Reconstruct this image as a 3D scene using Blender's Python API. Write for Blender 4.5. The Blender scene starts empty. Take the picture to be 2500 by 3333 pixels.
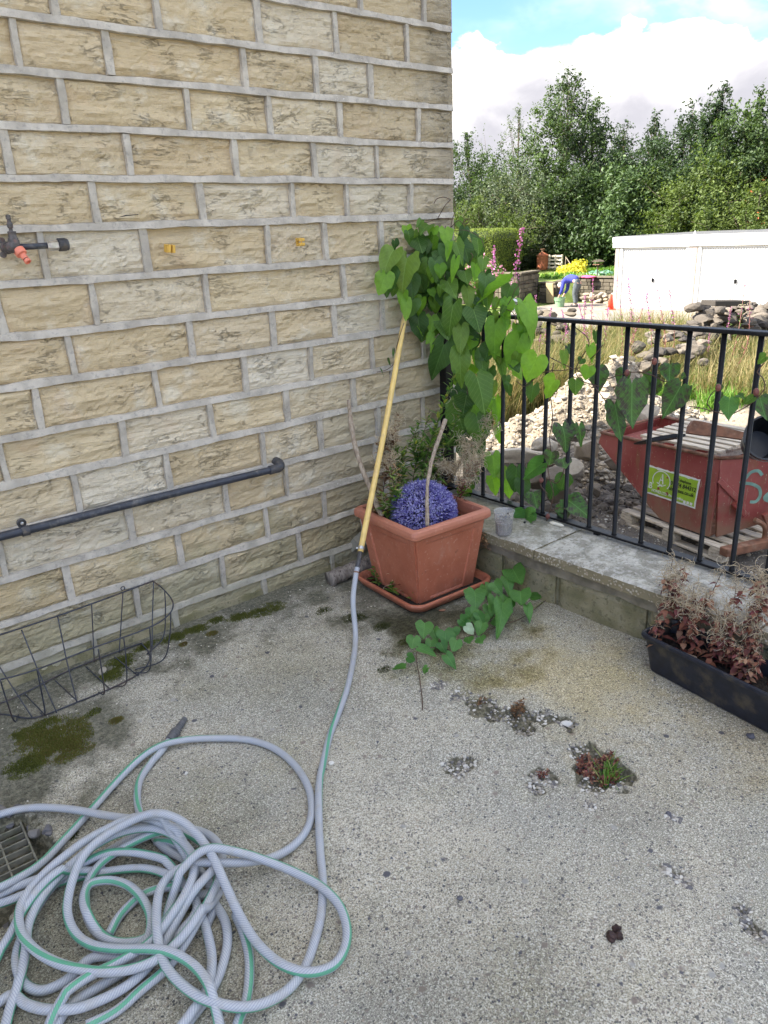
import bpy, math, random, bisect
import numpy as np
from mathutils import Vector, Matrix
random.seed(7); RS = np.random.RandomState(7)
SC = bpy.context.scene
COL = SC.collection
rad = math.radians
# ------------------------------------------------------------------ camera
FPX = 2427.0
YAW, PIT, ROL = rad(51.29), rad(20.35), rad(-2.73)
CF = np.array([math.cos(YAW)*math.cos(PIT), math.sin(YAW)*math.cos(PIT), -math.sin(PIT)])
_r = np.cross(CF, [0, 0, 1]); _r /= np.linalg.norm(_r); _u = np.cross(_r, CF)
CR = math.cos(ROL)*_r + math.sin(ROL)*_u
CU = -math.sin(ROL)*_r + math.cos(ROL)*_u
CC = np.array([-2.616, -2.65, 1.457])
cam = bpy.data.cameras.new('camera'); camo = bpy.data.objects.new('camera', cam); COL.objects.link(camo)
camo.matrix_world = Matrix([[CR[i], CU[i], -CF[i], CC[i]] for i in range(3)] + [[0, 0, 0, 1]])
cam.sensor_fit = 'HORIZONTAL'; cam.sensor_width = 36; cam.lens = FPX/2500*36
cam.clip_start = .05; cam.clip_end = 2000
SC.camera = camo
# ------------------------------------------------------------------ light
SUN_AZ = math.atan2(.53, -.85)      # the sun stands behind the house on the left
SUN_EL = rad(42)
EXPOSURE = 3.05
sd = Vector((math.cos(SUN_EL)*math.cos(SUN_AZ), math.cos(SUN_EL)*math.sin(SUN_AZ), math.sin(SUN_EL)))
sun = bpy.data.lights.new('sun', 'SUN'); sun.energy = 2.0; sun.angle = rad(.6); sun.color = (1, .94, .84)
suno = bpy.data.objects.new('sun', sun); COL.objects.link(suno)
suno.rotation_euler = sd.to_track_quat('Z', 'Y').to_euler()
SC.view_settings.view_transform = 'Standard'; SC.view_settings.look = 'None'
SC.view_settings.exposure = EXPOSURE; SC.view_settings.gamma = 1
SC.view_settings.use_curve_mapping = False
SC.render.engine = 'CYCLES'
SC.cycles.max_bounces = 6; SC.cycles.transparent_max_bounces = 8

# ------------------------------------------------------------------ node helpers
def nd(nt, t, ins=None, **at):
    n = nt.nodes.new(t)
    for k, v in at.items(): setattr(n, k, v)
    for k, v in (ins or {}).items():
        if v is None: continue
        s = n.inputs[k]
        if isinstance(v, bpy.types.NodeSocket): nt.links.new(v, s)
        elif isinstance(v, bpy.types.Node): nt.links.new(v.outputs[0], s)
        else: s.default_value = v if not (isinstance(v, tuple) and len(v) == 3 and s.type == 'RGBA') else (*v, 1)
    return n
def mix(nt, f, a, b, blend='MIX'):
    return nd(nt, 'ShaderNodeMix', {0: f, 6: a, 7: b}, data_type='RGBA', blend_type=blend).outputs[2]
def ma(nt, op, a, b=None, c=None, clamp=False):
    return nd(nt, 'ShaderNodeMath', {0: a, 1: b, 2: c}, operation=op, use_clamp=clamp).outputs[0]
def ss(nt, x, lo, hi):
    return nd(nt, 'ShaderNodeMapRange', {0: x, 1: lo, 2: hi}, interpolation_type='SMOOTHSTEP').outputs[0]
def ramp(nt, f, stops, interp='LINEAR'):
    n = nd(nt, 'ShaderNodeValToRGB', {0: f}); r = n.color_ramp; r.interpolation = interp
    while len(r.elements) < len(stops): r.elements.new(.5)
    for e, (p, c) in zip(r.elements, stops):
        e.position = p; e.color = (*c, 1) if len(c) == 3 else c
    return n.outputs[0]
def noise(nt, vec, scale, detail=4, rough=.5, dist=0, out=0):
    return nd(nt, 'ShaderNodeTexNoise', {'Vector': vec, 'Scale': scale, 'Detail': detail, 'Roughness': rough, 'Distortion': dist}).outputs[out]
def voro(nt, vec, scale, feature='F1', out=0, rnd=1.0):
    return nd(nt, 'ShaderNodeTexVoronoi', {'Vector': vec, 'Scale': scale, 'Randomness': rnd}, feature=feature).outputs[out]
def sep(nt, v): return nd(nt, 'ShaderNodeSeparateXYZ', {0: v}).outputs
def smul(nt, v, s, off=(0, 0, 0)):
    return nd(nt, 'ShaderNodeMapping', {'Vector': v, 'Scale': s, 'Location': off}).outputs[0]
def newmat(name):
    m = bpy.data.materials.new(name); m.use_nodes = True; nt = m.node_tree; nt.nodes.clear()
    return m, nt
def finish(nt, shader): nd(nt, 'ShaderNodeOutputMaterial', {0: shader})
def pbsdf(nt, col, rough=.6, bump=None, bstr=.3, bdist=.002, metal=0, spec=.5, **kw):
    nrm = nd(nt, 'ShaderNodeBump', {'Height': bump, 'Strength': bstr, 'Distance': bdist}).outputs[0] if bump is not None else None
    ins = {'Base Color': col, 'Roughness': rough, 'Normal': nrm, 'Metallic': metal, 'Specular IOR Level': spec}
    ins.update(kw)
    return nd(nt, 'ShaderNodeBsdfPrincipled', ins).outputs[0]
def pos(nt): return nd(nt, 'ShaderNodeNewGeometry').outputs['Position']
def objc(nt): return nd(nt, 'ShaderNodeTexCoord').outputs['Object']

# ------------------------------------------------------------------ world: sky with cumulus
W = bpy.data.worlds.new('World'); SC.world = W; W.use_nodes = True
nt = W.node_tree; nt.nodes.clear()
sky = nd(nt, 'ShaderNodeTexSky', sky_type='NISHITA', sun_disc=False, sun_elevation=SUN_EL, sun_rotation=math.pi/2 - SUN_AZ, air_density=1.0, dust_density=.6, ozone_density=1.2)
D = nd(nt, 'ShaderNodeTexCoord').outputs['Generated']
dx, dy, dz = sep(nt, D)
skyc = mix(nt, 1.0, nd(nt, 'ShaderNodeHueSaturation', {'Saturation': 1.2, 'Color': sky.outputs[0]}).outputs[0], (.74, .74, .84, 1), 'MULTIPLY')
st = smul(nt, D, (1, 1, 1.7))
n1 = noise(nt, st, 13.0, 8, .5, .1)
n2 = noise(nt, smul(nt, D, (1, 1, 1.5), (3.1, .4, 1.7)), 3.2, 6, .5, .1)
n3 = noise(nt, smul(nt, D, (1, 1, 1.6), (.7, 5, 2)), 9., 7, .55, .25)
edge = ma(nt, 'ADD', ma(nt, 'MULTIPLY', ma(nt, 'SUBTRACT', n1, .5), .11), .196)      # ragged top of the bank
bank = ss(nt, ma(nt, 'SUBTRACT', edge, dz), -.002, .008)
high = ss(nt, n2, .50, .64)
high = ma(nt, 'MULTIPLY', high, ss(nt, dz, .27, .38))
wisp = ma(nt, 'MULTIPLY', ss(nt, noise(nt, smul(nt, D, (1, 1, 3), (8, 2, 2)), 4., 5, .5), .5, .75), .16)
mask = ma(nt, 'MAXIMUM', ma(nt, 'MAXIMUM', bank, high), wisp)
depth_in = ma(nt, 'SUBTRACT', .20, dz)
shade = ss(nt, ma(nt, 'ADD', depth_in, ma(nt, 'MULTIPLY', ma(nt, 'SUBTRACT', n3, .5), .42)), -.05, .125)
cl = ramp(nt, shade, [(0, (3.5, 3.36, 2.95)), (.32, (1.35, 1.30, 1.22)), (.62, (.74, .72, .755)), (1, (.56, .55, .60))])
bgs = nd(nt, 'ShaderNodeBackground', {0: skyc, 1: .05})
bgc = nd(nt, 'ShaderNodeBackground', {0: cl, 1: .17})
mx = nd(nt, 'ShaderNodeMixShader', {0: mask, 1: bgs.outputs[0], 2: bgc.outputs[0]})
nd(nt, 'ShaderNodeOutputWorld', {0: mx.outputs[0]})

# ------------------------------------------------------------------ placing helpers: photograph pixel + a known plane of the place -> point
def ray(x, y): return CF*FPX + CR*(x-1250) - CU*(y-1666.5)
def gz(x, y, z=0.): d = ray(x, y); return CC + d*(z-CC[2])/d[2]
def gx(x, y, X): d = ray(x, y); return CC + d*(X-CC[0])/d[0]
def gy(x, y, Y=0.): d = ray(x, y); return CC + d*(Y-CC[1])/d[1]
def mpp(p): return float(np.dot(np.asarray(p)-CC, CF))/FPX       # metres per photograph pixel at a point

# ------------------------------------------------------------------ numpy noise
def _h(i, j, k, s):
    n = (i.astype(np.int64)*374761393 + j.astype(np.int64)*668265263 + k.astype(np.int64)*2147483647 + s*1274126177) & 0xffffffff
    n = ((n ^ (n >> 13))*1274126177) & 0xffffffff
    n = ((n ^ (n >> 15))*2246822519) & 0xffffffff
    return ((n ^ (n >> 16)) & 0xffff)/32767.5 - 1
def vn(P, seed=0):
    P = np.asarray(P, float); f = np.floor(P); t = P-f; t = t*t*(3-2*t); i, j, k = f[..., 0].astype(int), f[..., 1].astype(int), f[..., 2].astype(int)
    r = 0
    for a in (0, 1):
        for b in (0, 1):
            for c in (0, 1):
                w = (t[..., 0] if a else 1-t[..., 0])*(t[..., 1] if b else 1-t[..., 1])*(t[..., 2] if c else 1-t[..., 2])
                r = r + w*_h(i+a, j+b, k+c, seed)
    return r
def fbm(P, seed=0, oct=4, gain=.5):
    r = 0; a = 1; P = np.asarray(P, float)
    for o in range(oct): r = r + a*vn(P*2**o, seed+o*17); a *= gain
    return r

class Grid:
    """quick bilinear look-up of a height field"""
    def __init__(s, xs, ys, Z): s.x = list(map(float, xs)); s.y = list(map(float, ys)); s.Z = Z.tolist()
    def __call__(s, x, y):
        i = min(max(bisect.bisect(s.x, x)-1, 0), len(s.x)-2); j = min(max(bisect.bisect(s.y, y)-1, 0), len(s.y)-2)
        u = (x-s.x[i])/(s.x[i+1]-s.x[i]); v = (y-s.y[j])/(s.y[j+1]-s.y[j])
        return (s.Z[i][j]*(1-u)+s.Z[i+1][j]*u)*(1-v)+(s.Z[i][j+1]*(1-u)+s.Z[i+1][j+1]*u)*v
# ------------------------------------------------------------------ mesh helpers
class MB:
    """collects vertices and faces of one object"""
    def __init__(s): s.V = []; s.F = []; s.n = 0; s.T = []; s.UV = []
    def add(s, V, F, t=0., uv=None):
        V = np.asarray(V, float).reshape(-1, 3)
        F = np.asarray(F) if not isinstance(F, list) else F
        if isinstance(F, list):
            by = {}
            for f in F: by.setdefault(len(f), []).append(f)
            for k, l in by.items(): s.F.append(np.asarray(l, int)+s.n)
        else: s.F.append(F.astype(int)+s.n)
        s.V.append(V); s.n += len(V)
        s.T.append(np.full(len(V), t) if np.isscalar(t) else np.asarray(t, float))
        s.UV.append(np.zeros((len(V), 2)) if uv is None else np.asarray(uv, float))
        return s
    def build(s, name, mat=None, parent=None, smooth=False, me_only=False, **tags):
        me = bpy.data.meshes.new(name)
        V = np.concatenate(s.V); me.vertices.add(len(V)); me.vertices.foreach_set('co', V.ravel())
        vi = np.concatenate([f.ravel() for f in s.F]); cnt = np.concatenate([np.full(len(f), f.shape[1]) for f in s.F])
        me.loops.add(len(vi)); me.loops.foreach_set('vertex_index', vi)
        me.polygons.add(len(cnt)); st_ = np.concatenate([[0], np.cumsum(cnt)[:-1]])
        me.polygons.foreach_set('loop_start', st_)
        me.polygons.foreach_set('use_smooth', np.full(len(cnt), smooth))
        a = me.attributes.new('t', 'FLOAT', 'POINT'); a.data.foreach_set('value', np.concatenate(s.T))
        uv = me.uv_layers.new(name='uv'); UV = np.concatenate(s.UV); uv.data.foreach_set('uv', UV[vi].ravel())
        me.update(calc_edges=True); me.validate()
        if mat: me.materials.append(mat)
        if me_only: return me
        return link(name, me, parent, **tags)
def link(name, me, parent=None, **tags):
    o = bpy.data.objects.new(name, me); COL.objects.link(o)
    if parent is not None: o.parent = parent
    for k, v in tags.items(): o[k] = v
    return o
def thing(name, label, cat, loc=(0, 0, 0), group=None):
    o = bpy.data.objects.new(name, None); COL.objects.link(o); o.location = [float(v) for v in loc]
    o.empty_display_size = .05; o['label'] = label; o['category'] = cat
    if group: o['group'] = group
    return o
def keep(t):
    """children were modelled in world coordinates: cancel the parent's place"""
    for c in t.children:
        if not c.get('_k'): c.matrix_parent_inverse = Matrix.Translation(-t.location)
def tag(o, label, cat, group=None):
    o['label'] = label; o['category'] = cat
    if group: o['group'] = group
    return o
BOXF = [(0, 3, 2, 1), (4, 5, 6, 7), (0, 1, 5, 4), (1, 2, 6, 5), (2, 3, 7, 6), (3, 0, 4, 7)]
def box(a, b):
    (x0, y0, z0), (x1, y1, z1) = a, b
    return np.array([(x0, y0, z0), (x1, y0, z0), (x1, y1, z0), (x0, y1, z0), (x0, y0, z1), (x1, y0, z1), (x1, y1, z1), (x0, y1, z1)], float), BOXF
def bbox(a, b, bev=.004):
    """box with chamfered edges"""
    a = np.array(a, float); b = np.array(b, float); c = (a+b)/2; h = (b-a)/2; bev = min(bev, *(h*.49))
    V = []; idx = {}
    for sx in (-1, 1):
        for sy in (-1, 1):
            for sz in (-1, 1):
                s_ = np.array([sx, sy, sz])
                for ax in range(3):
                    v = h - bev; v = v.copy(); v[ax] = h[ax]
                    idx[(sx, sy, sz, ax)] = len(V); V.append(c+s_*v)
    F = []
    for ax in range(3):
        o1, o2 = [(1, 2), (2, 0), (0, 1)][ax]
        for s_ in (-1, 1):
            q = []
            for (p, r) in ((-1, -1), (1, -1), (1, 1), (-1, 1)):
                k = [0, 0, 0]; k[ax] = s_; k[o1] = p; k[o2] = r; q.append(idx[(*k, ax)])
            F.append(tuple(q if s_ > 0 else q[::-1]))
    for ax in range(3):       # edges parallel to ax
        o1, o2 = [(1, 2), (2, 0), (0, 1)][ax]
        for p in (-1, 1):
            for r in (-1, 1):
                k0 = [0, 0, 0]; k0[ax] = -1; k0[o1] = p; k0[o2] = r; k1 = list(k0); k1[ax] = 1
                q = (idx[(*k0, o1)], idx[(*k1, o1)], idx[(*k1, o2)], idx[(*k0, o2)])
                F.append(q if p*r < 0 else q[::-1])
    for sx in (-1, 1):
        for sy in (-1, 1):
            for sz in (-1, 1):
                q = tuple(idx[(sx, sy, sz, ax)] for ax in range(3)); F.append(q if sx*sy*sz > 0 else q[::-1])
    return np.array(V), F
def obox(c, ax, ay, az, hx, hy, hz, bev=0):
    """box with centre c, unit axes and half sizes"""
    V, F = (bbox((-hx, -hy, -hz), (hx, hy, hz), bev) if bev else box((-hx, -hy, -hz), (hx, hy, hz)))
    M = np.array([ax, ay, az], float)
    return V@M+np.asarray(c, float), F
def resample(P, step):
    P = np.asarray(P, float); n = len(P); out = []
    Q = np.vstack([2*P[0]-P[1], P, 2*P[-1]-P[-2]])
    for i in range(n-1):
        p0, p1, p2, p3 = Q[i], Q[i+1], Q[i+2], Q[i+3]
        k = max(1, int(np.linalg.norm(p2[:3]-p1[:3])/step))
        t = np.linspace(0, 1, k, endpoint=False)[:, None]
        out.append(.5*((2*p1)+(p2-p0)*t+(2*p0-5*p1+4*p2-p3)*t**2+(3*p1-p0-3*p2+p3)*t**3))
    out.append(P[-1:]); return np.vstack(out)
def tube(P, r, n=8, cap=True, twist=0.):
    P = np.asarray(P, float); m = len(P); r = np.full(m, r) if np.isscalar(r) else np.asarray(r, float)
    T = np.gradient(P, axis=0); T /= np.linalg.norm(T, axis=1)[:, None]+1e-12
    a = np.cross(T[0], [0, 0, 1.]); 
    if np.linalg.norm(a) < .1: a = np.cross(T[0], [1., 0, 0])
    a /= np.linalg.norm(a); A = [a]
    for i in range(1, m):
        b = A[-1]-T[i]*np.dot(A[-1], T[i]); A.append(b/(np.linalg.norm(b)+1e-12))
    A = np.array(A); B = np.cross(T, A)
    L = np.concatenate([[0], np.cumsum(np.linalg.norm(np.diff(P, axis=0), axis=1))])
    k = n+1 if twist is not None and cap == 'uv' else n
    th = np.arange(k)/n*2*math.pi
    V = P[:, None]+r[:, None, None]*(np.cos(th)[None, :, None]*A[:, None]+np.sin(th)[None, :, None]*B[:, None])
    uv = np.stack(np.broadcast_arrays(np.arange(k)[None]/n, L[:, None]), -1).reshape(-1, 2)
    i = np.arange(m-1)[:, None]*k; j = np.arange(n)[None]
    j2 = (j+1) if k == n+1 else (j+1) % n
    F = np.stack([i+j, i+j2, i+k+j2, i+k+j], -1).reshape(-1, 4)
    V = V.reshape(-1, 3)
    if cap: 
        Fl = [tuple(f) for f in F]
        Fl.append(tuple(range(n))[::-1]); Fl.append(tuple((m-1)*k+q for q in range(n))); return V, Fl, uv
    return V, F, uv
def at_(mb, P, r, n=8, t=0., cap=True):
    V, F, uv = tube(P, r, n, cap); mb.add(V, F, t, uv); return mb
def lathe(prof, n=16, c=(0, 0, 0), ax=(0, 0, 1)):
    """profile (r, h) turned about the axis ax through c"""
    ax = Vector(ax).normalized(); q = Vector((0, 0, 1)).rotation_difference(ax).to_matrix(); q = np.array(q)
    th = np.arange(n)/n*2*math.pi; V = []
    for r, h in prof: V += [(r*math.cos(a), r*math.sin(a), h) for a in th]
    F = []
    for i in range(len(prof)-1):
        for j in range(n): F.append((i*n+j, i*n+(j+1) % n, (i+1)*n+(j+1) % n, (i+1)*n+j))
    F.append(tuple(range(n))[::-1]); F.append(tuple((len(prof)-1)*n+j for j in range(n)))
    return np.array(V)@q.T+np.array(c), F
_ico = {}
def ico(sub):
    if sub not in _ico:
        import bmesh
        b = bmesh.new(); bmesh.ops.create_icosphere(b, subdivisions=sub, radius=1)
        _ico[sub] = (np.array([v.co[:] for v in b.verts]), np.array([[v.index for v in f.verts] for f in b.faces])); b.free()
    return _ico[sub]
_rp = {}
def rock(c, s, sub=2, seed=0, rough=.35, cut=5):
    if sub <= 2:        # small stones come out of a pool of shapes
        k = (sub, seed % 36, rough, cut)
        if k not in _rp: _rp[k] = _rock((0, 0, 0), 1, sub, seed % 36, rough, cut)
        V, F = _rp[k]; a = (seed*2.399) % 6.28; ca, sa = math.cos(a), math.sin(a)
        V = (V*(np.array(s, float)*np.ones(3)))@np.array([[ca, sa, 0], [-sa, ca, 0], [0, 0, 1]])
        return V+np.asarray(c, float), F
    return _rock(c, s, sub, seed, rough, cut)
def _rock(c, s, sub=2, seed=0, rough=.35, cut=5):
    """angular stone: sphere cut by random planes"""
    R = np.random.RandomState(seed); V, F = ico(sub); V = V.copy()
    for k in range(cut):
        d = R.normal(size=3); d /= np.linalg.norm(d); h = R.uniform(.45, .8); x = V@d; m = x > h
        V[m] -= np.outer((x[m]-h)*.92, d)
    V *= (1+rough*.35*vn(V*2.2+seed*3.1, seed))[:, None]
    A = R.normal(size=(3, 3)); q, _ = np.linalg.qr(A)
    s = np.array(s, float)*np.ones(3)
    a = R.uniform(0, 6.28); Rz = np.array([[math.cos(a), -math.sin(a), 0], [math.sin(a), math.cos(a), 0], [0, 0, 1]])
    return (V@q*s)@Rz.T+np.asarray(c, float), F
# ------------------------------------------------------------------ materials
M = {}
def reg(k, m): M[k] = m; return m
def m_plain(k, col, rough=.6, var=.25, vs=30, bs=.2, metal=0, spec=.5, dirt=None, ds=8, bd=.001):
    m, nt = newmat(k); p = pos(nt)
    n = noise(nt, p, vs, 5)
    c = mix(nt, ma(nt, 'MULTIPLY', ss(nt, n, .3, .7), 1.), tuple(x*(1-var) for x in col), tuple(min(1, x*(1+var*.6)) for x in col))
    if dirt:
        c = mix(nt, ma(nt, 'MULTIPLY', ss(nt, noise(nt, p, ds, 6, .6), .5, .72), .8), c, dirt)
    finish(nt, pbsdf(nt, c, rough, noise(nt, p, vs*3, 4), bs, bd, metal, spec)); return reg(k, m)

def m_stone():
    m, nt = newmat('buff_sandstone'); p = pos(nt); P = sep(nt, p)
    rnd = nd(nt, 'ShaderNodeObjectInfo').outputs['Random']
    off = nd(nt, 'ShaderNodeVectorMath', {0: p, 1: nd(nt, 'ShaderNodeCombineXYZ', {0: ma(nt, 'MULTIPLY', rnd, 7.), 1: 0., 2: ma(nt, 'MULTIPLY', rnd, 13.)}).outputs[0]}).outputs[0]
    base = ramp(nt, rnd, [(0, (.62, .49, .30)), (.2, (.69, .57, .37)), (.4, (.64, .51, .32)), (.55, (.72, .62, .44)), (.68, (.60, .47, .28)), (.82, (.74, .67, .53)), (1, (.66, .54, .35))])
    lay = noise(nt, smul(nt, off, (7, 7, 46)), 1.0, 7, .62, .5)
    lay2 = noise(nt, smul(nt, off, (22, 22, 150)), 1.0, 5, .6, .4)
    c = mix(nt, ss(nt, lay, .38, .62), mix(nt, .17, base, (.44, .31, .16, 1)), base)
    c = mix(nt, ma(nt, 'MULTIPLY', ss(nt, lay2, .5, .7), .15), c, (.40, .32, .20, 1))
    c = mix(nt, ma(nt, 'MULTIPLY', ss(nt, noise(nt, off, 7, 6, .62), .52, .68), .7), c, (.76, .70, .56, 1))
    c = mix(nt, ma(nt, 'MULTIPLY', ss(nt, noise(nt, off, 6, 4), .56, .74), .35), c, (.60, .42, .27, 1))
    # algae towards the ground, soot at the corner edge, then painted shade around it
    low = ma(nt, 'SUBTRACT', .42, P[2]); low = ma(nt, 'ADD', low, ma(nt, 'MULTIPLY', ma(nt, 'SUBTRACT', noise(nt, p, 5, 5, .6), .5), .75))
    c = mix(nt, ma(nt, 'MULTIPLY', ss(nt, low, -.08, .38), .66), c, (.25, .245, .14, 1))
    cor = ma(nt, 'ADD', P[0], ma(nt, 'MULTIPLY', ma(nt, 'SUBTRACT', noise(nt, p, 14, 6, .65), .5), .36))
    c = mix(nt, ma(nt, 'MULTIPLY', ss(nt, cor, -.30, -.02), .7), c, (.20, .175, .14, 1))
    c = mix(nt, ma(nt, 'MULTIPLY', ss(nt, P[0], -1.2, -.2), .34), c, (.40, .35, .25, 1))  # wall's fall-off in light towards the corner, painted into the stone colour
    dd = ma(nt, 'MULTIPLY', ss(nt, ma(nt, 'ADD', P[0], ma(nt, 'MULTIPLY', noise(nt, p, 6, 5), .4)), -.95, -.35), ss(nt, ma(nt, 'ADD', P[2], ma(nt, 'MULTIPLY', noise(nt, p, 5, 5), .5)), 1.15, .5)); c = mix(nt, ma(nt, 'MULTIPLY', dd, .5), c, (.19, .175, .11, 1))  # soot and algae low by the planter, with the corner's shade painted in
    gr = noise(nt, p, 420, 3, .7)
    c = mix(nt, ma(nt, 'MULTIPLY', ss(nt, gr, .45, .75), .4), c, mix(nt, .5, c, (.85, .78, .6, 1)))
    rn = noise(nt, smul(nt, off, (8, 8, 30)), 1.0, 7, .68, .6)
    crk = ma(nt, 'MULTIPLY', ss(nt, ma(nt, 'ABSOLUTE', ma(nt, 'SUBTRACT', rn, .5)), .014, .002), ss(nt, noise(nt, off, 8, 3), .50, .62))
    c = mix(nt, ma(nt, 'MULTIPLY', crk, .12), c, (.17, .12, .07, 1))
    kind_ = ma(nt, 'FRACT', ma(nt, 'MULTIPLY', rnd, 17.3))
    pitn = noise(nt, off, 38, 6, .62, .8)
    lay = nd(nt, 'ShaderNodeMix', {0: ss(nt, kind_, .35, .75), 2: lay, 3: pitn}).outputs[0]
    c = mix(nt, ma(nt, 'MULTIPLY', ma(nt, 'MULTIPLY', ss(nt, pitn, .42, .30), ss(nt, kind_, .3, .7)), .25), c, (.38, .28, .16, 1))
    fine = noise(nt, smul(nt, off, (12, 12, 95)), 1.0, 8, .7, .3)
    h = ma(nt, 'ADD', ma(nt, 'ADD', ma(nt, 'MULTIPLY', lay, 1.5), ma(nt, 'MULTIPLY', fine, 1.5)), ma(nt, 'ADD', ma(nt, 'MULTIPLY', lay2, .5), ma(nt, 'MULTIPLY', noise(nt, off, 60, 6, .65), .7)))
    h = ma(nt, 'SUBTRACT', h, ma(nt, 'MULTIPLY', crk, .8))
    finish(nt, pbsdf(nt, c, .92, h, 1.0, .0055, spec=.2)); return reg('stone', m)
def m_mortar():
    m, nt = newmat('grey_mortar'); p = pos(nt); P = sep(nt, p)
    c = mix(nt, ss(nt, noise(nt, p, 11, 6, .6), .35, .65), (.40, .365, .31, 1), (.575, .53, .455, 1))
    c = mix(nt, ma(nt, 'MULTIPLY', ss(nt, noise(nt, p, 55, 6, .7), .52, .66), .6), c, (.27, .25, .225, 1))
    wx = ss(nt, P[0], -1.5, -.2)
    sp = ma(nt, 'MULTIPLY', ss(nt, noise(nt, p, 150, 3, .6), .66, .70), ma(nt, 'ADD', .15, wx))
    c = mix(nt, sp, c, (.85, .85, .8, 1))
    low = ma(nt, 'ADD', ma(nt, 'SUBTRACT', .25, P[2]), ma(nt, 'MULTIPLY', ma(nt, 'SUBTRACT', noise(nt, p, 7, 4), .5), .5))
    c = mix(nt, ma(nt, 'MULTIPLY', ss(nt, low, 0, .3), .45), c, (.26, .26, .17, 1))
    finish(nt, pbsdf(nt, c, .9, ma(nt, 'ADD', noise(nt, p, 90, 6, .7), ma(nt, 'MULTIPLY', noise(nt, p, 22, 4), 1.2)), .7, .003, spec=.2)); return reg('mortar', m)
def m_concrete():
    m, nt = newmat('patio_concrete'); p = pos(nt); P = sep(nt, p)
    big = noise(nt, p, 1.6, 5, .55); med = noise(nt, p, 9, 6, .6)
    c = mix(nt, ss(nt, big, .35, .65), (.385, .375, .32, 1), (.60, .55, .435, 1))
    # warm lichen film towards the parapet, grey-green by the wall
    warm = ss(nt, ma(nt, 'ADD', P[0], ma(nt, 'MULTIPLY', ma(nt, 'SUBTRACT', med, .5), .6)), -1.35, -.55)
    c = mix(nt, ma(nt, 'MULTIPLY', warm, .6), c, (.51, .47, .335, 1))
    c = mix(nt, ma(nt, 'MULTIPLY', ss(nt, noise(nt, smul(nt, p, (1, 1, 1), (4, 4, 0)), 3.2, 5, .6), .5, .72), .5), c, (.40, .375, .24, 1))
    c = mix(nt, ma(nt, 'MULTIPLY', ss(nt, med, .5, .68), .42), c, (.34, .325, .26, 1))
    c = mix(nt, ma(nt, 'MULTIPLY', ss(nt, noise(nt, smul(nt, p, (1, 1, 1), (7, 1, 0)), .9, 4, .6, .6), .50, .66), .5), c, (.22, .215, .175, 1))
    # sand grain
    sand = noise(nt, p, 330, 3, .75); c = mix(nt, ss(nt, sand, .56, .40), c, mix(nt, .80, c, (.12, .11, .085, 1)))
    c = mix(nt, ma(nt, 'MULTIPLY', ss(nt, noise(nt, smul(nt, p, (1, 1, 1), (9, 2, 0)), 260, 2, .6), .53, .64), .75), c, (.82, .79, .68, 1))
    vec = nd(nt, 'ShaderNodeVectorMath', {0: p, 1: nd(nt, 'ShaderNodeVectorMath', {0: noise(nt, p, 70, 2, .5, 0, 1), 1: (.011, .011, .0)}, operation='MULTIPLY').outputs[0]}).outputs[0]
    def chips(scale, keep_, col_stops, size, c):
        v = nd(nt, 'ShaderNodeTexVoronoi', {'Vector': vec, 'Scale': scale}, feature='F1', voronoi_dimensions='2D')
        cc = sep(nt, v.outputs['Color'])
        msk = ma(nt, 'MULTIPLY', ma(nt, 'GREATER_THAN', cc[0], keep_), ss(nt, v.outputs['Distance'], ma(nt, 'ADD', size, .10), ma(nt, 'MULTIPLY', cc[1], size)))
        return mix(nt, msk, c, ramp(nt, cc[2], col_stops, 'CONSTANT')), msk
    st = [(0, (.10, .10, .105)), (.14, (.25, .23, .20)), (.5, (.62, .60, .52)), (.7, (.17, .16, .15)), (.85, (.38, .32, .25))]
    c, m1 = chips(170, .62, st, .40, c)
    c, m2 = chips(80, .86, [(0, (.13, .125, .12)), (.15, (.25, .22, .19)), (.6, (.42, .40, .35)), (.88, (.12, .12, .14))], .28, c)
    c, m3 = chips(30, .965, [(0, (.11, .11, .125)), (.3, (.26, .22, .185)), (.7, (.36, .35, .32))], .22, c)
    pit = ss(nt, noise(nt, smul(nt, p, (1, 1, 1), (3, 3, 3)), 150, 2, .5), .335, .29)
    c = mix(nt, ma(nt, 'MULTIPLY', pit, .7), c, (.10, .095, .075, 1))
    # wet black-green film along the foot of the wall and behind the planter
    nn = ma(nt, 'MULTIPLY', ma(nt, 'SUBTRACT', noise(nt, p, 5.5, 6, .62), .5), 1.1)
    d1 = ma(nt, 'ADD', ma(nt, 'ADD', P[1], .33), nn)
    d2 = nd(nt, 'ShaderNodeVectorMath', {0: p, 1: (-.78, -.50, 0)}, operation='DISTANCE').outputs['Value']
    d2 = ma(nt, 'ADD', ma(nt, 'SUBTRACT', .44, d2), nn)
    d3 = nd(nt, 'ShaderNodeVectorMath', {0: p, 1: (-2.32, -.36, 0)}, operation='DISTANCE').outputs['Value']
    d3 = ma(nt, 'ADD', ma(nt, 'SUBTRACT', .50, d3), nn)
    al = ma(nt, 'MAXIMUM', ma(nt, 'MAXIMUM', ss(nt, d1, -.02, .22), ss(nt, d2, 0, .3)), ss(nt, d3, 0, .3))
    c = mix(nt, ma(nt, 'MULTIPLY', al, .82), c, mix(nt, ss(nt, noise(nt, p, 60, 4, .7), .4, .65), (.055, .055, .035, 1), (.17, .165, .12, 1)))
    def patch(cx_, cy_, r_, w_, col, st_, c):
        d_ = nd(nt, 'ShaderNodeVectorMath', {0: p, 1: (cx_, cy_, 0)}, operation='DISTANCE').outputs['Value']
        d_ = ma(nt, 'ADD', ma(nt, 'SUBTRACT', r_, d_), ma(nt, 'MULTIPLY', nn, .9)); return mix(nt, ma(nt, 'MULTIPLY', ss(nt, d_, 0, w_), st_), c, col, 'MULTIPLY')
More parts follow.
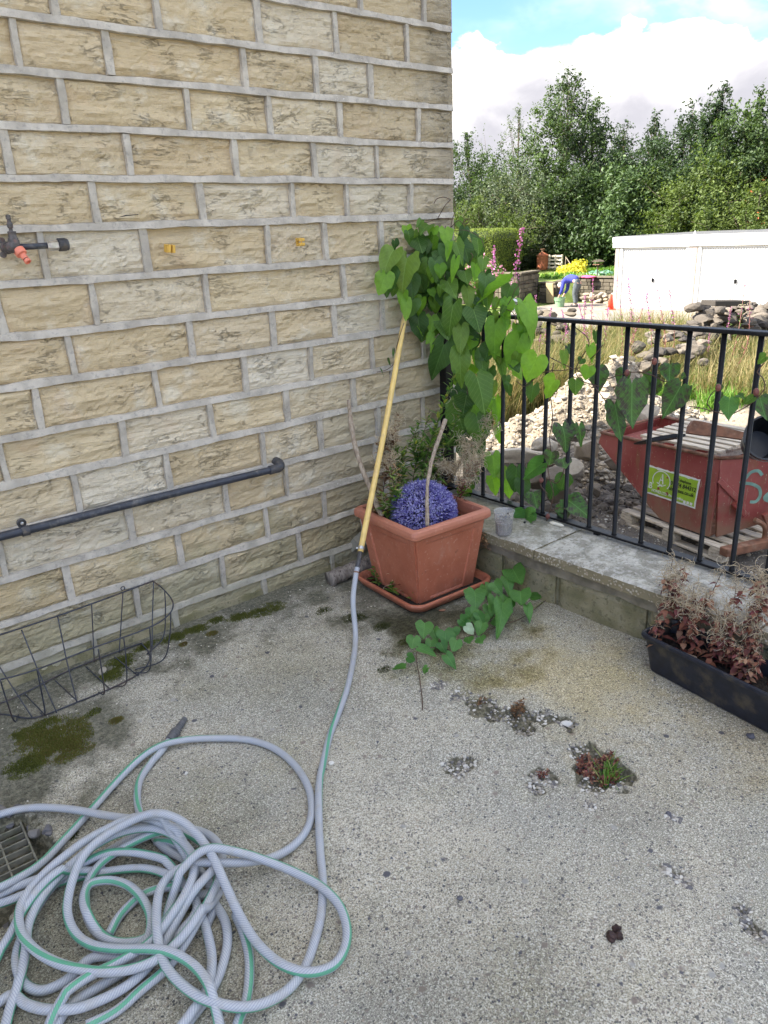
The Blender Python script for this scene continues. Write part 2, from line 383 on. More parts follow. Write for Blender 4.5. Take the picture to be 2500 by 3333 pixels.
    c = patch(-2.45, -1.15, .75, .7, (.50, .50, .44, 1), .85, c)
    c = patch(-1.9, -1.9, .65, .7, (.62, .62, .60, 1), .7, c)
    c = patch(-.78, -.72, .42, .35, (.34, .33, .24, 1), .9, c)
    c = patch(-.95, -.95, .30, .25, (.60, .58, .38, 1), .8, c)
    c = patch(-.75, -1.35, .45, .45, (1.06, .96, .72, 1), .9, c)
    c = patch(-1.45, -.55, .45, .5, (.74, .73, .66, 1), .8, c)
    c = patch(-.55, -2.0, .5, .5, (.90, .82, .68, 1), .8, c)
    c = patch(-1.05, -1.75, .35, .5, (.82, .80, .78, 1), .8, c)
    hol = ss(nt, P[2], -.003, -.009)
    c = mix(nt, ma(nt, 'MULTIPLY', hol, .88), c, mix(nt, ss(nt, noise(nt, p, 80, 3), .45, .6), (.065, .06, .038, 1), (.17, .155, .105, 1)))
    h = ma(nt, 'ADD', ma(nt, 'MULTIPLY', sand, .8), ma(nt, 'SUBTRACT', ma(nt, 'MULTIPLY', m2, .5), ma(nt, 'MULTIPLY', pit, 1.2)))
    h = ma(nt, 'ADD', h, ma(nt, 'MULTIPLY', noise(nt, p, 40, 4, .6), .8))
    finish(nt, pbsdf(nt, c, .9, h, .7, .0025, spec=.25)); return reg('concrete', m)
def m_coping():
    m, nt = newmat('weathered_coping'); p = pos(nt); P = sep(nt, p)
    nz = sep(nt, nd(nt, 'ShaderNodeNewGeometry').outputs['Normal'])[2]
    c = mix(nt, ss(nt, noise(nt, p, 14, 6, .65), .38, .62), (.29, .275, .225, 1), (.52, .50, .435, 1))
    c = mix(nt, ma(nt, 'MULTIPLY', ss(nt, noise(nt, smul(nt, p, (1, 1.0, 1)), 48, 5, .6), .52, .62), .45), c, (.68, .66, .61, 1))
    c = mix(nt, ma(nt, 'MULTIPLY', ss(nt, noise(nt, p, 85, 5, .7), .54, .64), .6), c, (.12, .115, .09, 1))
    v = nd(nt, 'ShaderNodeTexVoronoi', {'Vector': p, 'Scale': 95.}); vc = sep(nt, v.outputs['Color'])
    chip = ma(nt, 'MULTIPLY', ma(nt, 'GREATER_THAN', vc[0], .45), ss(nt, v.outputs['Distance'], .5, .3))
    side = ss(nt, nz, .7, .3)
    c = mix(nt, side, c, mix(nt, chip, (.26, .225, .14, 1), ramp(nt, vc[1], [(0, (.40, .36, .27)), (.5, (.55, .50, .40)), (1, (.34, .27, .19))])))
    grn = ss(nt, ma(nt, 'ADD', P[1], ma(nt, 'MULTIPLY', noise(nt, p, 9, 4), .8)), -.55, -.1)
    c = mix(nt, ma(nt, 'MULTIPLY', grn, .5), c, (.17, .165, .10, 1))
    finish(nt, pbsdf(nt, c, .92, ma(nt, 'ADD', ma(nt, 'MULTIPLY', chip, .6), noise(nt, p, 120, 5, .7)), .8, .003, spec=.2)); return reg('coping', m)
def m_wallfoot():
    m, nt = newmat('algae_stone'); p = pos(nt)
    c = mix(nt, ss(nt, noise(nt, p, 10, 6, .6), .35, .65), (.20, .185, .10, 1), (.35, .31, .20, 1))
    c = mix(nt, ma(nt, 'MULTIPLY', ss(nt, noise(nt, p, 40, 5, .65), .5, .66), .7), c, (.11, .11, .06, 1))
    finish(nt, pbsdf(nt, c, .92, ma(nt, 'ADD', noise(nt, smul(nt, p, (20, 20, 70)), 1, 6, .6), noise(nt, p, 140, 4)), .8, .005, spec=.2)); return reg('wallfoot', m)
def m_leaf(k, cols, vein=(.35, .5, .2), vs=.5, rough=.45, trans=.35, tcol=None, purple=None, sat=1):
    m, nt = newmat(k); uv = nd(nt, 'ShaderNodeUVMap', uv_map='uv').outputs[0]; U = sep(nt, uv); p = pos(nt)
    rnd = nd(nt, 'ShaderNodeObjectInfo').outputs['Random']
    c = ramp(nt, rnd, [(i/(len(cols)-1), x) for i, x in enumerate(cols)])
    n = noise(nt, p, 55, 5, .6)
    c = mix(nt, ma(nt, 'MULTIPLY', ss(nt, n, .35, .7), .35), c, mix(nt, .5, c, (.02, .05, .01, 1)))
    ax = ma(nt, 'ABSOLUTE', U[0])
    mid = ss(nt, ax, .022, .008)
    d = ma(nt, 'SUBTRACT', ma(nt, 'MULTIPLY', U[1], 6.5), ma(nt, 'MULTIPLY', ax, 6.0))
    fr = ma(nt, 'ABSOLUTE', ma(nt, 'SUBTRACT', ma(nt, 'FRACT', d), .5))
    sv = ma(nt, 'MULTIPLY', ss(nt, fr, .07, .02), .6)
    vm = ma(nt, 'MAXIMUM', mid, sv)
    if purple:
        pm = ma(nt, 'MULTIPLY', ss(nt, n, .42, .60), ss(nt, ax, .02, .16))
        c = mix(nt, ma(nt, 'MULTIPLY', pm, .85), c, (*purple, 1))
    c = mix(nt, ma(nt, 'MULTIPLY', vm, vs), c, (*vein, 1))
    b = pbsdf(nt, c, rough, ma(nt, 'SUBTRACT', noise(nt, p, 120, 3), ma(nt, 'MULTIPLY', vm, .8)), .35, .002, spec=.4)
    tr = nd(nt, 'ShaderNodeBsdfTranslucent', {0: mix(nt, 1, c, tcol or (1.6, 1.7, .6, 1), 'MULTIPLY')}).outputs[0]
    finish(nt, nd(nt, 'ShaderNodeMixShader', {0: trans, 1: b, 2: tr}).outputs[0]); return reg(k, m)
def m_fol(k, stops, rough=.55, trans=.3, tmul=(1.5, 1.6, .7, 1), spec=.3):
    """foliage and grass of many pieces: colour by the vertex attribute t"""
    m, nt = newmat(k); t = nd(nt, 'ShaderNodeAttribute', attribute_name='t').outputs['Fac']
    c = ramp(nt, t, stops)
    b = pbsdf(nt, c, rough, spec=spec)
    tr = nd(nt, 'ShaderNodeBsdfTranslucent', {0: mix(nt, 1, c, tmul, 'MULTIPLY')}).outputs[0]
    finish(nt, nd(nt, 'ShaderNodeMixShader', {0: trans, 1: b, 2: tr}).outputs[0]); return reg(k, m)
def m_t(k, stops, rough=.8, ns=60, bs=.4, bd=.003, spec=.3, interp='LINEAR', dirt=None):
    """stones and such: colour by vertex attribute t plus grain"""
    m, nt = newmat(k); t = nd(nt, 'ShaderNodeAttribute', attribute_name='t').outputs['Fac']; p = pos(nt)
    c = ramp(nt, t, stops, interp); n = noise(nt, p, ns, 6, .65)
    c = mix(nt, ma(nt, 'MULTIPLY', ss(nt, n, .4, .7), .5), c, mix(nt, .45, c, (.05, .045, .035, 1)))
    if dirt: c = mix(nt, ma(nt, 'MULTIPLY', ss(nt, noise(nt, p, ns*.3, 5, .6), .5, .7), .7), c, dirt)
    finish(nt, pbsdf(nt, c, rough, n, bs, bd, spec=spec)); return reg(k, m)
def m_hose():
    m, nt = newmat('braided_hose'); uv = nd(nt, 'ShaderNodeUVMap', uv_map='uv').outputs[0]; U = sep(nt, uv)
    a = ma(nt, 'MULTIPLY', U[0], 9.); v = ma(nt, 'MULTIPLY', U[1], 150.)
    def band(x): return ma(nt, 'ABSOLUTE', ma(nt, 'SUBTRACT', ma(nt, 'FRACT', x), .5))
    b1 = ss(nt, band(ma(nt, 'ADD', a, v)), .24, .08); b2 = ss(nt, band(ma(nt, 'SUBTRACT', a, ma(nt, 'MULTIPLY', v, .8))), .10, .03)
    br = ma(nt, 'MAXIMUM', b1, ma(nt, 'MULTIPLY', b2, .5))
    c = mix(nt, ma(nt, 'MULTIPLY', br, .75), (.46, .48, .50, 1), (.24, .265, .34, 1))
    c = mix(nt, ma(nt, 'MULTIPLY', ss(nt, noise(nt, pos(nt), 30, 5), .5, .7), .35), c, (.36, .34, .30, 1))
    ph = ma(nt, 'FRACT', ma(nt, 'ADD', U[0], ma(nt, 'ADD', ma(nt, 'MULTIPLY', U[1], .35), ma(nt, 'MULTIPLY', ma(nt, 'SINE', ma(nt, 'MULTIPLY', U[1], 3.1)), .18))))
    stripe = ss(nt, ma(nt, 'ABSOLUTE', ma(nt, 'SUBTRACT', ph, .5)), .080, .062)
    c = mix(nt, ma(nt, 'MULTIPLY', stripe, .9), c, mix(nt, br, (.07, .38, .20, 1), (.10, .28, .19, 1)))
    b = pbsdf(nt, c, .38, br, .3, .001, spec=.5)
    finish(nt, b); return reg('hose', m)
def m_skip():
    m, nt = newmat('scratched_red_paint'); p = pos(nt)
    c = mix(nt, ss(nt, noise(nt, p, 3, 5), .35, .65), (.26, .050, .042, 1), (.35, .095, .078, 1))
    c = mix(nt, ma(nt, 'MULTIPLY', ss(nt, noise(nt, smul(nt, p, (4, 4, 1.2)), 3, 6, .7), .52, .68), .6), c, (.24, .12, .055, 1))
    c = mix(nt, ss(nt, noise(nt, p, 38, 4, .7), .655, .675), c, (.52, .38, .25, 1))
    c = mix(nt, ma(nt, 'MULTIPLY', ss(nt, noise(nt, smul(nt, p, (20, 20, 3)), 2, 5, .7), .60, .66), .6), c, (.40, .30, .20, 1))
    z = sep(nt, p)[2]
    c = mix(nt, ma(nt, 'MULTIPLY', ss(nt, ma(nt, 'ADD', ma(nt, 'SUBTRACT', -.95, z), ma(nt, 'MULTIPLY', ma(nt, 'SUBTRACT', noise(nt, p, 6, 5, .6), .5), .9)), -.15, .2), .7), c, (.22, .15, .09, 1))
    finish(nt, pbsdf(nt, c, .5, noise(nt, p, 25, 5), .3, .004, spec=.4)); return reg('skip', m)
def m_pot():
    m, nt = newmat('terracotta_plastic'); p = pos(nt); z = sep(nt, p)[2]
    c = mix(nt, ss(nt, noise(nt, p, 8, 5, .6), .35, .65), (.42, .13, .070, 1), (.50, .175, .10, 1))
    c = mix(nt, ma(nt, 'MULTIPLY', ss(nt, noise(nt, p, 60, 5, .7), .57, .70), .6), c, (.62, .36, .26, 1))
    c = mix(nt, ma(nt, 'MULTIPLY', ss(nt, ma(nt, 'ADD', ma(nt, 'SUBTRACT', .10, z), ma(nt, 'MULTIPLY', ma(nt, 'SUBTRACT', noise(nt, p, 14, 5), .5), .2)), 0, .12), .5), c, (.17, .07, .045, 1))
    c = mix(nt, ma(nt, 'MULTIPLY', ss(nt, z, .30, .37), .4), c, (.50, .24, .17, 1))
    c = mix(nt, ma(nt, 'MULTIPLY', ss(nt, noise(nt, smul(nt, p, (1, 1, .35)), 17, 6, .72), .54, .68), .35), c, (.52, .28, .20, 1))
    c = mix(nt, ma(nt, 'MULTIPLY', ss(nt, noise(nt, smul(nt, p, (1, 1, .6), (3, 3, 3)), 26, 6, .7), .60, .70), .45), c, (.16, .065, .04, 1))
    finish(nt, pbsdf(nt, c, .48, noise(nt, p, 70, 4), .15, .001, spec=.45)); return reg('pot', m)
def m_wood(k, a, b, g, sc=(60, 60, 4), rough=.85):
    m, nt = newmat(k); o = objc(nt)
    n = noise(nt, smul(nt, o, sc), 1, 6, .65, .3)
    c = mix(nt, ss(nt, n, .35, .62), a, b); c = mix(nt, ma(nt, 'MULTIPLY', ss(nt, noise(nt, smul(nt, o, tuple(x*2.2 for x in sc)), 1, 4), .55, .68), .8), c, g)
    finish(nt, pbsdf(nt, c, rough, n, .7, .004, spec=.2)); return reg(k, m)

m_stone(); m_mortar(); m_concrete(); m_coping(); m_wallfoot(); m_hose(); m_skip(); m_pot()
m_plain('iron', (.006, .0065, .008), .5, .3, 60, .3, spec=.3, dirt=(.022, .021, .021, 1))
m_plain('black_pipe', (.035, .04, .055), .42, .25, 25, .15, dirt=(.16, .155, .145, 1), ds=22)
m_plain('wire', (.045, .050, .065), .5, .4, 60, .3, dirt=(.10, .055, .035, 1), ds=9)
m_plain('grey_plastic', (.11, .112, .12), .5, .25, 60)
m_plain('dark_plastic', (.06, .06, .065), .5, .3, 60, dirt=(.16, .13, .10, 1), ds=50)
m_plain('tap_body', (.10, .09, .085), .55, .4, 90, dirt=(.20, .10, .07, 1), ds=60)
m_plain('orange_plastic', (.80, .24, .15), .45, .12, 60)
m_plain('brass', (.55, .53, .50), .32, .25, 60, metal=.8)
m_plain('yellow_plastic', (.70, .42, .07), .5, .15, 60)
m_plain('yellow_tube', (.78, .56, .19), .45, .12, 25, dirt=(.60, .42, .20, 1), ds=18)
m_plain('trough', (.012, .015, .026), .42, .3, 40, dirt=(.09, .075, .05, 1), ds=13)
m_plain('soil', (.035, .026, .018), .95, .5, 90, .9, bd=.01)
m_plain('white_paint', (.68, .68, .655), .5, .04, 20)
m_plain('white_door', (.60, .60, .58), .5, .05, 20)
m_plain('pebbledash', (.36, .31, .27), .9, .5, 60, .8, bd=.01)
m_plain('roof_felt', (.12, .12, .12), .9, .2)
m_plain('drive', (.26, .225, .185), .9, .2, 3, .5, bd=.01, dirt=(.18, .16, .11, 1), ds=1.2)
m_plain('gravel_ground', (.36, .31, .25), .95, .35, 3, .9, bd=.03, dirt=(.19, .17, .14, 1), ds=1.5)
m_plain('far_ground', (.10, .12, .05), .95, .4, 2)
m_plain('lawn', (.13, .20, .05), .95, .4, 2)
m_plain('rust', (.22, .10, .055), .8, .4, 14, .5, dirt=(.34, .22, .15, 1), ds=10)
m_plain('clay', (.33, .10, .045), .8, .3, 10)
m_plain('sticker_green', (.36, .55, .04), .45, .1, 10, dirt=(.30, .44, .06, 1), ds=12)
m_plain('sticker_white', (.80, .80, .76), .5, .08, 10)
m_plain('ink', (.05, .07, .02), .5, .1)
m_plain('graffiti', (.22, .38, .30), .6, .25, 12)
m_plain('bucket_black', (.015, .017, .022), .4, .3)
m_plain('bin_green', (.22, .36, .20), .5, .15)
m_plain('cone_red', (.75, .07, .03), .5, .1)
m_plain('skin', (.55, .33, .25), .5, .1)
m_plain('hair', (.75, .72, .68), .7, .1, 60)
m_plain('sweater', (.055, .065, .36), .9, .2, 30)
m_plain('trousers', (.09, .105, .11), .9, .25, 20)
m_plain('shoe', (.03, .03, .03), .6, .2)
m_plain('upper_wall', (.46, .38, .25), .92, .25, 6, .8, bd=.01)
m_plain('roof_tile', (.10, .09, .085), .8, .3)
m_plain('steel_grate', (.20, .19, .15), .6, .35, 30, dirt=(.10, .11, .06, 1), ds=25)
m_plain('petal_white', (.86, .86, .84), .5, .04)
m_plain('bud_cream', (.80, .76, .62), .5, .1)
m_plain('dark_brown', (.045, .022, .018), .7, .4, 60, .6)
m_plain('shell', (.72, .68, .58), .5, .15)
m_plain('black', (.01, .01, .012), .4, .2)
m_wood('driftwood', (.26, .20, .145, 1), (.42, .35, .27, 1), (.13, .09, .06, 1), (90, 90, 7))
m_wood('bark', (.14, .12, .10, 1), (.30, .265, .23, 1), (.06, .05, .04, 1), (60, 60, 8))
m_wood('pallet_wood', (.42, .36, .28, 1), (.62, .54, .42, 1), (.26, .21, .15, 1), (40, 3, 40))
m_wood('trunk', (.07, .055, .04, 1), (.15, .12, .09, 1), (.03, .03, .02, 1), (14, 14, 2))
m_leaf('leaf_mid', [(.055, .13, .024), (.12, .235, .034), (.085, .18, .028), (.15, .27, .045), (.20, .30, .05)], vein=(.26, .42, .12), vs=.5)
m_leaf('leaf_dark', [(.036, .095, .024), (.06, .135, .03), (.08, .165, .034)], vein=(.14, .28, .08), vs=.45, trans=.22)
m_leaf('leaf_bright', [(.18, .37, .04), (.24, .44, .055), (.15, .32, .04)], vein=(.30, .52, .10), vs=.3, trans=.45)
m_leaf('leaf_purple', [(.06, .15, .03), (.08, .17, .035), (.05, .12, .03)], vein=(.16, .32, .10), vs=.55, trans=.22, purple=(.055, .035, .04))
m_leaf('leaf_ground', [(.06, .18, .04), (.095, .235, .05), (.075, .20, .04)], vein=(.20, .40, .12), vs=.35, trans=.25)
m_leaf('leaf_pale', [(.40, .52, .34), (.45, .56, .38)], vein=(.5, .6, .4), vs=.3, trans=.2)
m_plain('vine_stem', (.10, .055, .035), .6, .4, 60)
m_plain('vine_green', (.17, .22, .06), .6, .3, 60)
m_plain('petal_bud', (.20, .07, .055), .55, .3, 60)
# ------------------------------------------------------------------ the patio
def px_r(x, y, r): p = gz(x, y); return p[0], p[1], r*mpp(p)
HOLES = [(*px_r(*a[:3]), a[3]) for a in [
    (1425, 2232, 26, .006), (1500, 2262, 36, .008), (1570, 2292, 55, .014), (1625, 2320, 46, .016), (1690, 2325, 50, .024), (1705, 2365, 34, .024), (1770, 2330, 40, .014),
    (1845, 2352, 32, .018), (1480, 2490, 44, .012), (1520, 2478, 32, .010), (1500, 2520, 26, .008), (1760, 2520, 34, .012), (1742, 2560, 32, .012), (1795, 2545, 24, .008),
    (1900, 2450, 52, .016), (1950, 2490, 74, .022), (2000, 2520, 60, .02), (1925, 2555, 44, .014), (1920, 2620, 24, .006), (2165, 2822, 22, .008), (2210, 2855, 26, .010), (2235, 2875, 20, .008),
    (2415, 2960, 28, .010), (2440, 3010, 30, .014), (2475, 3045, 28, .012), (2180, 2655, 16, .006), (2205, 2665, 14, .005)]]
DRAIN_C = gz(20, 2785); DR = .0
def axis(lo, hi, a, b, fine, coarse):
    l = list(np.arange(a, b, fine)); l = list(np.arange(lo, a-.01, coarse))+l+list(np.arange(b, hi, coarse))+[hi]; return np.array(l)
def patio_height(X, Y):
    P = np.stack([X, Y, 0*X], -1)
    z = .003*fbm(P*1.7, 3, 3)+.0009*vn(P*30, 4)
    wob = fbm(P*26, 9, 3)*.45
    for hx, hy, r, d in HOLES:
        q = np.hypot(X-hx, Y-hy)/r+wob
        z = z-d*np.clip((1.12-q)/.22, 0, 1)*(1-.25*np.clip(q, 0, 1))
    q = np.minimum(np.hypot((X-DRAIN_C[0]+.055)/.16, (Y-DRAIN_C[1]+.02)/.20), 9)+wob*.35
    z = z-.075*np.clip((1.0-q)/.08, 0, 1)
    return z
xs = axis(-9, -.366, -3.3, -.37, .0085, .35); ys = axis(-9, .012, -2.75, .0, .0085, .35)
GX, GY = np.meshgrid(xs, ys, indexing='ij'); GZ = patio_height(GX, GY)
n0, n1_ = GX.shape; I = np.arange(n0*n1_).reshape(n0, n1_)
F = np.stack([I[:-1, :-1], I[1:, :-1], I[1:, 1:], I[:-1, 1:]], -1).reshape(-1, 4)
MB().add(np.stack([GX, GY, GZ], -1).reshape(-1, 3), F).build('patio', M['concrete'], smooth=True, kind='structure')
zp = Grid(xs, ys, GZ)

# ------------------------------------------------------------------ the house: pitch-faced stone wall
house = thing('house', 'buff sandstone house wall with raised grey ribbon pointing on the left', 'house', (-4.5, 4, 0))
core = MB(); core.add(*box((-9, .02, -1.5), (-.008, 5.5, 5.8))); core.build('wall_core', M['upper_wall'], house)
rf = MB(); V = np.array([(-9.4, -.4, 5.7), (.3, -.4, 5.7), (.3, 5.8, 5.7), (-9.4, 5.8, 5.7), (-9.4, 2.7, 7.4), (.3, 2.7, 7.4)])
rf.add(V, [(0, 3, 2, 1), (0, 1, 5, 4), (2, 3, 4, 5), (1, 2, 5), (3, 0, 4)]); rf.build('roof', M['roof_tile'], house)
hs = [.3022, .243, .188, .1319, .0767, .0216, -.0403, -.1005, -.1595, -.2207, -.2788, -.3404, -.4013, -.4605, -.5217]
ZJ = {k: 1.457+2.65*h for k, h in enumerate(hs)}
for k in range(1, 7): ZJ[-k] = ZJ[0]+.152*k
JX = {-1: [-.486], 0: [-1.675, -1.34, -.956, -.617, -.254], 1: [-1.805, -1.525, -1.035, -.724, -.456], 2: [-1.694, -1.272, -.947, -.62, -.2],
      3: [-1.512, -1.109, -.758, -.439], 4: [-1.649, -1.267, -.874, -.606, -.255], 5: [-1.842, -1.496, -1.003, -.732, -.437], 6: [-1.707, -1.288, -.654, -.40],
      7: [-1.813, -1.374, -1.015, -.713, -.448], 8: [-1.955, -1.531, -1.167, -.846, -.517, -.203], 9: [-1.687, -1.333, -.985, -.633, -.406],
      10: [-1.884, -1.54, -1.119, -.826, -.50, -.218], 11: [-2.164, -1.718, -1.314, -1.023, -.52, -.24], 12: [-1.977, -1.541, -1.135, -.834, -.47, -.16],
      13: [-2.285, -1.744, -1.372, -.987, -.62, -.30], 14: [-1.60, -1.185, -.816, -.45, -.2]}
RB = .024; HW = .0105
def stone_mesh(x0, x1, z0, z1, seed):
    nx = max(8, int((x1-x0)/.011)); nz = 15
    u = np.linspace(0, 1, nx); w = np.linspace(0, 1, nz)
    u = .5-.5*np.cos(u*math.pi)*(.25)+(u-.5)*.75 if False else u
    X = x0+(x1-x0)*u[:, None]+0*w[None]; Z = z0+(z1-z0)*w[None]+0*u[:, None]
    R = np.random.RandomState(seed)
    P = np.stack([X*1., 0*X+seed*1.37, Z*1.], -1)
    e = np.minimum(np.minimum(X-x0, x1-X), np.minimum(Z-z0, z1-Z))
    edge = np.clip(e/.022, 0, 1)**.6
    lay = fbm(P*np.array([5, 1, 30])+seed, seed, 4, .55)
    steps = np.round(fbm(P*np.array([6, 1, 17])+seed*.3, seed+5, 3)*2.6)/2.6
    y = -(-.014+edge*(.0125+.0060*lay+.0065*steps+.0035*vn(P*np.array([60, 1, 90]), seed)+R.uniform(-.003, .005)))
    X = X+.0025*vn(P*18+9, seed)*(e < .004); Z = Z+.0025*vn(P*18+31, seed+3)*(e < .004)
    V = np.stack([X, np.minimum(y, .013), Z], -1)
    I = np.arange(nx*nz).reshape(nx, nz)
    F = np.stack([I[:-1, :-1], I[1:, :-1], I[1:, 1:], I[:-1, 1:]], -1).reshape(-1, 4)
    ring = list(I[:, 0])+list(I[-1, 1:])+list(I[::-1, -1][1:])+list(I[0, ::-1][1:-1])
    V = V.reshape(-1, 3); Bk = V[ring].copy(); Bk[:, 1] = .024; n = len(V); k = len(ring)
    SF = [(ring[(i+1) % k], ring[i], n+i, n+(i+1) % k) for i in range(k)]
    mb = MB(); mb.add(np.vstack([V, Bk]), [tuple(f) for f in F]+SF); return mb
def ribbon(p0, p1, wdt, d, vert, seed):
    """raised strap of pointing; its lower edge is struck proud"""
    L = abs(p1[0]-p0[0]) if not vert else abs(p1[1]-p0[1]); n = max(5, int(L/.012))
    t = np.linspace(0, 1, n); R = np.random.RandomState(seed)
    a = np.stack([p0[0]+(p1[0]-p0[0])*t, 0*t, p0[1]+(p1[1]-p0[1])*t], -1)
    q = np.stack([t*L*6+seed, 0*t, 0*t+seed*.7], -1); wob = .0026*fbm(q, seed, 3); w2 = wdt*(1.05+.20*fbm(q*2.3+50, seed, 3)); dd = d+.0022*fbm(q*2+9, seed, 3)
    rows = []
    # profile across the strap: back, front edge, front edge, back
    for (s, dep) in ((-.5, 0), (-.44, 1.), (.42, .82), (.62, 0)):
        v = a.copy()
        if vert: v[:, 0] += s*w2+wob
        else: v[:, 2] += s*w2+wob
        v[:, 1] = .014-dep*(dd+.014)
        rows.append(v)
    V = np.stack(rows, 1).reshape(-1, 3); F = []
    for i in range(n-1):
        for j in range(3):
            f = (i*4+j, (i+1)*4+j, (i+1)*4+j+1, i*4+j+1); F.append(f if not vert else f[::-1])
    F.append((3, 2, 1, 0)); F.append(tuple((n-1)*4+j for j in range(4)))
    return V, F
sid = 0
for k in range(-6, 15):
    zt = ZJ[k]; zb = ZJ[k+1]+RB if k < 14 else -.06
    R = np.random.RandomState(100+k)
    js = list(JX.get(k, []))
    if k == -1: js = [-1.62, -1.24, -.87]+js+[-.15]
    if not js: js = sorted(-R.uniform(.2, .4)-i*.36+R.uniform(-.05, .05) for i in range(5))
    js = sorted(js)
    while js[0] > -3.4: js.insert(0, js[0]-R.uniform(.30, .48))
    e = [x for x in js]+[0.0]
    for a, b in zip(e[:-1], e[1:]):
        last = b == 0.0
        sid += 1
        mb = stone_mesh(a+HW-.007, (b-HW+.007) if not last else -.0005, zb-.007, zt+.006, sid)
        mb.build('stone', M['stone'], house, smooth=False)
    for x in js:
        # rendered joint: leans a little, as laid
        V, F = ribbon((x+R.uniform(-.003, .003), zt+.002), (x+R.uniform(-.003, .003), zb-.002), .0245+R.uniform(-.005, .005), .0070, True, sid+int(x*-100))
        MB().add(V, F).build('vertical_joint', M['mortar'], house)
    V, F = ribbon((-3.7, zt+RB/2), (.001, zt+RB/2), RB, .0100 if k < 13 else .008, False, 900+k)
    MB().add(V, F).build('bed_joint', M['mortar'], house)
# rough foot of mortar at the base, end face of the corner
V, F = ribbon((-3.7, .012), (.0, .006), .05, .004, False, 77); MB().add(V, F).build('mortar_fillet', M['wallfoot'], house)
mb = MB()
for i, k in enumerate(range(-6, 15)):
    z1 = ZJ[k]-.0; z0 = ZJ[k+1]+.022 if k < 14 else -1.4
    V, F = box((-.02, .004, z0), (.006+.004*(i % 2), .30 if i % 2 else .18, z1)); mb = MB(); mb.add(V, F)
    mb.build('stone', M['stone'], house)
    mb = MB(); mb.add(*box((-.02, .006, z1+.0005), (.004, .5, z1+.0215))); mb.build('bed_joint', M['mortar'], house)
keep(house)

# ------------------------------------------------------------------ parapet wall with coping
par = thing('parapet_wall', 'low algae-stained stone parapet with concrete coping under the railing', 'wall', (-.2, -2, 0))
mb = MB(); mb.add(*box((-.35, -6.0, -1.5), (-.07, -.015, .17))); mb.build('wall_core', M['wallfoot'], par)
CZ, CT = .238, .046
def slab(y0, y1, seed):
    nx, ny = 26, int((y1-y0)/.02)
    X, Y = np.meshgrid(np.linspace(-.412, -.045, nx), np.linspace(y0, y1, ny), indexing='ij')
    P = np.stack([X, Y, 0*X], -1); Z = CZ+.0016*fbm(P*22, seed, 4)
    ed = np.minimum(np.minimum(X+.412, -.045-X), np.minimum(Y-y0, y1-Y)); Z = Z-.006*np.clip(1-ed/.010, 0, 1)
    X = X+.003*vn(P*24+np.array([0, 0, 3.]), seed)*(ed < .003)
    I = np.arange(nx*ny).reshape(nx, ny); F = np.stack([I[:-1, :-1], I[1:, :-1], I[1:, 1:], I[:-1, 1:]], -1).reshape(-1, 4)
    V = np.stack([X, Y, Z], -1).reshape(-1, 3)
    ring = list(I[:, 0])+list(I[-1, 1:])+list(I[::-1, -1][1:])+list(I[0, ::-1][1:-1])
    m_ = V[ring].copy(); m_[:, 2] = CZ-CT*.5; m_[:, :2] += .004*vn(m_*30, seed)[:, None]*np.array([1, .3]); b = V[ring].copy(); b[:, 2] = CZ-CT; n = len(V); k = len(ring)
    Fs = [tuple(f) for f in F]
    Fs += [(ring[(i+1) % k], ring[i], n+i, n+(i+1) % k) for i in range(k)]+[(n+(i+1) % k, n+i, n+k+i, n+k+(i+1) % k) for i in range(k)]
    Fs.append(tuple(n+k+i for i in range(k)))
    MB().add(np.vstack([V, m_, b]), Fs).build('coping_slab', M['coping'], par)
ys_ = [-.018, -.862, -1.77, -2.68, -3.6, -4.5, -5.4]
for i in range(6): slab(ys_[i+1]+.004, ys_[i]-.004, 40+i)
m_plain('bed', (.24, .21, .15), .92, .35, 14, .8, bd=.005, dirt=(.13, .125, .075, 1), ds=9)
# mortar bed under the coping and one course of stone
yl = np.linspace(-5.5, -.02, 300); q_ = np.stack([yl*5, 0*yl, 0*yl], -1); zl_ = .142+.014*fbm(q_, 5, 4)+.010*np.sign(vn(q_*1.3+7, 3))*0; P = list(zip(yl, zl_))
V = []; F = []
for i, (y, zl) in enumerate(P):
    d = .003*math.sin(y*23)
    V += [(-.374+d, y, .196), (-.380+d*.5, y, zl)]
    if i: F.append((2*i-2, 2*i-1, 2*i+1, 2*i))
n_ = len(V); V += [(-.34, y, z) for (x, y, z) in V]
F += [(2*i, 2*i+2, n_+2*i+2, n_+2*i) for i in range(len(P)-1)]+[(2*i+1, n_+2*i+1, n_+2*i+3, 2*i+3) for i in range(len(P)-1)]
MB().add(V, F).build('mortar_bed', M['bed'], par)
yy = [-.02, -.33, -.655, -.945, -1.36, -1.83, -2.25, -2.66, -3.1, -3.6, -4.1, -4.6, -5.1, -5.5]
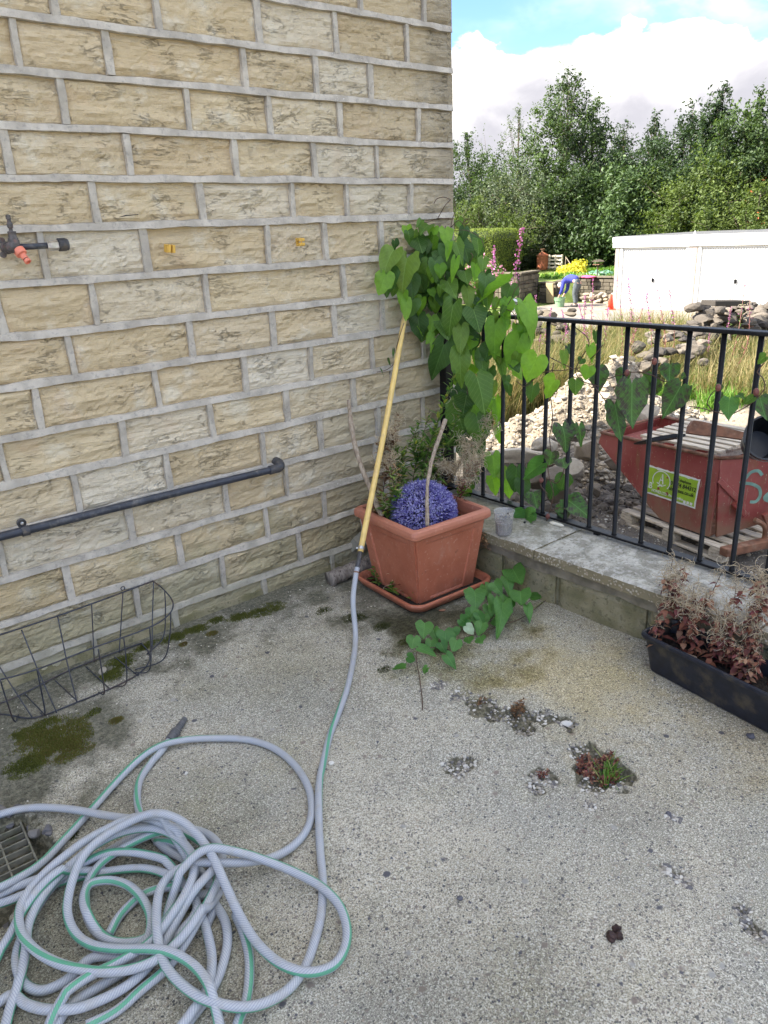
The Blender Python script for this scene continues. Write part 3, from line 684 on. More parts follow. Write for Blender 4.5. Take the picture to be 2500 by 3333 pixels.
for i in range(13):
    y0, y1 = yy[i+1]+.010, yy[i]-.010; nx, nz = 22, 9
    u = np.linspace(y0, y1, nx); w = np.linspace(-.05, .142, nz); U_, Z_ = np.meshgrid(u, w, indexing='ij'); P = np.stack([0*U_+i, U_, Z_], -1)
    e = np.minimum(np.minimum(U_-y0, y1-U_), .142-Z_); X_ = -.362-np.clip(e/.03, 0, 1)**.6*(.014+.006*fbm(P*np.array([1, 7, 24]), i, 4))
    V = np.stack([X_, U_, Z_], -1); I = np.arange(nx*nz).reshape(nx, nz); F = np.stack([I[:-1, :-1], I[:-1, 1:], I[1:, 1:], I[1:, :-1]], -1).reshape(-1, 4)
    ring = list(I[:, 0])+list(I[-1, 1:])+list(I[::-1, -1][1:])+list(I[0, ::-1][1:-1]); V = V.reshape(-1, 3); b = V[ring].copy(); b[:, 0] = -.34; n = len(V); k = len(ring)
    MB().add(np.vstack([V, b]), [tuple(f) for f in F]+[(ring[i_], ring[(i_+1) % k], n+(i_+1) % k, n+i_) for i_ in range(k)]).build('stone', M['wallfoot'], par)
keep(par)

# ------------------------------------------------------------------ railing
rail = thing('railing', 'black metal railing with round bars standing on the coping', 'railing', (-.112, -1.2, CZ))
rx = -.112; zb_ = .262; zt_ = 1.098
mb = MB(); mb.add(*bbox((rx-.022, -5.2, zb_-.010), (rx+.022, -.03, zb_), .002)); mb.build('bottom_rail', M['iron'], rail)
mb = MB(); mb.add(*bbox((rx-.024, -5.2, zt_), (rx+.024, -.03, zt_+.014), .003)); mb.build('top_rail', M['iron'], rail)
bar = None
ybars = [-.175, -.297, -.418, -.54]+[-.6605-.1235*i for i in range(0, 36)]
for y in ybars:
    if bar is None:
        mb = MB(); V, F, uv = tube([(0, 0, zb_-.001), (0, 0, zb_+.004), (0, 0, zt_+.001)], [.0125, .0092, .0092], 14); mb.add(V, F); bar = mb.build('bar', M['iron'], me_only=True, smooth=True)
    o = link('bar', bar, rail); o.location = (rx+.0, y, 0)
mb = MB(); mb.add(*bbox((rx-.025, -.078, CZ-.002), (rx+.025, -.032, 1.145), .003)); mb.build('post', M['iron'], rail)
mb = MB(); mb.add(*bbox((rx-.03, -.09, CZ-.004), (rx+.03, -.02, CZ+.006), .002)); mb.build('base_plate', M['iron'], rail)
for y in (-.95, -1.9, -2.9):
    mb = MB(); mb.add(*bbox((rx-.012, y-.012, CZ-.004), (rx+.012, y+.012, zb_-.009), .002)); mb.build('foot', M['iron'], rail)
keep(rail)
# ------------------------------------------------------------------ tap, clips, waste pipe on the wall
def wpt(x, y, off=.0): return gy(x, y, -off)
tp = wpt(52, 805, .05)
tap = thing('garden_tap', 'bare grey outdoor tap body without handle with orange hose connector on the stone wall', 'tap', (tp[0], -.05, tp[2]))
cx, cz = tp[0]-.004, tp[2]+.0
Y_ = np.array([0, -1, 0.]); Xv = np.array([1., 0, 0]); Zv = np.array([0, 0, 1.])
mb = MB()   # star shaped wall plate
for a in range(3):
    th = rad(90+25+a*120); q = np.array([cx-.016+math.cos(th)*.024, -.022, cz+math.sin(th)*.024])
    mb.add(*obox((np.array([cx-.016, -.022, cz])+q)/2, (math.cos(th), 0, math.sin(th)), (0, 1, 0), (-math.sin(th), 0, math.cos(th)), .014, .003, .008, .001))
    mb.add(*lathe([(.0095, 0), (.0095, .006), (.005, .0065), (.004, .005)], 14, q+np.array([0, .003, 0]), Y_))
mb.add(*lathe([(.019, 0), (.019, .008), (.015, .013)], 20, (cx-.016, -.018, cz), Y_)); mb.build('wall_plate', M['tap_body'], tap, smooth=False)
mb = MB(); mb.add(*lathe([(.013, -.0), (.0145, .012), (.015, .03), (.0165, .04), (.0155, .05)], 20, (cx-.012, -.02, cz), Y_))
mb.add(*lathe([(.013, -.012), (.0155, 0), (.0165, .010), (.017, .024), (.0150, .026), (.0150, .030), (.0125, .032), (.0115, .046), (.0125, .047), (.0125, .050), (.009, .051)], 20, (cx, -.052, cz-.004), Zv)); mb.build('tap_body', M['tap_body'], tap, smooth=True)
mb = MB(); mb.add(*lathe([(.0062, 0), (.0055, .008), (.0085, .012), (.009, .022), (.0065, .027), (.0058, .033), (.0078, .036), (.0072, .046), (.003, .048)], 12, (cx-.001, -.052, cz+.046), Zv)); mb.build('spindle', M['tap_body'], tap)
dn = np.array([.32, -.55, -.77]); dn /= np.linalg.norm(dn); c0 = np.array([cx+.006, -.058, cz-.006])
V, F = lathe([(.015, 0), (.0175, .002), (.0175, .017), (.0165, .020), (.0105, .021), (.0098, .030), (.0092, .037)], 22, c0, dn)
mb = MB(); mb.add(V, F)
for k in range(22): pass
mb.build('hose_connector', M['orange_plastic'], tap)
mb = MB(); mb.add(*lathe([(.0078, 0), (.0078, .003)], 16, c0+dn*.037, dn)); mb.build('o_ring', M['black'], tap)
mb = MB(); mb.add(*lathe([(.0098, 0), (.0102, .002), (.0102, .010), (.0070, .0105), (.0062, .004)], 18, c0+dn*.040, dn)); mb.build('nozzle_tip', M['orange_plastic'], tap)
xp = wpt(150, 803, .05)
at = MB(); at_(at, [(cx+.010, -.055, cz), (cx+.098, -.055, cz+.001)], .0095, 14); at.build('pipe_stub', M['black_pipe'], tap, smooth=True)
mb = MB(); mb.add(*lathe([(.0115, 0), (.013, .001), (.013, .006), (.0155, .008), (.0165, .014), (.0155, .026), (.0165, .032), (.0150, .034)], 6, (cx+.095, -.055, cz+.001), Xv)); mb.build('nut', M['brass'], tap)
mb = MB(); V, F = lathe([(.0155, 0), (.0185, .001), (.0185, .028), (.0165, .031), (.010, .031), (.009, .02)], 28, (cx+.129, -.055, cz+.002), Xv); mb.add(V, F)
for k in range(28):
    a = k/28*2*math.pi; mb.add(*obox((cx+.141, -.055+math.cos(a)*.0188, cz+.002+math.sin(a)*.0188), (1, 0, 0), (0, math.cos(a), math.sin(a)), (0, -math.sin(a), math.cos(a)), .011, .0009, .0009))
mb.build('end_cap', M['dark_plastic'], tap)
keep(tap)
def clip(x, y, lab, yaw_):
    p = wpt(x, y, .02); t = thing('pipe_clip', lab, 'pipe clip', p, 'yellow pipe clips on the wall')
    s = .016
    mb = MB(); mb.add(*bbox((-s, -.004, -s*.8), (s*.9, .004, s*.8), .001)); b = mb.build('back_plate', M['yellow_plastic'], t)
    for i, sx in enumerate((-1, 1)):
        mb = MB(); mb.add(*bbox((sx*s*.62-.005, -.024, -s*.95), (sx*s*.62+.005, -.003, s*.7), .0015)); mb.add(*bbox((sx*s*.62-.007*(1 if sx > 0 else .4), -.027, -s*.95), (sx*s*.62+.007*(1 if sx < 0 else .4), -.022, s*.7), .001)); mb.build('jaw', M['yellow_plastic'], t)
    mb = MB(); mb.add(*lathe([(.004, 0), (.004, .002), (.001, .0025)], 10, (0, -.004, 0), (0, -1, 0))); mb.build('screw', M['brass'], t)
    t.rotation_euler = (0, yaw_, 0); return t
clip(549, 808, 'yellow plastic pipe clip on the wall nearer the tap, opening downwards', 0.12)
clip(973, 788, 'yellow plastic pipe clip on the wall nearer the vine, opening to the right', rad(90))
# black plastic waste pipe
wa, wb = gy(-60, 1762, -.045), gy(905, 1524, -.045)
wp = thing('waste_pipe', 'black plastic pipe running low along the stone wall', 'pipe', wa)
dv = (wb-wa); dv /= np.linalg.norm(dv)
ext = wa-dv*1.2
mb = MB(); at_(mb, resample([ext, wa, (wa+wb)/2+np.array([0, 0, .002]), wb], .05), .0148, 18); mb.build('pipe', M['black_pipe'], wp, smooth=True)
mb = MB(); V, F, uv = tube([wb-dv*.042, wb-dv*.004, wb-dv*.0035+0*dv], [.0185, .0185, .0185], 18); mb.add(V, F)
el = resample([wb-dv*.006, wb+dv*.012+np.array([0, .003, .004]), wb+dv*.022+np.array([0, .022, .012]), wb+dv*.020+np.array([0, .05, .016])], .005)
V, F, uv = tube(el, .0195, 18); mb.add(V, F); mb.build('elbow', M['dark_plastic'], wp, smooth=True)
br = gy(75, 1722, -.05); pc = gy(82, 1728, -.045)
mb = MB()
V, F, uv = tube([pc-dv*.012, pc+dv*.012], [.0178, .0178], 18); mb.add(V, F)
mb.add(*lathe([(.015, 0), (.015, .012), (.012, .013), (.0105, .008)], 18, (pc[0]-.004, -.03, pc[2]+.028), (0, -1, 0)))
mb.add(*bbox((pc[0]-.012, -.035, pc[2]-.0), (pc[0]+.006, -.012, pc[2]+.03), .002)); mb.build('bracket', M['dark_plastic'], wp)
mb = MB(); mb.add(*lathe([(.0055, 0), (.0055, .006), (.002, .0075)], 12, (pc[0]-.004, -.040, pc[2]+.028), (0, -1, 0))); mb.build('screw', M['brass'], wp)
keep(wp)
# thin dark twig caught on a stone above
tw = gy(420, 702, -.022)
mb = MB(); at_(mb, [tw+np.array([-.035, 0, -.004]), tw+np.array([-.01, -.002, .001]), tw+np.array([.033, 0, .003])], [.0008, .0022, .0012], 6)
tag(mb.build('twig', M['black'], None), 'thin black twig caught on the stone above the tap and clip', 'twig')

# ------------------------------------------------------------------ wire basket leaning on the wall
bk = thing('wire_basket', 'empty rusty wire trough basket resting against the foot of the wall', 'basket', gz(300, 2200))
def Bw(mb, pts, r=.0024, st=.01): at_(mb, resample(pts, st), r, 6)
RT = [gy(x, y, -.02) for x, y in ((-160, 2262), (15, 2058), (190, 2005), (500, 1892), (548, 1905), (565, 1940))]
# back top wire on the wall, back bottom wire near wall foot, front bottom wire on the patio, front top rim
bt = [gy(-330, 2168, -.022), gy(10, 2063, -.022), gy(250, 1983, -.022), gy(498, 1891, -.022)]
# front rim bows outwards
zr = bt[3][2]
def on_(x, y, z): return gz(x, y, z)
fr = [bt[3], on_(536, 1922, zr+.002), on_(563, 1962, zr-.004), on_(548, 2002, zr-.010), on_(480, 2045, zr-.014), on_(300, 2110, zr-.02), on_(130, 2175, zr-.022), on_(0, 2212, zr-.022), on_(-160, 2235, zr-.02), on_(-330, 2230, zr-.014), bt[0]]
bb = [gz(-260, 2350, .012), gz(0, 2290, .012), gz(230, 2180, .010), gz(440, 2100, .010), gz(462, 2096, .012)]
fb = [gz(462, 2096, .012), gz(482, 2120, .008), gz(486, 2150, .006), gz(455, 2190, .006), gz(380, 2232, .006), gz(250, 2286, .006), gz(110, 2336, .006), gz(0, 2325, .010), gz(-130, 2345, .01), gz(-260, 2350, .012)]
mb = MB(); Bw(mb, bt, .0030); Bw(mb, fr, .0028); mb.build('rim', M['wire'], bk, smooth=True)
mb = MB(); Bw(mb, bb, .0028); Bw(mb, fb, .0028); mb.build('base_ring', M['wire'], bk, smooth=True)
def pair(p, q, bow=(0, -.012, -.01)): return [p, (np.array(p)*.55+np.array(q)*.45)+np.array(bow), q]
up = [((500, 1892), (495, 2115)), ((400, 1930), (388, 2125)), ((298, 1965), (307, 2155)), ((188, 2008), (250, 2283)), ((70, 2050), (185, 2320)), ((-55, 2085), (105, 2335))]
for (a, b) in up:
    A = gy(*a, -.022)
    B = gz(*b, .010)
    mb = MB(); mid = A*.45+B*.55; mid[2] -= .004; mid[1] = (A[1]+B[1])/2; Bw(mb, [A, mid, B]); mb.build('upright_wire', M['wire'], bk, smooth=True)
for (a, b, zc) in (((536, 1920), (478, 2130), 0), ((556, 1995), (440, 2180), 0), ((487, 2040), (435, 2190), 0), ((403, 2078), (372, 2235), 0), ((320, 2113), (320, 2253), 0), ((0, 2210), (60, 2325), 0), ((120, 2178), (130, 2320), 0)):
    A = on_(a[0], a[1], zr-.012); B = gz(b[0], b[1], .006); mid = A*.3+B*.7; mid[:2] += (A[:2]-B[:2])*.35; mid[2] -= .0
    m1 = A*.9+B*.1; m1[2] = A[2]*.6+B[2]*.4; mid = A*.66+B*.34; mid[2] = A[2]*.15+B[2]*.85
    mb = MB(); Bw(mb, [A, m1, mid, B]); mb.build('front_wire', M['wire'], bk, smooth=True)
for (a, b) in (((372, 2137), (450, 2200)), ((280, 2170), (355, 2240)), ((180, 2215), (250, 2280)), ((80, 2258), (145, 2325))):
    mb = MB(); Bw(mb, [gz(*a, .010), gz(*b, .006)]); mb.build('base_wire', M['wire'], bk, smooth=True)
lp = gy(400, 1915, -.023); mb = MB()
at_(mb, [lp+np.array([math.cos(a)*.0075, 0, math.sin(a)*.0075]) for a in np.linspace(-1.4, 4.6, 16)], .0018, 6); mb.build('hanging_loop', M['wire'], bk, smooth=True)
keep(bk)

# ------------------------------------------------------------------ planter, saucer
PC = np.array([-.628, -.425, 0]); PR = rad(-3)
pm = np.array([[math.cos(PR), math.sin(PR), 0], [-math.sin(PR), math.cos(PR), 0], [0, 0, 1]])
def PL(V): return np.asarray(V, float)@pm+PC
pot = thing('square_planter', 'square tapered terracotta plastic planter in the corner of the patio', 'planter', PC)
def sq(h, z, rr=.0, n=4):
    pts = []
    for (sx, sy) in ((1, 1), (-1, 1), (-1, -1), (1, -1)):
        if rr == 0: pts.append((sx*h, sy*h, z)); continue
        a0 = math.atan2(sy, sx)-math.pi/4
        for k in range(n+1):
            a = a0+k/n*math.pi/2; pts.append((sx*(h-rr)+rr*math.cos(a), sy*(h-rr)+rr*math.sin(a), z))
    return pts
def loft(loops, closed_bottom=True, cap_top=False):
    V = np.array(sum(loops, [])); k = len(loops[0]); F = []
    for i in range(len(loops)-1):
        for j in range(k): F.append((i*k+j, i*k+(j+1) % k, (i+1)*k+(j+1) % k, (i+1)*k+j))
    if closed_bottom: F.append(tuple(range(k))[::-1])
    if cap_top: F.append(tuple((len(loops)-1)*k+j for j in range(k)))
    return V, F
zb0, zt0 = .018, .325; hb, ht = .150, .186
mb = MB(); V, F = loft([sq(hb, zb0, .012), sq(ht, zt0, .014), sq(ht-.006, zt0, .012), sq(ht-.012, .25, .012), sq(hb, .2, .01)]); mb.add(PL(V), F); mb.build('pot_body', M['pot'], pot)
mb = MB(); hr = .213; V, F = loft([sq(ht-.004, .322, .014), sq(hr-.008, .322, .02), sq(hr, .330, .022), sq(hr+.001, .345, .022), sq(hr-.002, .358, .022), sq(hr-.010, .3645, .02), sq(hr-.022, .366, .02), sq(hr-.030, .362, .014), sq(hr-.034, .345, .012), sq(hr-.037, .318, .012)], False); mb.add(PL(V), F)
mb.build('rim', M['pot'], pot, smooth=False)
# raised frames round the recessed panels
def face_pt(side, u, v, out=0):
    h = hb+(ht-hb)*v; z = zb0+(zt0-zb0)*v; p = (u*h, -(h+out), z)
    a = side*math.pi/2; return (p[0]*math.cos(a)-p[1]*math.sin(a), p[0]*math.sin(a)+p[1]*math.cos(a), p[2])
for side in range(4):
    mb = MB()
    outer = [(-.995, .0), (.995, .0), (.995, .99), (-.995, .99)]; inner = [(-.60, .02), (.60, .02), (.73, .90), (-.73, .90)]
    inn2 = [(-.575, .05), (.575, .05), (.70, .875), (-.70, .875)]
    V = [face_pt(side, u, v, .0065) for u, v in outer]+[face_pt(side, u, v, .0065) for u, v in inner]+[face_pt(side, u, v, -.002) for u, v in inn2]+[face_pt(side, u, v, -.002) for u, v in outer]
    F = []
    for j in range(4):
        k = (j+1) % 4; F += [(j, k, 4+k, 4+j), (4+j, 4+k, 8+k, 8+j), (12+j, 12+k, k, j)]
    mb.add(PL(V), F); mb.build('panel_frame', M['pot'], pot)
mb = MB(); gxx, gyy = np.meshgrid(np.linspace(-.172, .172, 30), np.linspace(-.172, .172, 30), indexing='ij'); zz = .300+.008*fbm(np.stack([gxx, gyy, 0*gxx], -1)*30, 5, 3)
I = np.arange(900).reshape(30, 30); mb.add(PL(np.stack([gxx, gyy, zz], -1).reshape(-1, 3)), np.stack([I[:-1, :-1], I[1:, :-1], I[1:, 1:], I[:-1, 1:]], -1).reshape(-1, 4)); mb.build('soil', M['soil'], pot)
keep(pot)
sau = thing('planter_saucer', 'square terracotta plastic saucer with rounded rim under the planter', 'saucer', PC)
mb = MB(); V, F = loft([sq(.196, .003, .05, 8), sq(.212, .010, .055, 8), sq(.222, .026, .06, 8), sq(.226, .036, .06, 8), sq(.224, .043, .06, 8), sq(.217, .046, .058, 8), sq(.210, .042, .055, 8), sq(.206, .030, .05, 8), sq(.196, .012, .045, 8)]); V2 = V
F.append(tuple((8)*36+j for j in range(36))); mb.add(PL(V), F); mb.build('tray', M['pot'], sau, smooth=True)
mb = MB(); V, F = loft([sq(.200, .0135, .05, 8), sq(.198, .0165, .05, 8)]); F.append(tuple(36+j for j in range(36))); mb.add(PL(V), F); mb.build('soil', M['soil'], sau)
keep(sau)

# ------------------------------------------------------------------ ball of lavender coloured sprigs, driftwood, log, rock
def dep(x, y, D): d = ray(x, y)/FPX; return CC+d*D
def pd(P): return float(np.dot(np.asarray(P)-CC, CF))
bc = PL([(-.018, -.035, .352)])[0]; BR = .137
ball = thing('topiary_ball', 'artificial purple lavender ball sitting in the square planter', 'topiary ball', bc)
V, F = ico(3); mb = MB(); mb.add(V*BR*.86+bc, F); m_plain('ball_core', (.03, .028, .06), .9, .4, 60); mb.build('core', M['ball_core'], ball)
mb = MB(); R = np.random.RandomState(3); N = 5200
dirs = R.normal(size=(N, 3)); dirs /= np.linalg.norm(dirs, axis=1)[:, None]; dirs = dirs[dirs[:, 2] > -.55]
m_fol('lavender', [(0, (.035, .028, .12)), (.3, (.10, .085, .34)), (.6, (.20, .18, .50)), (.85, (.33, .32, .62)), (1, (.50, .50, .72))], .6, .15, (1.2, 1.1, 1.5, 1))
hole = PL([(-.02, -.20, .37)])[0]-bc; hole /= np.linalg.norm(hole)
for d in dirs:
    a = R.normal(size=3); a -= d*a.dot(d); a /= np.linalg.norm(a); b = np.cross(d, a)
    base = bc+d*BR*R.uniform(.80, .86); L = BR*R.uniform(.13, .24); t0 = R.uniform(.25, .85)
    if np.dot(d, hole) > .955 and R.rand() < .7: t0 = R.uniform(0, .15); L *= .5
    dd = d+a*R.uniform(-.25, .25)+b*R.uniform(-.25, .25); tip = base+dd*L
    w = .0011
    mb.add([base-a*w, base+a*w, tip+a*w*.6, tip-a*w*.6], [(0, 1, 2, 3)], t0*.7)
    for q in range(4):
        s_ = R.uniform(.45, 1.0); an = R.uniform(0, 6.28); e = a*math.cos(an)+b*math.sin(an); o = base+dd*L*s_; l = R.uniform(.0035, .0075)
        f = np.cross(e, d)*.0012; q2 = o+e*l+d*l*.8
        mb.add([o-f, o+f, q2+f*.6, q2-f*.6], [(0, 1, 2, 3)], min(1, t0+.28*s_+R.uniform(0, .1)))
mb.build('sprigs', M['lavender'], ball, kind='stuff')
keep(ball)
def cam_path(pts): return [dep(x, y, D) for x, y, D in pts]
q = PL([(-.13, -.09, .30)])[0]; Dq = pd(q)
def stickr(name, pts, rr, label, mat, seed, n=12):
    P = resample(pts, .012); k = len(P); r = np.interp(np.linspace(0, 1, k), np.linspace(0, 1, len(rr)), rr)
    V, F, uv = tube(P, r, n); nn = fbm(V*np.array([60, 60, 14])+seed, seed, 3); V = V.copy()
    ctr = np.repeat(P, n, axis=0); dirn = V[:len(ctr)]-ctr; V[:len(ctr)] += dirn*(nn[:len(ctr), None]*.22)
    mb = MB(); mb.add(V, F); return mb.build(name, mat, None, smooth=True)
Dl = pd(PL([(-.165, .02, .35)])[0])
st1 = stickr('driftwood_stick', cam_path([(1134, 1302, Dl+.05), (1143, 1380, Dl+.04), (1158, 1460, Dl+.03), (1180, 1530, Dl+.02), (1205, 1590, Dl+.01), (1225, 1640, Dl), (1242, 1680, Dl)]), [.0075, .0105, .011, .0105, .010, .012, .011], '', M['driftwood'], 5)
tag(st1, 'curved grey driftwood stick leaning left out of the planter against the wall', 'stick')
Df = pd(PL([(-.155, -.155, .31)])[0])
st2 = stickr('driftwood_stick', cam_path([(1450, 1366, Df+.14), (1432, 1420, Df+.11), (1408, 1490, Df+.07), (1394, 1560, Df+.04), (1390, 1620, Df+.015), (1391, 1712, Df-.005)]), [.0085, .0085, .008, .0075, .008, .0075], '', M['driftwood'], 9)
tag(st2, 'thin brown driftwood stick standing upright in front of the purple ball', 'stick')
la, lb = gz(1072, 1885, .032), gz(1215, 1830, .036)
lb2 = la+(lb-la)*1.25
lg = stickr('log', [la, la*.5+lb2*.5+np.array([0, 0, .003]), lb2], [.034, .033, .036, .033], '', M['bark'], 13, 18)
tag(lg, 'short weathered grey log lying between the wall and the planter', 'log')
rc = gz(1190, 1850, .0)
mb = MB(); V, F = rock(np.array([rc[0]+.06, rc[1]+.12, .085]), (.075, .06, .10), 4, 4, .3, 6); mb.add(V, F, .6)
m_t('aggregate_lump', [(0, (.20, .19, .15)), (1, (.40, .38, .30))], .95, 90, .9, .004)
tag(mb.build('rock', M['aggregate_lump'], None), 'rough grey lump of concrete standing behind the planter by the wall', 'rock')
# yellow tube with clip and grey coupling, top hidden in the vine
ya, yb = gz(1173, 1800, .16), None
ya = dep(1173, 1796, pd(PL([(-.235, -.16, .25)])[0])); yb = gy(1316, 1040, -.09)
yt = thing('yellow_tube', 'thin yellow plastic tube leaning from the planter up into the vine', 'tube', ya)
sg = yb+(yb-ya)*.02
mb = MB(); at_(mb, resample([ya, ya*.5+yb*.5+np.array([.004, -.002, -.003]), yb, sg], .04), .0118, 16); mb.build('tube', M['yellow_tube'], yt, smooth=True)
du = (yb-ya)/np.linalg.norm(yb-ya)
mb = MB(); at_(mb, [ya+du*.010, ya+du*.022], .0135, 16); mb.add(*obox(ya+du*.016+CR*-.016, CR, CF, CU, .004, .006, .004, .001)); mb.build('hose_clip', M['brass'], yt, smooth=False)
keep(yt)
# clear plastic pot on the coping behind the planter
cp = gz(1640, 1738, CZ); cp = np.array([cp[0]-.0, cp[1], CZ])
m, nt = newmat('clear_plastic'); n_ = noise(nt, pos(nt), 30, 5)
gl = nd(nt, 'ShaderNodeBsdfPrincipled', {'Base Color': (.62, .62, .62, 1), 'Roughness': .2, 'Alpha': .28}).outputs[0]; finish(nt, gl); M['clear'] = m
cpt = thing('plastic_pot', 'cloudy clear plastic pot of dry debris on the coping beside the planter', 'pot', cp)
mb = MB(); V, F = lathe([(.032, .001), (.034, .003), (.043, .10), (.0455, .102), (.0455, .106), (.0420, .106), (.0405, .10), (.0315, .006)], 28, cp); mb.add(V, F[:-2]+[F[-2]]); mb.build('pot_wall', M['clear'], cpt, smooth=True)
mb = MB(); mb.add(*lathe([(.0305, .006), (.036, .050), (.034, .056), (.01, .060)], 20, cp)); 
R = np.random.RandomState(2)
for i in range(26): mb.add(*rock(cp+np.array([R.uniform(-.025, .025), R.uniform(-.025, .025), R.uniform(.055, .092)]), R.uniform(.004, .009), 1, i))
mb.build('debris', M['bark'], cpt, kind='stuff')
keep(cpt)

# ------------------------------------------------------------------ black trough
ta = gz(2078, 2054, .150); 
ang = rad(-97.0)
ex = np.array([math.cos(ang), math.sin(ang), 0]); ey = np.array([-math.sin(ang), math.cos(ang), 0])   # ex along length, ey towards the parapet
TL_, TW_, TH_ = .72, .178, .150
def TR(V): V = np.asarray(V, float); return np.array([ta[0], ta[1], 0])+V[:, :1]*ex+V[:, 1:2]*ey+V[:, 2:]*np.array([[0, 0, 1]])
def rrect(x0, x1, y0, y1, z, r, n=5):
    pts = []
    for (cx_, cy_, a0) in ((x1-r, y1-r, 0), (x0+r, y1-r, 90), (x0+r, y0+r, 180), (x1-r, y0+r, 270)):
        for k in range(n+1):
            a = rad(a0+90*k/n); pts.append((cx_+r*math.cos(a), cy_+r*math.sin(a), z))
    return pts
tr = thing('plant_trough', 'long black plastic plant trough standing against the parapet', 'trough', TR([(TL_/2, TW_/2, 0)])[0])
def rl(i, z, r=.03): return rrect(i, TL_-i, i, TW_-i, z, max(.006, r-i*.4))
L_ = [rl(.034, .0, .03), rl(.030, .006, .03), rl(.011, .124, .03), rl(.010, .130), rl(.000, .132), rl(-.002, .139), rl(.000, .147), rl(.005, .150), rl(.011, .148), rl(.014, .140), rl(.020, .105), rl(.024, .08)]
V, F = loft(L_, True); mb = MB(); mb.add(TR(V), F); mb.build('trough_body', M['trough'], tr, smooth=False)
mb = MB(); xx, yy_ = np.meshgrid(np.linspace(.016, TL_-.016, 60), np.linspace(.016, TW_-.016, 18), indexing='ij'); zz = .098+.006*fbm(np.stack([xx, yy_, 0*xx], -1)*35, 5, 3)
I = np.arange(1080).reshape(60, 18); mb.add(TR(np.stack([xx, yy_, zz], -1).reshape(-1, 3)), np.stack([I[:-1, :-1], I[1:, :-1], I[1:, 1:], I[:-1, 1:]], -1).reshape(-1, 4)); mb.build('soil', M['soil'], tr)
keep(tr)
mb = MB(); at_(mb, resample(TR([(.095, .035, .107), (.13, .055, .112), (.165, .05, .118), (.185, .065, .112)]), .01), [.0035]*3+[.0045]*6+[.002]*20 if False else .004, 8)
tag(mb.build('twig', M['driftwood'], None, smooth=True), 'pale bent twig lying on the soil inside the black trough', 'twig')

# ------------------------------------------------------------------ drain grating in its broken hole
dr = thing('drain_grating', 'galvanised drain grating in a broken hole in the concrete', 'drain cover', (DRAIN_C[0], DRAIN_C[1], -.02))
ga, gb, gc_ = gz(128, 2818, -.02), gz(62, 2665, -.02), gz(-260, 2960, -.02)   # near right corner, far right corner, along the bars
eu = gb-ga; Lu = np.linalg.norm(eu); eu /= Lu; ev = np.cross([0, 0, 1], eu); 
Lv = .19; Z3 = np.array([0, 0, 1.])
o = ga
def gbar(name, c0_, c1_, w, h):
    c0_ = np.array(c0_); c1_ = np.array(c1_); d = c1_-c0_; L = np.linalg.norm(d); d /= L
    mb = MB(); mb.add(*obox((c0_+c1_)/2-Z3*h/2, d, np.cross(Z3, d), Z3, L/2, w/2, h/2, .001)); return mb.build(name, M['steel_grate'], dr)
gbar('frame_bar', o, o+ev*Lv, .006, .022); gbar('frame_bar', o+eu*Lu, o+eu*Lu+ev*Lv, .006, .022)
gbar('frame_bar', o+eu*.003, o+eu*(Lu-.003), .005, .022); gbar('frame_bar', o+ev*Lv+eu*.003, o+ev*Lv+eu*(Lu-.003), .005, .022)
nb = 7
for i in range(1, nb): gbar('slat', o+eu*Lu*i/nb+ev*.003, o+eu*Lu*i/nb+ev*(Lv-.003), .004, .018)
for k in (.33, .66): gbar('cross_bar', o+ev*Lv*k+eu*.003-Z3*.002, o+ev*Lv*k+eu*(Lu-.003)-Z3*.002, .005, .008)
keep(dr)

# ------------------------------------------------------------------ small things lying about
def lie(name, label, cat, x, y, s, mat, seed=1, z=0, sub=2, sh=(1, 1, .6), t=.5, grp=None):
    p = gz(x, y, z); b = zp(p[0], p[1]) if z == 0 else z
    mb = MB(); V, F = rock((p[0], p[1], b+s*sh[2]*.75), (s*sh[0], s*sh[1], s*sh[2]), sub, seed); mb.add(V, F, t); return tag(mb.build(name, mat, None), label, cat, grp)
q = gz(2004, 3052); V = []; mb = MB()
for i, (dx_, dy_, s) in enumerate(((-.010, .004, .013), (.004, -.006, .011), (.014, .008, .010))): mb.add(*rock((q[0]+dx_, q[1]+dy_, .008), (s, s*.8, .009), 3, 20+i, .8, 2), .2)
tag(mb.build('dried_fruit_husk', M['dark_brown'], None), 'dark brown shrivelled husk lying alone on the open concrete', 'husk')
m_t('pebble', [(0, (.75, .73, .68)), (.4, (.42, .38, .31)), (.7, (.20, .19, .18)), (1, (.10, .10, .12))], .8, 60, .3, .001)
lie('pebble', 'white pebble right beside the long straight run of hose', 'pebble', 1078, 2487, .009, M['pebble'], 3, t=0)
lie('pebble', 'white pebble lying inside the big loop of hose', 'pebble', 607, 2520, .008, M['pebble'], 4, t=.05)
lie('pebble', 'pale flat pebble at the right end of the long crack in the concrete', 'pebble', 1845, 2348, .016, M['pebble'], 5, sh=(1.3, .8, .6), t=.1)
lie('stone_chip', 'small dark stone chip on the concrete below the black trough', 'stone', 2445, 2398, .014, M['pebble'], 6, t=1)
lie('stone_chip', 'flat grey stone flake lying inside the wire basket', 'stone', 335, 2190, .022, M['pebble'], 7, sh=(1.3, .6, .35), t=.45)
lie('stone_chip', 'dark blue-grey stone chip in the concrete right of the grassy weed', 'stone', 2178, 2648, .009, M['pebble'], 8, t=1)
lie('stone_chip', 'blackish stone chip set in the middle of the concrete below the pocket of gravel', 'stone', 1497, 2928, .008, M['pebble'], 9, t=.95)
lie('leaf_litter', 'curled brown dead leaf on the concrete under the saucer rim', 'dead leaf', 1440, 1990, .012, M['rust'], 9, sh=(1.3, .8, .5))
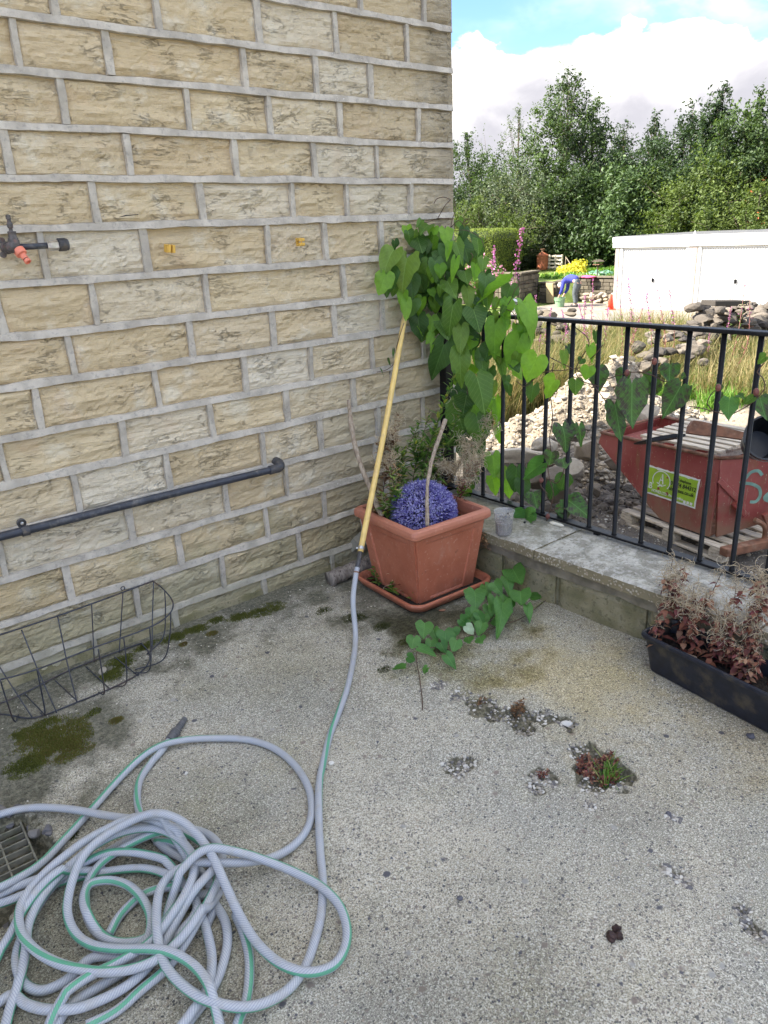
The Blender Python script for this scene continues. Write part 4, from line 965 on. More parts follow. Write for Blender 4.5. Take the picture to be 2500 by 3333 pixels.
q = gz(1722, 1697, CZ); mb = MB(); V, F = rock((q[0]-.03, q[1], CZ+.004), .0055, 2, 4, 0, 0); mb.add(V, F); tag(mb.build('snail', M['black'], None, smooth=True), 'tiny black snail on the coping beside the clear plastic pot', 'snail')
q = gz(1688, 1724, CZ)
mb = MB(); V, F = rock((q[0], q[1], CZ+.004), .0055, 2, 4, 0, 0)
a_, b_ = gz(1790, 1700, CZ+.008), gz(1835, 1712, CZ+.008)
mb = MB(); at_(mb, resample([a_, a_*.5+b_*.5, b_], .004), np.interp(np.linspace(0, 1, len(resample([a_, a_*.5+b_*.5, b_], .004))), [0, .2, .8, 1], [.0035, .008, .0075, .003]), 10)
tag(mb.build('flower_bud', M['bud_cream'], None, smooth=True), 'cream coloured fallen flower bud lying on the coping by the bottom rail', 'flower bud')
def fleck(n, fx, mat, name, label, cat, smin, smax, seed, tt=None):
    R = np.random.RandomState(seed); mb = MB()
    for i in range(n):
        x, y = fx(R)
        s = R.uniform(smin, smax); mb.add(*rock((x, y, zp(x, y)+s*.3), (s*R.uniform(.7, 1.3), s*R.uniform(.7, 1.2), s*R.uniform(.35, .7)), 1, seed*100+i, .3, 3), R.rand() if tt is None else tt(R))
    return tag(mb.build(name, mat, None, kind='stuff'), label, cat)
def holep(R):
    h = HOLES[R.randint(len(HOLES))]; a = R.uniform(0, 6.28); r = h[2]*math.sqrt(R.rand())*1.0; return h[0]+r*math.cos(a), h[1]+r*math.sin(a)
fleck(1500, holep, M['pebble'], 'loose_gravel', 'loose grey and brown gravel lying in the broken pockets of the concrete', 'gravel', .0018, .0068, 5, tt=lambda R: R.choice([.25, .4, .5, .6, .7, .85, .1]))
def anyp(R):
    p = gz(R.uniform(0, 2500), R.uniform(2000, 3333)); return p[0], p[1]
fleck(260, lambda R: (R.uniform(-2.5, -.9), R.uniform(-.45, -.05)), M['shell'], 'white_grit', 'scattered white grit and crumbs along the foot of the wall', 'grit', .001, .0032, 8)
fleck(160, anyp, M['pebble'], 'surface_grit', 'sparse grit strewn over the open concrete', 'grit', .0012, .0035, 9)
def trp(R):
    p = TR([(R.uniform(-.02, TL_), -R.uniform(.0, .06), 0)])[0]; return p[0], p[1]
fleck(120, trp, M['shell'], 'white_grit', 'white grit along the foot of the black trough', 'grit', .001, .003, 11)
def drp(R): return DRAIN_C[0]+R.uniform(-.10, .15), DRAIN_C[1]+R.uniform(-.2, .22)
R = np.random.RandomState(5); mb = MB()
for i in range(60):
    a = R.uniform(0, 6.28); x = DRAIN_C[0]-.055+.155*math.cos(a)*R.uniform(.85, 1.1); y = DRAIN_C[1]+.02+.19*math.sin(a)*R.uniform(.85, 1.1); s = R.uniform(.008, .024)
    if x < -3: continue
    mb.add(*rock((x, y, zp(x, y)+s*.2), (s, s*.9, s*.6), 2, i), R.uniform(.7, 1))
tag(mb.build('broken_concrete', M['pebble'], None, kind='stuff'), 'dark broken concrete rubble round the drain grating', 'rubble')
# ------------------------------------------------------------------ garden hose: strands traced on the patio and stacked on each other
HS = 1200/1659.
def h2(pts, z=.009): return np.array([gz(HS*x, 2400+HS*y, z) for x, y in pts])
RH = .0104
strands = [
 'CONN',
 # ring pieces lying lowest first
 [(1230, -20), (1180, 5), (1100, 0)] if False else None,
 [(970, 755), (1015, 840), (1025, 940), (990, 1070), (930, 1180), (860, 1270), (760, 1400), (600, 1500)],
 [(870, 700), (900, 800), (935, 900), (958, 1020), (945, 1140), (900, 1230), (820, 1320), (700, 1450)],
 [(1060, 800), (1095, 880), (1120, 980), (1122, 1090), (1105, 1200), (1070, 1290), (1050, 1400)],
 [(490, 890), (545, 800), (640, 720), (740, 690), (830, 690), (880, 640), (860, 560), (780, 490), (700, 470)],
 [(-120, 760), (0, 750), (150, 695), (320, 640), (470, 610), (640, 600), (760, 640), (860, 720), (890, 800), (830, 880), (700, 960), (560, 1060), (440, 1130), (330, 1200), (260, 1290), (220, 1400)],
 [(390, 1300), (520, 1240), (640, 1150), (760, 1060), (860, 940), (940, 810), (985, 690), (975, 590), (920, 510), (820, 465), (720, 480), (600, 520), (470, 590), (400, 680), (390, 780), (420, 870), (490, 930), (590, 945), (680, 920), (760, 850), (850, 760), (950, 700)],
 [(520, 930), (450, 900), (400, 830), (385, 760), (405, 700), (455, 678), (520, 675), (590, 700), (650, 760), (685, 850), (660, 950), (560, 1000), (450, 1000), (390, 1020), (300, 1100), (190, 1145), (110, 1110), (75, 1020), (95, 920), (160, 800), (260, 680), (400, 600), (520, 560), (640, 560), (760, 600), (840, 690)],
 [(-100, 1260), (0, 1195), (60, 1165), (120, 1215), (220, 1250), (340, 1250), (440, 1215), (540, 1165), (620, 1110), (700, 1030), (790, 900), (870, 790), (960, 690), (1008, 600), (985, 510), (920, 450), (820, 430), (700, 435), (620, 460), (520, 510), (420, 560), (300, 605), (160, 655), (0, 720), (-120, 745)],
 [(20, 1330), (50, 1230), (100, 1110), (125, 1000), (140, 880), (200, 770), (310, 660), (440, 570), (560, 510), (680, 490), (790, 515), (870, 590), (885, 690), (850, 790), (770, 900), (690, 985), (560, 1060), (400, 1140), (270, 1250), (180, 1400)],
 # large loop on the left of the straight run
 [(-130, 790), (0, 730), (90, 670), (190, 590), (290, 470), (420, 320), (540, 190), (640, 105), (740, 55), (860, 22), (1000, 10), (1120, 15), (1230, 50), (1320, 120), (1380, 210), (1403, 300), (1390, 400), (1330, 490), (1240, 560), (1130, 605), (1000, 640), (900, 650), (800, 690), (740, 760), (722, 860), (726, 980), (745, 1070), (800, 1150), (900, 1225), (1010, 1252), (1120, 1248), (1220, 1210), (1310, 1140), (1375, 1040), (1420, 910), (1448, 780), (1452, 640), (1442, 520), (1436, 380), (1437, 230), (1452, 110), (1482, 0), (1502, -150)],
 [(-120, 390), (0, 350), (120, 325), (250, 330), (390, 360), (520, 395), (640, 440), (730, 485), (830, 530), (885, 620)],
 [(-130, 1180), (-60, 1090), (0, 1000), (60, 920), (120, 830), (210, 740), (330, 660), (470, 600)],
 [(-60, 1300), (0, 1230), (30, 1120), (10, 1040), (40, 950), (100, 870), (180, 760), (270, 670)] if False else None,
 # upper ring crossing the top of the pile
 [(860, 580), (800, 520), (720, 490), (610, 492), (490, 535), (370, 590), (250, 665), (160, 745), (108, 830), (110, 930), (170, 1010), (270, 1070), (400, 1108), (520, 1118), (640, 1100), (750, 1050), (860, 950), (940, 830), (985, 700)],
 # top strand: wide figure, right-hand loop, and away at the bottom
 [(1000, 1400), (985, 1290), (950, 1190), (880, 1105), (780, 1055), (660, 1030), (530, 1008), (420, 975), (345, 915), (315, 830), (340, 730), (400, 640), (490, 570), (600, 525), (720, 505), (830, 520), (910, 570), (975, 650), (1030, 750), (1090, 860), (1160, 960), (1250, 1040), (1340, 1080), (1430, 1080), (1510, 1040), (1555, 960), (1562, 870), (1530, 780), (1460, 710), (1370, 660), (1260, 625), (1140, 610), (1040, 618), (940, 640), (850, 700), (775, 790), (740, 880)],
]
CELL = .006; HM = {}
def hm_get(p, rr):
    k = int(rr/CELL); cx_, cy_ = int(math.floor(p[0]/CELL)), int(math.floor(p[1]/CELL)); h = 0
    for i in range(-k, k+1):
        for j in range(-k, k+1):
            if i*i+j*j <= k*k: h = max(h, HM.get((cx_+i, cy_+j), 0))
    return h
def hm_put(p, rr, top):
    k = int(rr/CELL); cx_, cy_ = int(math.floor(p[0]/CELL)), int(math.floor(p[1]/CELL))
    for i in range(-k, k+1):
        for j in range(-k, k+1):
            if i*i+j*j <= k*k: q = (cx_+i, cy_+j); HM[q] = max(HM.get(q, 0), top)
def lay(P2, sink=0):
    P = resample(P2, .008); n = len(P); z = np.zeros(n); lag = 9
    for i in range(n):
        z[i] = max(hm_get(P[i], RH*1.5), 0)
        if i >= lag: hm_put(P[i-lag], RH*.8, max(z[i-lag], 0)+RH*1.9)
    for i in range(max(0, n-lag), n): hm_put(P[i], RH*.8, z[i]+RH*1.9)
    z = z+RH
    # the hose spans smoothly over what it crosses
    req = z.copy(); zz = z.copy()
    def smooth_(v, w):
        ker = np.hanning(2*w+3)[1:-1]; ker /= ker.sum(); return np.convolve(np.pad(v, w, mode='edge'), ker, 'valid')
    for _ in range(14): zz = np.maximum(smooth_(zz, 10), req-.0012)
    zz = smooth_(zz, 7)
    k = 12
    if sink:
        f = np.linspace(0, 1, k)**.7
        zz[-k:] = zz[-k:]*(1-f)+RH*f
        if sink == 2: zz[:k] = zz[:k]*(1-f[::-1])+RH*f[::-1]
    P[:, 2] = zz; return P
hose = thing('garden_hose', 'long grey braided garden hose with a green stripe tangled in loops on the patio', 'hose', gz(600, 2900))
ctip, cbase = gz(640, 2318, .014), gz(560, 2400, .014)
for s_ in strands:
    if s_ is None: continue
    if s_ == 'CONN':
        pts = h2([(770, 5), (725, 70), (670, 130), (628, 200), (618, 280), (635, 360), (680, 430), (740, 500), (840, 560), (930, 640), (960, 760), (930, 850)])
        P = lay(pts, 1)
        for i in range(14): P[i, 2] = max(P[i, 2], .013)
    else: P = lay(h2(s_), 2 if s_[-1] != (1502, -150) else 0)
    if s_ != 'CONN' and s_[-1] == (1502, -150):
        # lifts off the patio and climbs to the coupling of the yellow tube
        e0 = P[-1]; up_ = [gz(1128, 2240, .010), gz(1152, 2140, .012), gz(1158, 2060, .030)]
        q1 = (ya-du*.17)*.8+gz(1157, 2060, .06)*.2; q2 = dep(1166, 1900, pd(ya)-.012); q3 = ya-du*.105; q4 = ya-du*.062
        tail = resample(np.vstack([P[-45], gz(1072, 2400, .0104), gz(1098, 2330, .0104), gz(1130, 2240, .0108), gz(1151, 2140, .014), gz(1157, 2065, .028), q1, q3, q4]), .008)
        P = np.vstack([P[:-45], tail])
    V, F, uv = tube(P, RH, 14, cap='uv')
    uv = uv.copy(); uv[:, 1] += random.random()*5; uv[:, 0] += random.random()
    F2 = F
    mb = MB(); mb.add(V, F2, 0, uv); mb.build('hose_line', M['hose'], hose, smooth=True)
# end fitting
cb = h2([(770, 5)], .013)[0]; nx_ = h2([(725, 70)], .013)[0]; dirc = cb-nx_; dirc /= np.linalg.norm(dirc)
b0 = cb-dirc*.012
mb = MB(); mb.add(*lathe([(.0145, 0), (.0155, .004), (.0155, .020), (.0135, .023), (.0158, .028), (.0160, .044), (.0125, .050), (.0125, .056), (.0108, .058), (.0108, .070), (.0116, .073), (.0105, .077), (.0098, .112), (.0075, .114)], 18, b0, dirc)); mb.build('hose_end_fitting', M['grey_plastic'], hose)
mb = MB(); at_(mb, [ya-du*.070, ya-du*.064, ya+du*.002], [.0098, .0105, .0100], 14); mb.build('coupling', M['dark_plastic'], hose, smooth=True)
mb = MB(); at_(mb, [ya-du*.088, ya-du*.082], .0108, 14); mb.build('wire_tie', M['rust'], hose)
keep(hose)
# ------------------------------------------------------------------ leaves of the climbing bindweed
def leaf_mesh(name, mat, curl=0., cup=.25, lobe=.24, wav=.03, seed=0, nar=1.):
    R = np.random.RandomState(seed)
    half = [(0, -.03), (.035, -.13), (.11, -.06-lobe*.55), (.23, -lobe), (.36, -.20), (.46, -.07), (.50, .09), (.48, .26), (.42, .43), (.31, .62), (.18, .79), (.08, .92), (0, 1.0)]
    V = []; UV = []; F = []; n = len(half); idx = {}
    for s_ in (-1, 1):
        for i, (x, y) in enumerate(half):
            if i not in (0, n-1): x = x*nar+wav*R.uniform(-1, 1)*.5; y = y+wav*R.uniform(-1, 1)*.5
            else: x = 0
            ymid = max(0, (i-2)/(n-3)) if i > 2 else 0.0
            ymid = min(1, ymid)
            for j, f in enumerate((0., .35, .7, 1.)):
                px_, py_ = x*f, ymid*(1-f)+y*f
                z = .055*math.sin(9*py_+7*s_*px_+seed*1.7)*f+.03*math.sin(23*py_+seed)*f*f+cup*abs(px_)**1.2*(1 if s_ < 0 else .6)-curl*max(0, py_)**2*.5+.03*math.sin(py_*14+s_+seed)*f*abs(px_)*2-.10*max(0, -py_)
                idx[(s_, i, j)] = len(V); V.append((s_*px_, py_, z)); UV.append((s_*px_, py_))
    for s_ in (-1, 1):
        for i in range(n-1):
            for j in range(3):
                q = (idx[(s_, i, j)], idx[(s_, i, j+1)], idx[(s_, i+1, j+1)], idx[(s_, i+1, j)]); F.append(q if s_ > 0 else q[::-1])
    mb = MB(); mb.add(V, F, 0, UV); return mb.build(name, mat, me_only=True, smooth=True)
LM = {}
for k in ('leaf_mid', 'leaf_dark', 'leaf_bright', 'leaf_purple', 'leaf_ground', 'leaf_pale'):
    LM[k] = [leaf_mesh('leaf', M[k], c, cu, lo, w, sd_, na) for c, cu, lo, w, sd_, na in ((.2, .28, .24, .04, 1, 1), (.5, .35, .27, .06, 2, .9), (-.2, .15, .20, .07, 3, 1.02), (.8, .45, .25, .08, 4, .82), (.3, .7, .22, .06, 5, .8), (.1, -.2, .26, .07, 6, .95), (1.0, .2, .22, .05, 7, .9))]
def put_leaf(parent, kind, A, T, wid, tilt=None, rs=random, shape=None):
    """A where the stalk meets the leaf, T the tip, wid the width in metres"""
    A = np.asarray(A, float); T = np.asarray(T, float); y = T-A; L = np.linalg.norm(y)
    if L < .004: y = np.array([0, 0, -.004]); L = .004
    A = A-y*.04; L *= 1.10; wid *= 1.10
    y = y/L*1.10; nrm = -CF*.9+np.array([0, 0, .5])+np.array([rs.uniform(-.5, .5) for _ in range(3)])*(.7 if tilt is None else tilt)
    z = nrm-y*nrm.dot(y); z /= np.linalg.norm(z); x = np.cross(y, z)
    o = link('leaf', rs.choice(LM[kind]) if shape is None else LM[kind][shape], parent)
    x *= wid; y *= L; z = z*(wid+L)*.5
    o.matrix_world = Matrix([[x[i], y[i], z[i], A[i]] for i in range(3)]+[[0, 0, 0, 1]])
    o['_k'] = 1; return o
def stem(parent, pts, r=.0018, mat='vine_stem', name='stem', st=.012):
    P = resample(pts, st); mb = MB(); at_(mb, P, r, 6); return mb.build(name, M[mat], parent, smooth=True)
RL = random.Random(11)
s51 = 700/1659.
def c5(x, y): return 1500+x*1000/1659, 1000+y*1000/1659
def cv(x, y): return 1100+x*s51, 650+y*s51
def cg(x, y): return 1000+x*850/1659, 1200+y*850/1659
def ch(x, y): return 1200+x*1300/1659, 1900+y*1300/1659

class Plant:
    def __init__(s, name, label, loc, cat='climbing plant'):
        s.t = thing(name, label, cat, loc); s.off = Matrix.Translation(-Vector([float(v) for v in loc]))
    def leaf(s, *a, **k):
        o = put_leaf(None, *a, rs=RL, **k); mw = o.matrix_world.copy(); o.parent = s.t; o.matrix_parent_inverse = s.off; o.matrix_basis = mw
        return o
# main clump at the corner, growing round the end post of the railing
vine = Plant('bindweed_clump', 'dense bindweed with big heart-shaped leaves climbing the railing end beside the house corner', (-.14, -.16, CZ))
def onv(x, y, X):
    p = gx(x, y, X)
    return p if p[1] < -.045 else gy(x, y, -.05-.12*max(0, min(1, (-X-.15)*4)))
BIG = [  # attach, tip, width, colour, plane X
 ((530, 465), (480, 695), 245, 'leaf_mid', -.30), ((420, 400), (332, 548), 190, 'leaf_mid', -.27), ((400, 560), (372, 742), 150, 'leaf_dark', -.24), ((612, 290), (652, 405), 150, 'leaf_mid', -.27),
 ((690, 510), (637, 690), 160, 'leaf_mid', -.26), ((570, 610), (575, 768), 130, 'leaf_dark', -.22), ((830, 240), (850, 345), 120, 'leaf_bright', -.22), ((860, 350), (838, 468), 66, 'leaf_bright', -.26),
 ((905, 475), (880, 632), 76, 'leaf_bright', -.27), ((915, 340), (962, 470), 110, 'leaf_mid', -.22), ((780, 410), (800, 500), 120, 'leaf_mid', -.24), ((850, 640), (910, 745), 130, 'leaf_mid', -.22),
 ((640, 770), (600, 892), 110, 'leaf_bright', -.29), ((528, 790), (525, 930), 90, 'leaf_bright', -.30), ((885, 830), (842, 1078), 180, 'leaf_mid', -.26), ((800, 960), (850, 1060), 150, 'leaf_mid', -.24),
 ((950, 1000), (945, 1190), 120, 'leaf_mid', -.23), ((1050, 860), (1095, 1005), 180, 'leaf_mid', -.21), ((620, 920), (640, 1092), 170, 'leaf_dark', -.21), ((810, 1140), (712, 1412), 200, 'leaf_dark', -.25),
 ((940, 1200), (950, 1440), 180, 'leaf_mid', -.23), ((1078, 1390), (1147, 1622), 230, 'leaf_mid', -.23), ((1290, 650), (1035, 800), 170, 'leaf_bright', -.16), ((1215, 975), (1200, 1225), 190, 'leaf_bright', -.18),
 ((1395, 1085), (1322, 1310), 190, 'leaf_bright', -.17), ((1450, 810), (1538, 1052), 165, 'leaf_bright', -.17), ((1530, 1230), (1448, 1402), 200, 'leaf_bright', -.17), ((1252, 1200), (1282, 1378), 120, 'leaf_mid', -.12),
 ((1080, 320), (1085, 410), 110, 'leaf_mid', -.12), ((1122, 460), (1115, 545), 90, 'leaf_mid', -.12), ((1060, 515), (1062, 622), 95, 'leaf_bright', -.14), ((1285, 880), (1312, 985), 90, 'leaf_bright', -.15),
 ((1235, 780), (1190, 870), 90, 'leaf_mid', -.13), ((1300, 770), (1275, 830), 70, 'leaf_bright', -.14), ((930, 1660), (965, 1790), 190, 'leaf_mid', -.20), ((1090, 1630), (1078, 1790), 140, 'leaf_bright', -.18),
 ((1220, 1560), (1232, 1740), 80, 'leaf_bright', -.10), ((1195, 1420), (1200, 1520), 70, 'leaf_mid', -.12), ((690, 200), (640, 250), 120, 'leaf_mid', -.22), ((740, 220), (720, 300), 90, 'leaf_bright', -.20),
 ((770, 560), (780, 640), 120, 'leaf_mid', -.18), ((980, 560), (1000, 660), 110, 'leaf_mid', -.17), ((1000, 700), (1020, 830), 110, 'leaf_mid', -.17), ((1050, 1080), (1010, 1160), 90, 'leaf_bright', -.17),
 ((1000, 1000), (1080, 1080), 120, 'leaf_dark', -.15), ((1100, 1180), (1080, 1290), 90, 'leaf_dark', -.14), ((720, 1040), (680, 1115), 60, 'leaf_bright', -.28), ((735, 1090), (710, 1180), 40, 'leaf_bright', -.28),
 ((890, 1560), (905, 1640), 140, 'leaf_mid', -.17), ((1000, 1500), (1010, 1640), 160, 'leaf_dark', -.16), ((1110, 1230), (1120, 1340), 110, 'leaf_mid', -.14), ((600, 420), (640, 500), 110, 'leaf_dark', -.2),
 ((740, 380), (700, 460), 100, 'leaf_dark', -.2), ((660, 620), (700, 740), 130, 'leaf_dark', -.2), ((760, 700), (800, 800), 130, 'leaf_dark', -.18), ((640, 160), (610, 200), 60, 'leaf_mid', -.2), ((930, 160), (950, 210), 70, 'leaf_mid', -.1),
 ((1180, 640), (1120, 740), 130, 'leaf_mid', -.12), ((1150, 740), (1160, 840), 110, 'leaf_mid', -.13), ((880, 580), (900, 700), 120, 'leaf_dark', -.16)]
for (a, t_, w, kd, X) in BIG:
    A = onv(*cv(*a), X); T = onv(*cv(*t_), X-.02); vine.leaf(kd, A, T, w*s51*mpp(A), tilt=.45)
EXTRA = [((1000+.5124*a, 1200+.5124*b), (1000+.5124*c, 1200+.5124*d), w*.5124, k, X) for a, b, c, d, w, k, X in (
 (965, 270, 960, 440, 160, 'leaf_mid', -.2), (1080, 320, 1115, 480, 180, 'leaf_mid', -.2), (1010, 180, 990, 280, 140, 'leaf_mid', -.18), (1120, 210, 1130, 330, 120, 'leaf_bright', -.17), (1200, 270, 1215, 340, 60, 'leaf_bright', -.1),
 (1080, 470, 1110, 560, 110, 'leaf_dark', -.16), (1180, 560, 1195, 690, 120, 'leaf_bright', -.12), (1215, 380, 1225, 470, 80, 'leaf_bright', -.10), (1180, 700, 1200, 800, 110, 'leaf_bright', -.10), (1230, 640, 1245, 720, 80, 'leaf_mid', -.09), (1030, 470, 1030, 560, 130, 'leaf_dark', -.14), (960, 400, 940, 480, 120, 'leaf_dark', -.14))]
for (a, t_, w, kd, X) in EXTRA:
    A = onv(*a, X); T = onv(*t_, X-.01); vine.leaf(kd, A, T, w*mpp(A), tilt=.45)
# inner leaves that fill the clump behind the big ones
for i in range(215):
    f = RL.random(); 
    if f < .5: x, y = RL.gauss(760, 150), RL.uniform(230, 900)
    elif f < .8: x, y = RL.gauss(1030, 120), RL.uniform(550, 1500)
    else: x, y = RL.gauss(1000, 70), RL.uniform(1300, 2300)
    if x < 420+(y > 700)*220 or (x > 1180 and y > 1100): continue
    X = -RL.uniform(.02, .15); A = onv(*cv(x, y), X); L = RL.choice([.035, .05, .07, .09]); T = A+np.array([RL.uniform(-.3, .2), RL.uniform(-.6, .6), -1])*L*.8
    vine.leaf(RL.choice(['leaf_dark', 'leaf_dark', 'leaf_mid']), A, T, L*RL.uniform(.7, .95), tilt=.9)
def vs(pl, pts, X, r=.0016, mat='vine_stem', cvf=cv, name='stem'):
    stem(pl.t, [onv(*cvf(*p[:2]), p[2] if len(p) > 2 else X) for p in pts], r, mat, name)
for pts in ([(770, 145), (800, 90), (830, 40), (870, 0)], [(900, 0), (905, 80), (880, 160), (870, 220)], [(640, 160), (690, 175), (770, 145), (880, 150)], [(870, 215), (930, 160), (975, 190), (1010, 170), (1015, 145), (990, 150), (960, 190)],
            [(880, 240), (980, 235), (1060, 265), (1110, 310), (1125, 370)], [(950, 350), (1000, 395), (1040, 430), (1015, 490)], [(1150, 710), (1050, 680), (960, 620), (900, 590)], [(1480, 640), (1420, 650), (1370, 690), (1340, 760), (1310, 810)],
            [(510, 950), (480, 1040), (450, 1150), (440, 1250), (380, 1310), (300, 1330)], [(840, 560), (760, 630), (720, 700), (690, 790), (650, 860)], [(650, 830), (690, 920), (715, 1000), (690, 1060)], [(830, 200), (820, 400), (830, 600), (850, 800), (900, 1000), (960, 1200), (1000, 1500), (1040, 1800), (1050, 2200)],
            [(1150, 850), (1250, 840), (1350, 870), (1380, 960)], [(1090, 1110), (1200, 1060), (1300, 1040)], [(1380, 1400), (1450, 1440), (1550, 1350), (1650, 1320)], [(870, 0), (820, -20), (760, -5), (740, 30)]):
    vs(vine, pts, -.16 if pts[0][0] != 510 else -.33)
for (x, y, dx_, dy_, s) in ((430, 1180, -5, 40, 50), (390, 1250, 15, 35, 45), (330, 1330, 25, 30, 40)):
    A = onv(*cv(x, y-20), -.34); vine.leaf('leaf_purple', A, onv(*cv(x+dx_, y+dy_), -.34), s*s51*.5*mpp(A))
def trumpet(pl, x, y, X, s, d=(-.6, -.7, -.3)):
    c = onv(x, y, X); mb = MB(); V, F = lathe([(.003, -.03), (.005, -.012), (.012, 0), (.024, .008), (.030, .009)], 15, (0, 0, 0), d); V = V*s
    n = 15
    for j in range(n): V[4*n+j] *= 1+.10*math.sin(j*2*math.pi/3)
    mb.add(V+c, F[:-1]); o = mb.build('flower', M['petal_white'], pl.t, smooth=True); return o
trumpet(vine, *cv(1190, 1560), -.10, .75); trumpet(vine, *cv(1372, 790), -.08, .9, (.1, -.3, .95)); trumpet(vine, *cv(1380, 860), -.10, .5, (0, -.5, .8)); trumpet(vine, *cv(985, 1545), -.1, .4)
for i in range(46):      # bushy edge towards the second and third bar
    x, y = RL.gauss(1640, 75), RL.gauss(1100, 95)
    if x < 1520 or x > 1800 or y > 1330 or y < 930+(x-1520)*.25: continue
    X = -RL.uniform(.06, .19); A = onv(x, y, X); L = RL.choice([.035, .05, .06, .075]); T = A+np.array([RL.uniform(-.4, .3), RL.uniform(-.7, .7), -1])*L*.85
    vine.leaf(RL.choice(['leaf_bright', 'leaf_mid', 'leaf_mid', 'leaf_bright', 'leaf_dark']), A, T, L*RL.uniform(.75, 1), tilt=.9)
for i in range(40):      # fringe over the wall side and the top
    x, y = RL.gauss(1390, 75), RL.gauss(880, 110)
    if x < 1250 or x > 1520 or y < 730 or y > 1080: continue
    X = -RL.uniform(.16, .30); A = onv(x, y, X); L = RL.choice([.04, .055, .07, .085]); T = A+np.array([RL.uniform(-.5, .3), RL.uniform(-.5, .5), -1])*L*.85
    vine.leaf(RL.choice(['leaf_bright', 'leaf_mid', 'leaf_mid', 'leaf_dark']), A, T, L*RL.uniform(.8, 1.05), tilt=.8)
keep(vine.t)

# runner along the railing
rv = Plant('bindweed_runner', 'bindweed runner with purplish veined leaves strung along the upper part of the railing bars', (rx, -1.1, .75))
RR = [((500, 405), (437, 488), 125, 'leaf_bright', -.16), ((690, 330), (672, 392), 75, 'leaf_bright', -.15), ((555, 250), (562, 330), 55, 'leaf_mid', -.13), ((620, 400), (622, 472), 80, 'leaf_mid', -.12), ((740, 345), (747, 455), 105, 'leaf_purple', -.07),
 ((880, 350), (850, 420), 75, 'leaf_purple', -.07), ((925, 430), (918, 640), 162, 'leaf_purple', -.18), ((835, 540), (868, 716), 115, 'leaf_purple', -.165), ((1035, 370), (1010, 440), 85, 'leaf_purple', -.07), ((1130, 320), (1122, 405), 105, 'leaf_purple', -.07),
 ((1045, 420), (1035, 485), 90, 'leaf_purple', -.06), ((1180, 440), (1095, 586), 130, 'leaf_purple', -.14), ((1210, 370), (1185, 385), 50, 'leaf_purple', -.14), ((1388, 490), (1372, 612), 55, 'leaf_purple', -.08), ((1450, 505), (1440, 606), 95, 'leaf_ground', -.145),
 ((1500, 475), (1535, 485), 50, 'leaf_mid', -.14), ((1575, 490), (1520, 525), 45, 'leaf_mid', -.14), ((1620, 500), (1645, 610), 90, 'leaf_purple', -.08), ((1640, 270), (1595, 300), 70, 'leaf_mid', -.14), ((700, 215), (718, 290), 60, 'leaf_bright', -.13), ((580, 215), (600, 255), 45, 'leaf_purple', -.10), ((655, 280), (640, 305), 50, 'leaf_purple', -.1),
 ((730, 140), (735, 195), 45, 'leaf_mid', -.12), ((390, 430), (372, 520), 85, 'leaf_dark', -.14), ((1140, 400), (1165, 395), 26, 'leaf_purple', -.14), ((1400, 425), (1380, 455), 40, 'leaf_purple', -.13)]
for (a, t_, w, kd, X) in RR:
    A = onv(*c5(*a), X); rv.leaf(kd, A, onv(*c5(*t_), X-.005), w*.6028*mpp(A), tilt=.3)
for pts in ([(350, 420), (450, 350), (560, 340), (625, 330), (680, 320)], [(620, 110), (680, 160), (690, 210), (640, 290), (620, 350), (660, 400), (760, 430)], [(620, 330), (700, 400), (790, 520), (800, 545)], [(760, 490), (810, 500), (840, 540)],
            [(780, 390), (880, 360), (960, 350), (1040, 370), (1100, 400), (1160, 395)], [(960, 350), (1010, 345), (1035, 300)], [(1230, 535), (1300, 545), (1360, 560), (1330, 520), (1360, 460), (1400, 440)], [(1360, 560), (1440, 580), (1500, 560), (1580, 510), (1610, 460), (1590, 455)],
            [(1580, 510), (1640, 440), (1630, 380), (1600, 350), (1640, 300)], [(770, 200), (730, 250), (700, 280)], [(480, 270), (520, 290), (600, 330)]):
    vs(rv, pts, -.135, .0019, cvf=c5)
for (x, y) in ((898, 355), (1045, 292), (1155, 405), (1595, 458), (1390, 435)):
    c = onv(*c5(x, y), -.14); mb = MB(); V, F = rock(c, (.010, .010, .014), 2, x, .1, 0); mb.add(V, F); mb.build('bud', M['petal_bud'], rv.t, smooth=True)
keep(rv.t)
# low strand at the foot of the bars
lv = Plant('bindweed_shoot', 'bindweed shoot with dark lobed leaves twining up the lower railing bars above the coping', (rx, -.65, .3))
LL = [((550, 650), (590, 768), 155, 'leaf_purple', -.145), ((640, 650), (656, 752), 62, 'leaf_purple', -.10), ((490, 790), (478, 852), 85, 'leaf_purple', -.145), ((550, 825), (562, 872), 95, 'leaf_purple', -.13), ((430, 850), (328, 925), 100, 'leaf_ground', -.13),
 ((300, 880), (290, 1000), 100, 'leaf_dark', -.08), ((330, 940), (345, 1040), 80, 'leaf_dark', -.07), ((560, 920), (540, 1000), 100, 'leaf_dark', -.08), ((590, 1050), (690, 1115), 130, 'leaf_purple', -.08), ((395, 1010), (410, 1085), 100, 'leaf_purple', -.08),
 ((375, 1125), (288, 1172), 110, 'leaf_ground', -.18), ((350, 1110), (330, 1190), 120, 'leaf_ground', -.175), ((500, 960), (490, 1050), 90, 'leaf_dark', -.07), ((550, 1080), (570, 1150), 100, 'leaf_purple', -.07), ((250, 940), (270, 1030), 80, 'leaf_bright', -.08), ((560, 1130), (520, 1105), 40, 'leaf_purple', -.1)]
for (a, t_, w, kd, X) in LL:
    A = onv(*c5(*a), X); lv.leaf(kd, A, onv(*c5(*t_), X-.004), w*.6028*mpp(A), tilt=.35)
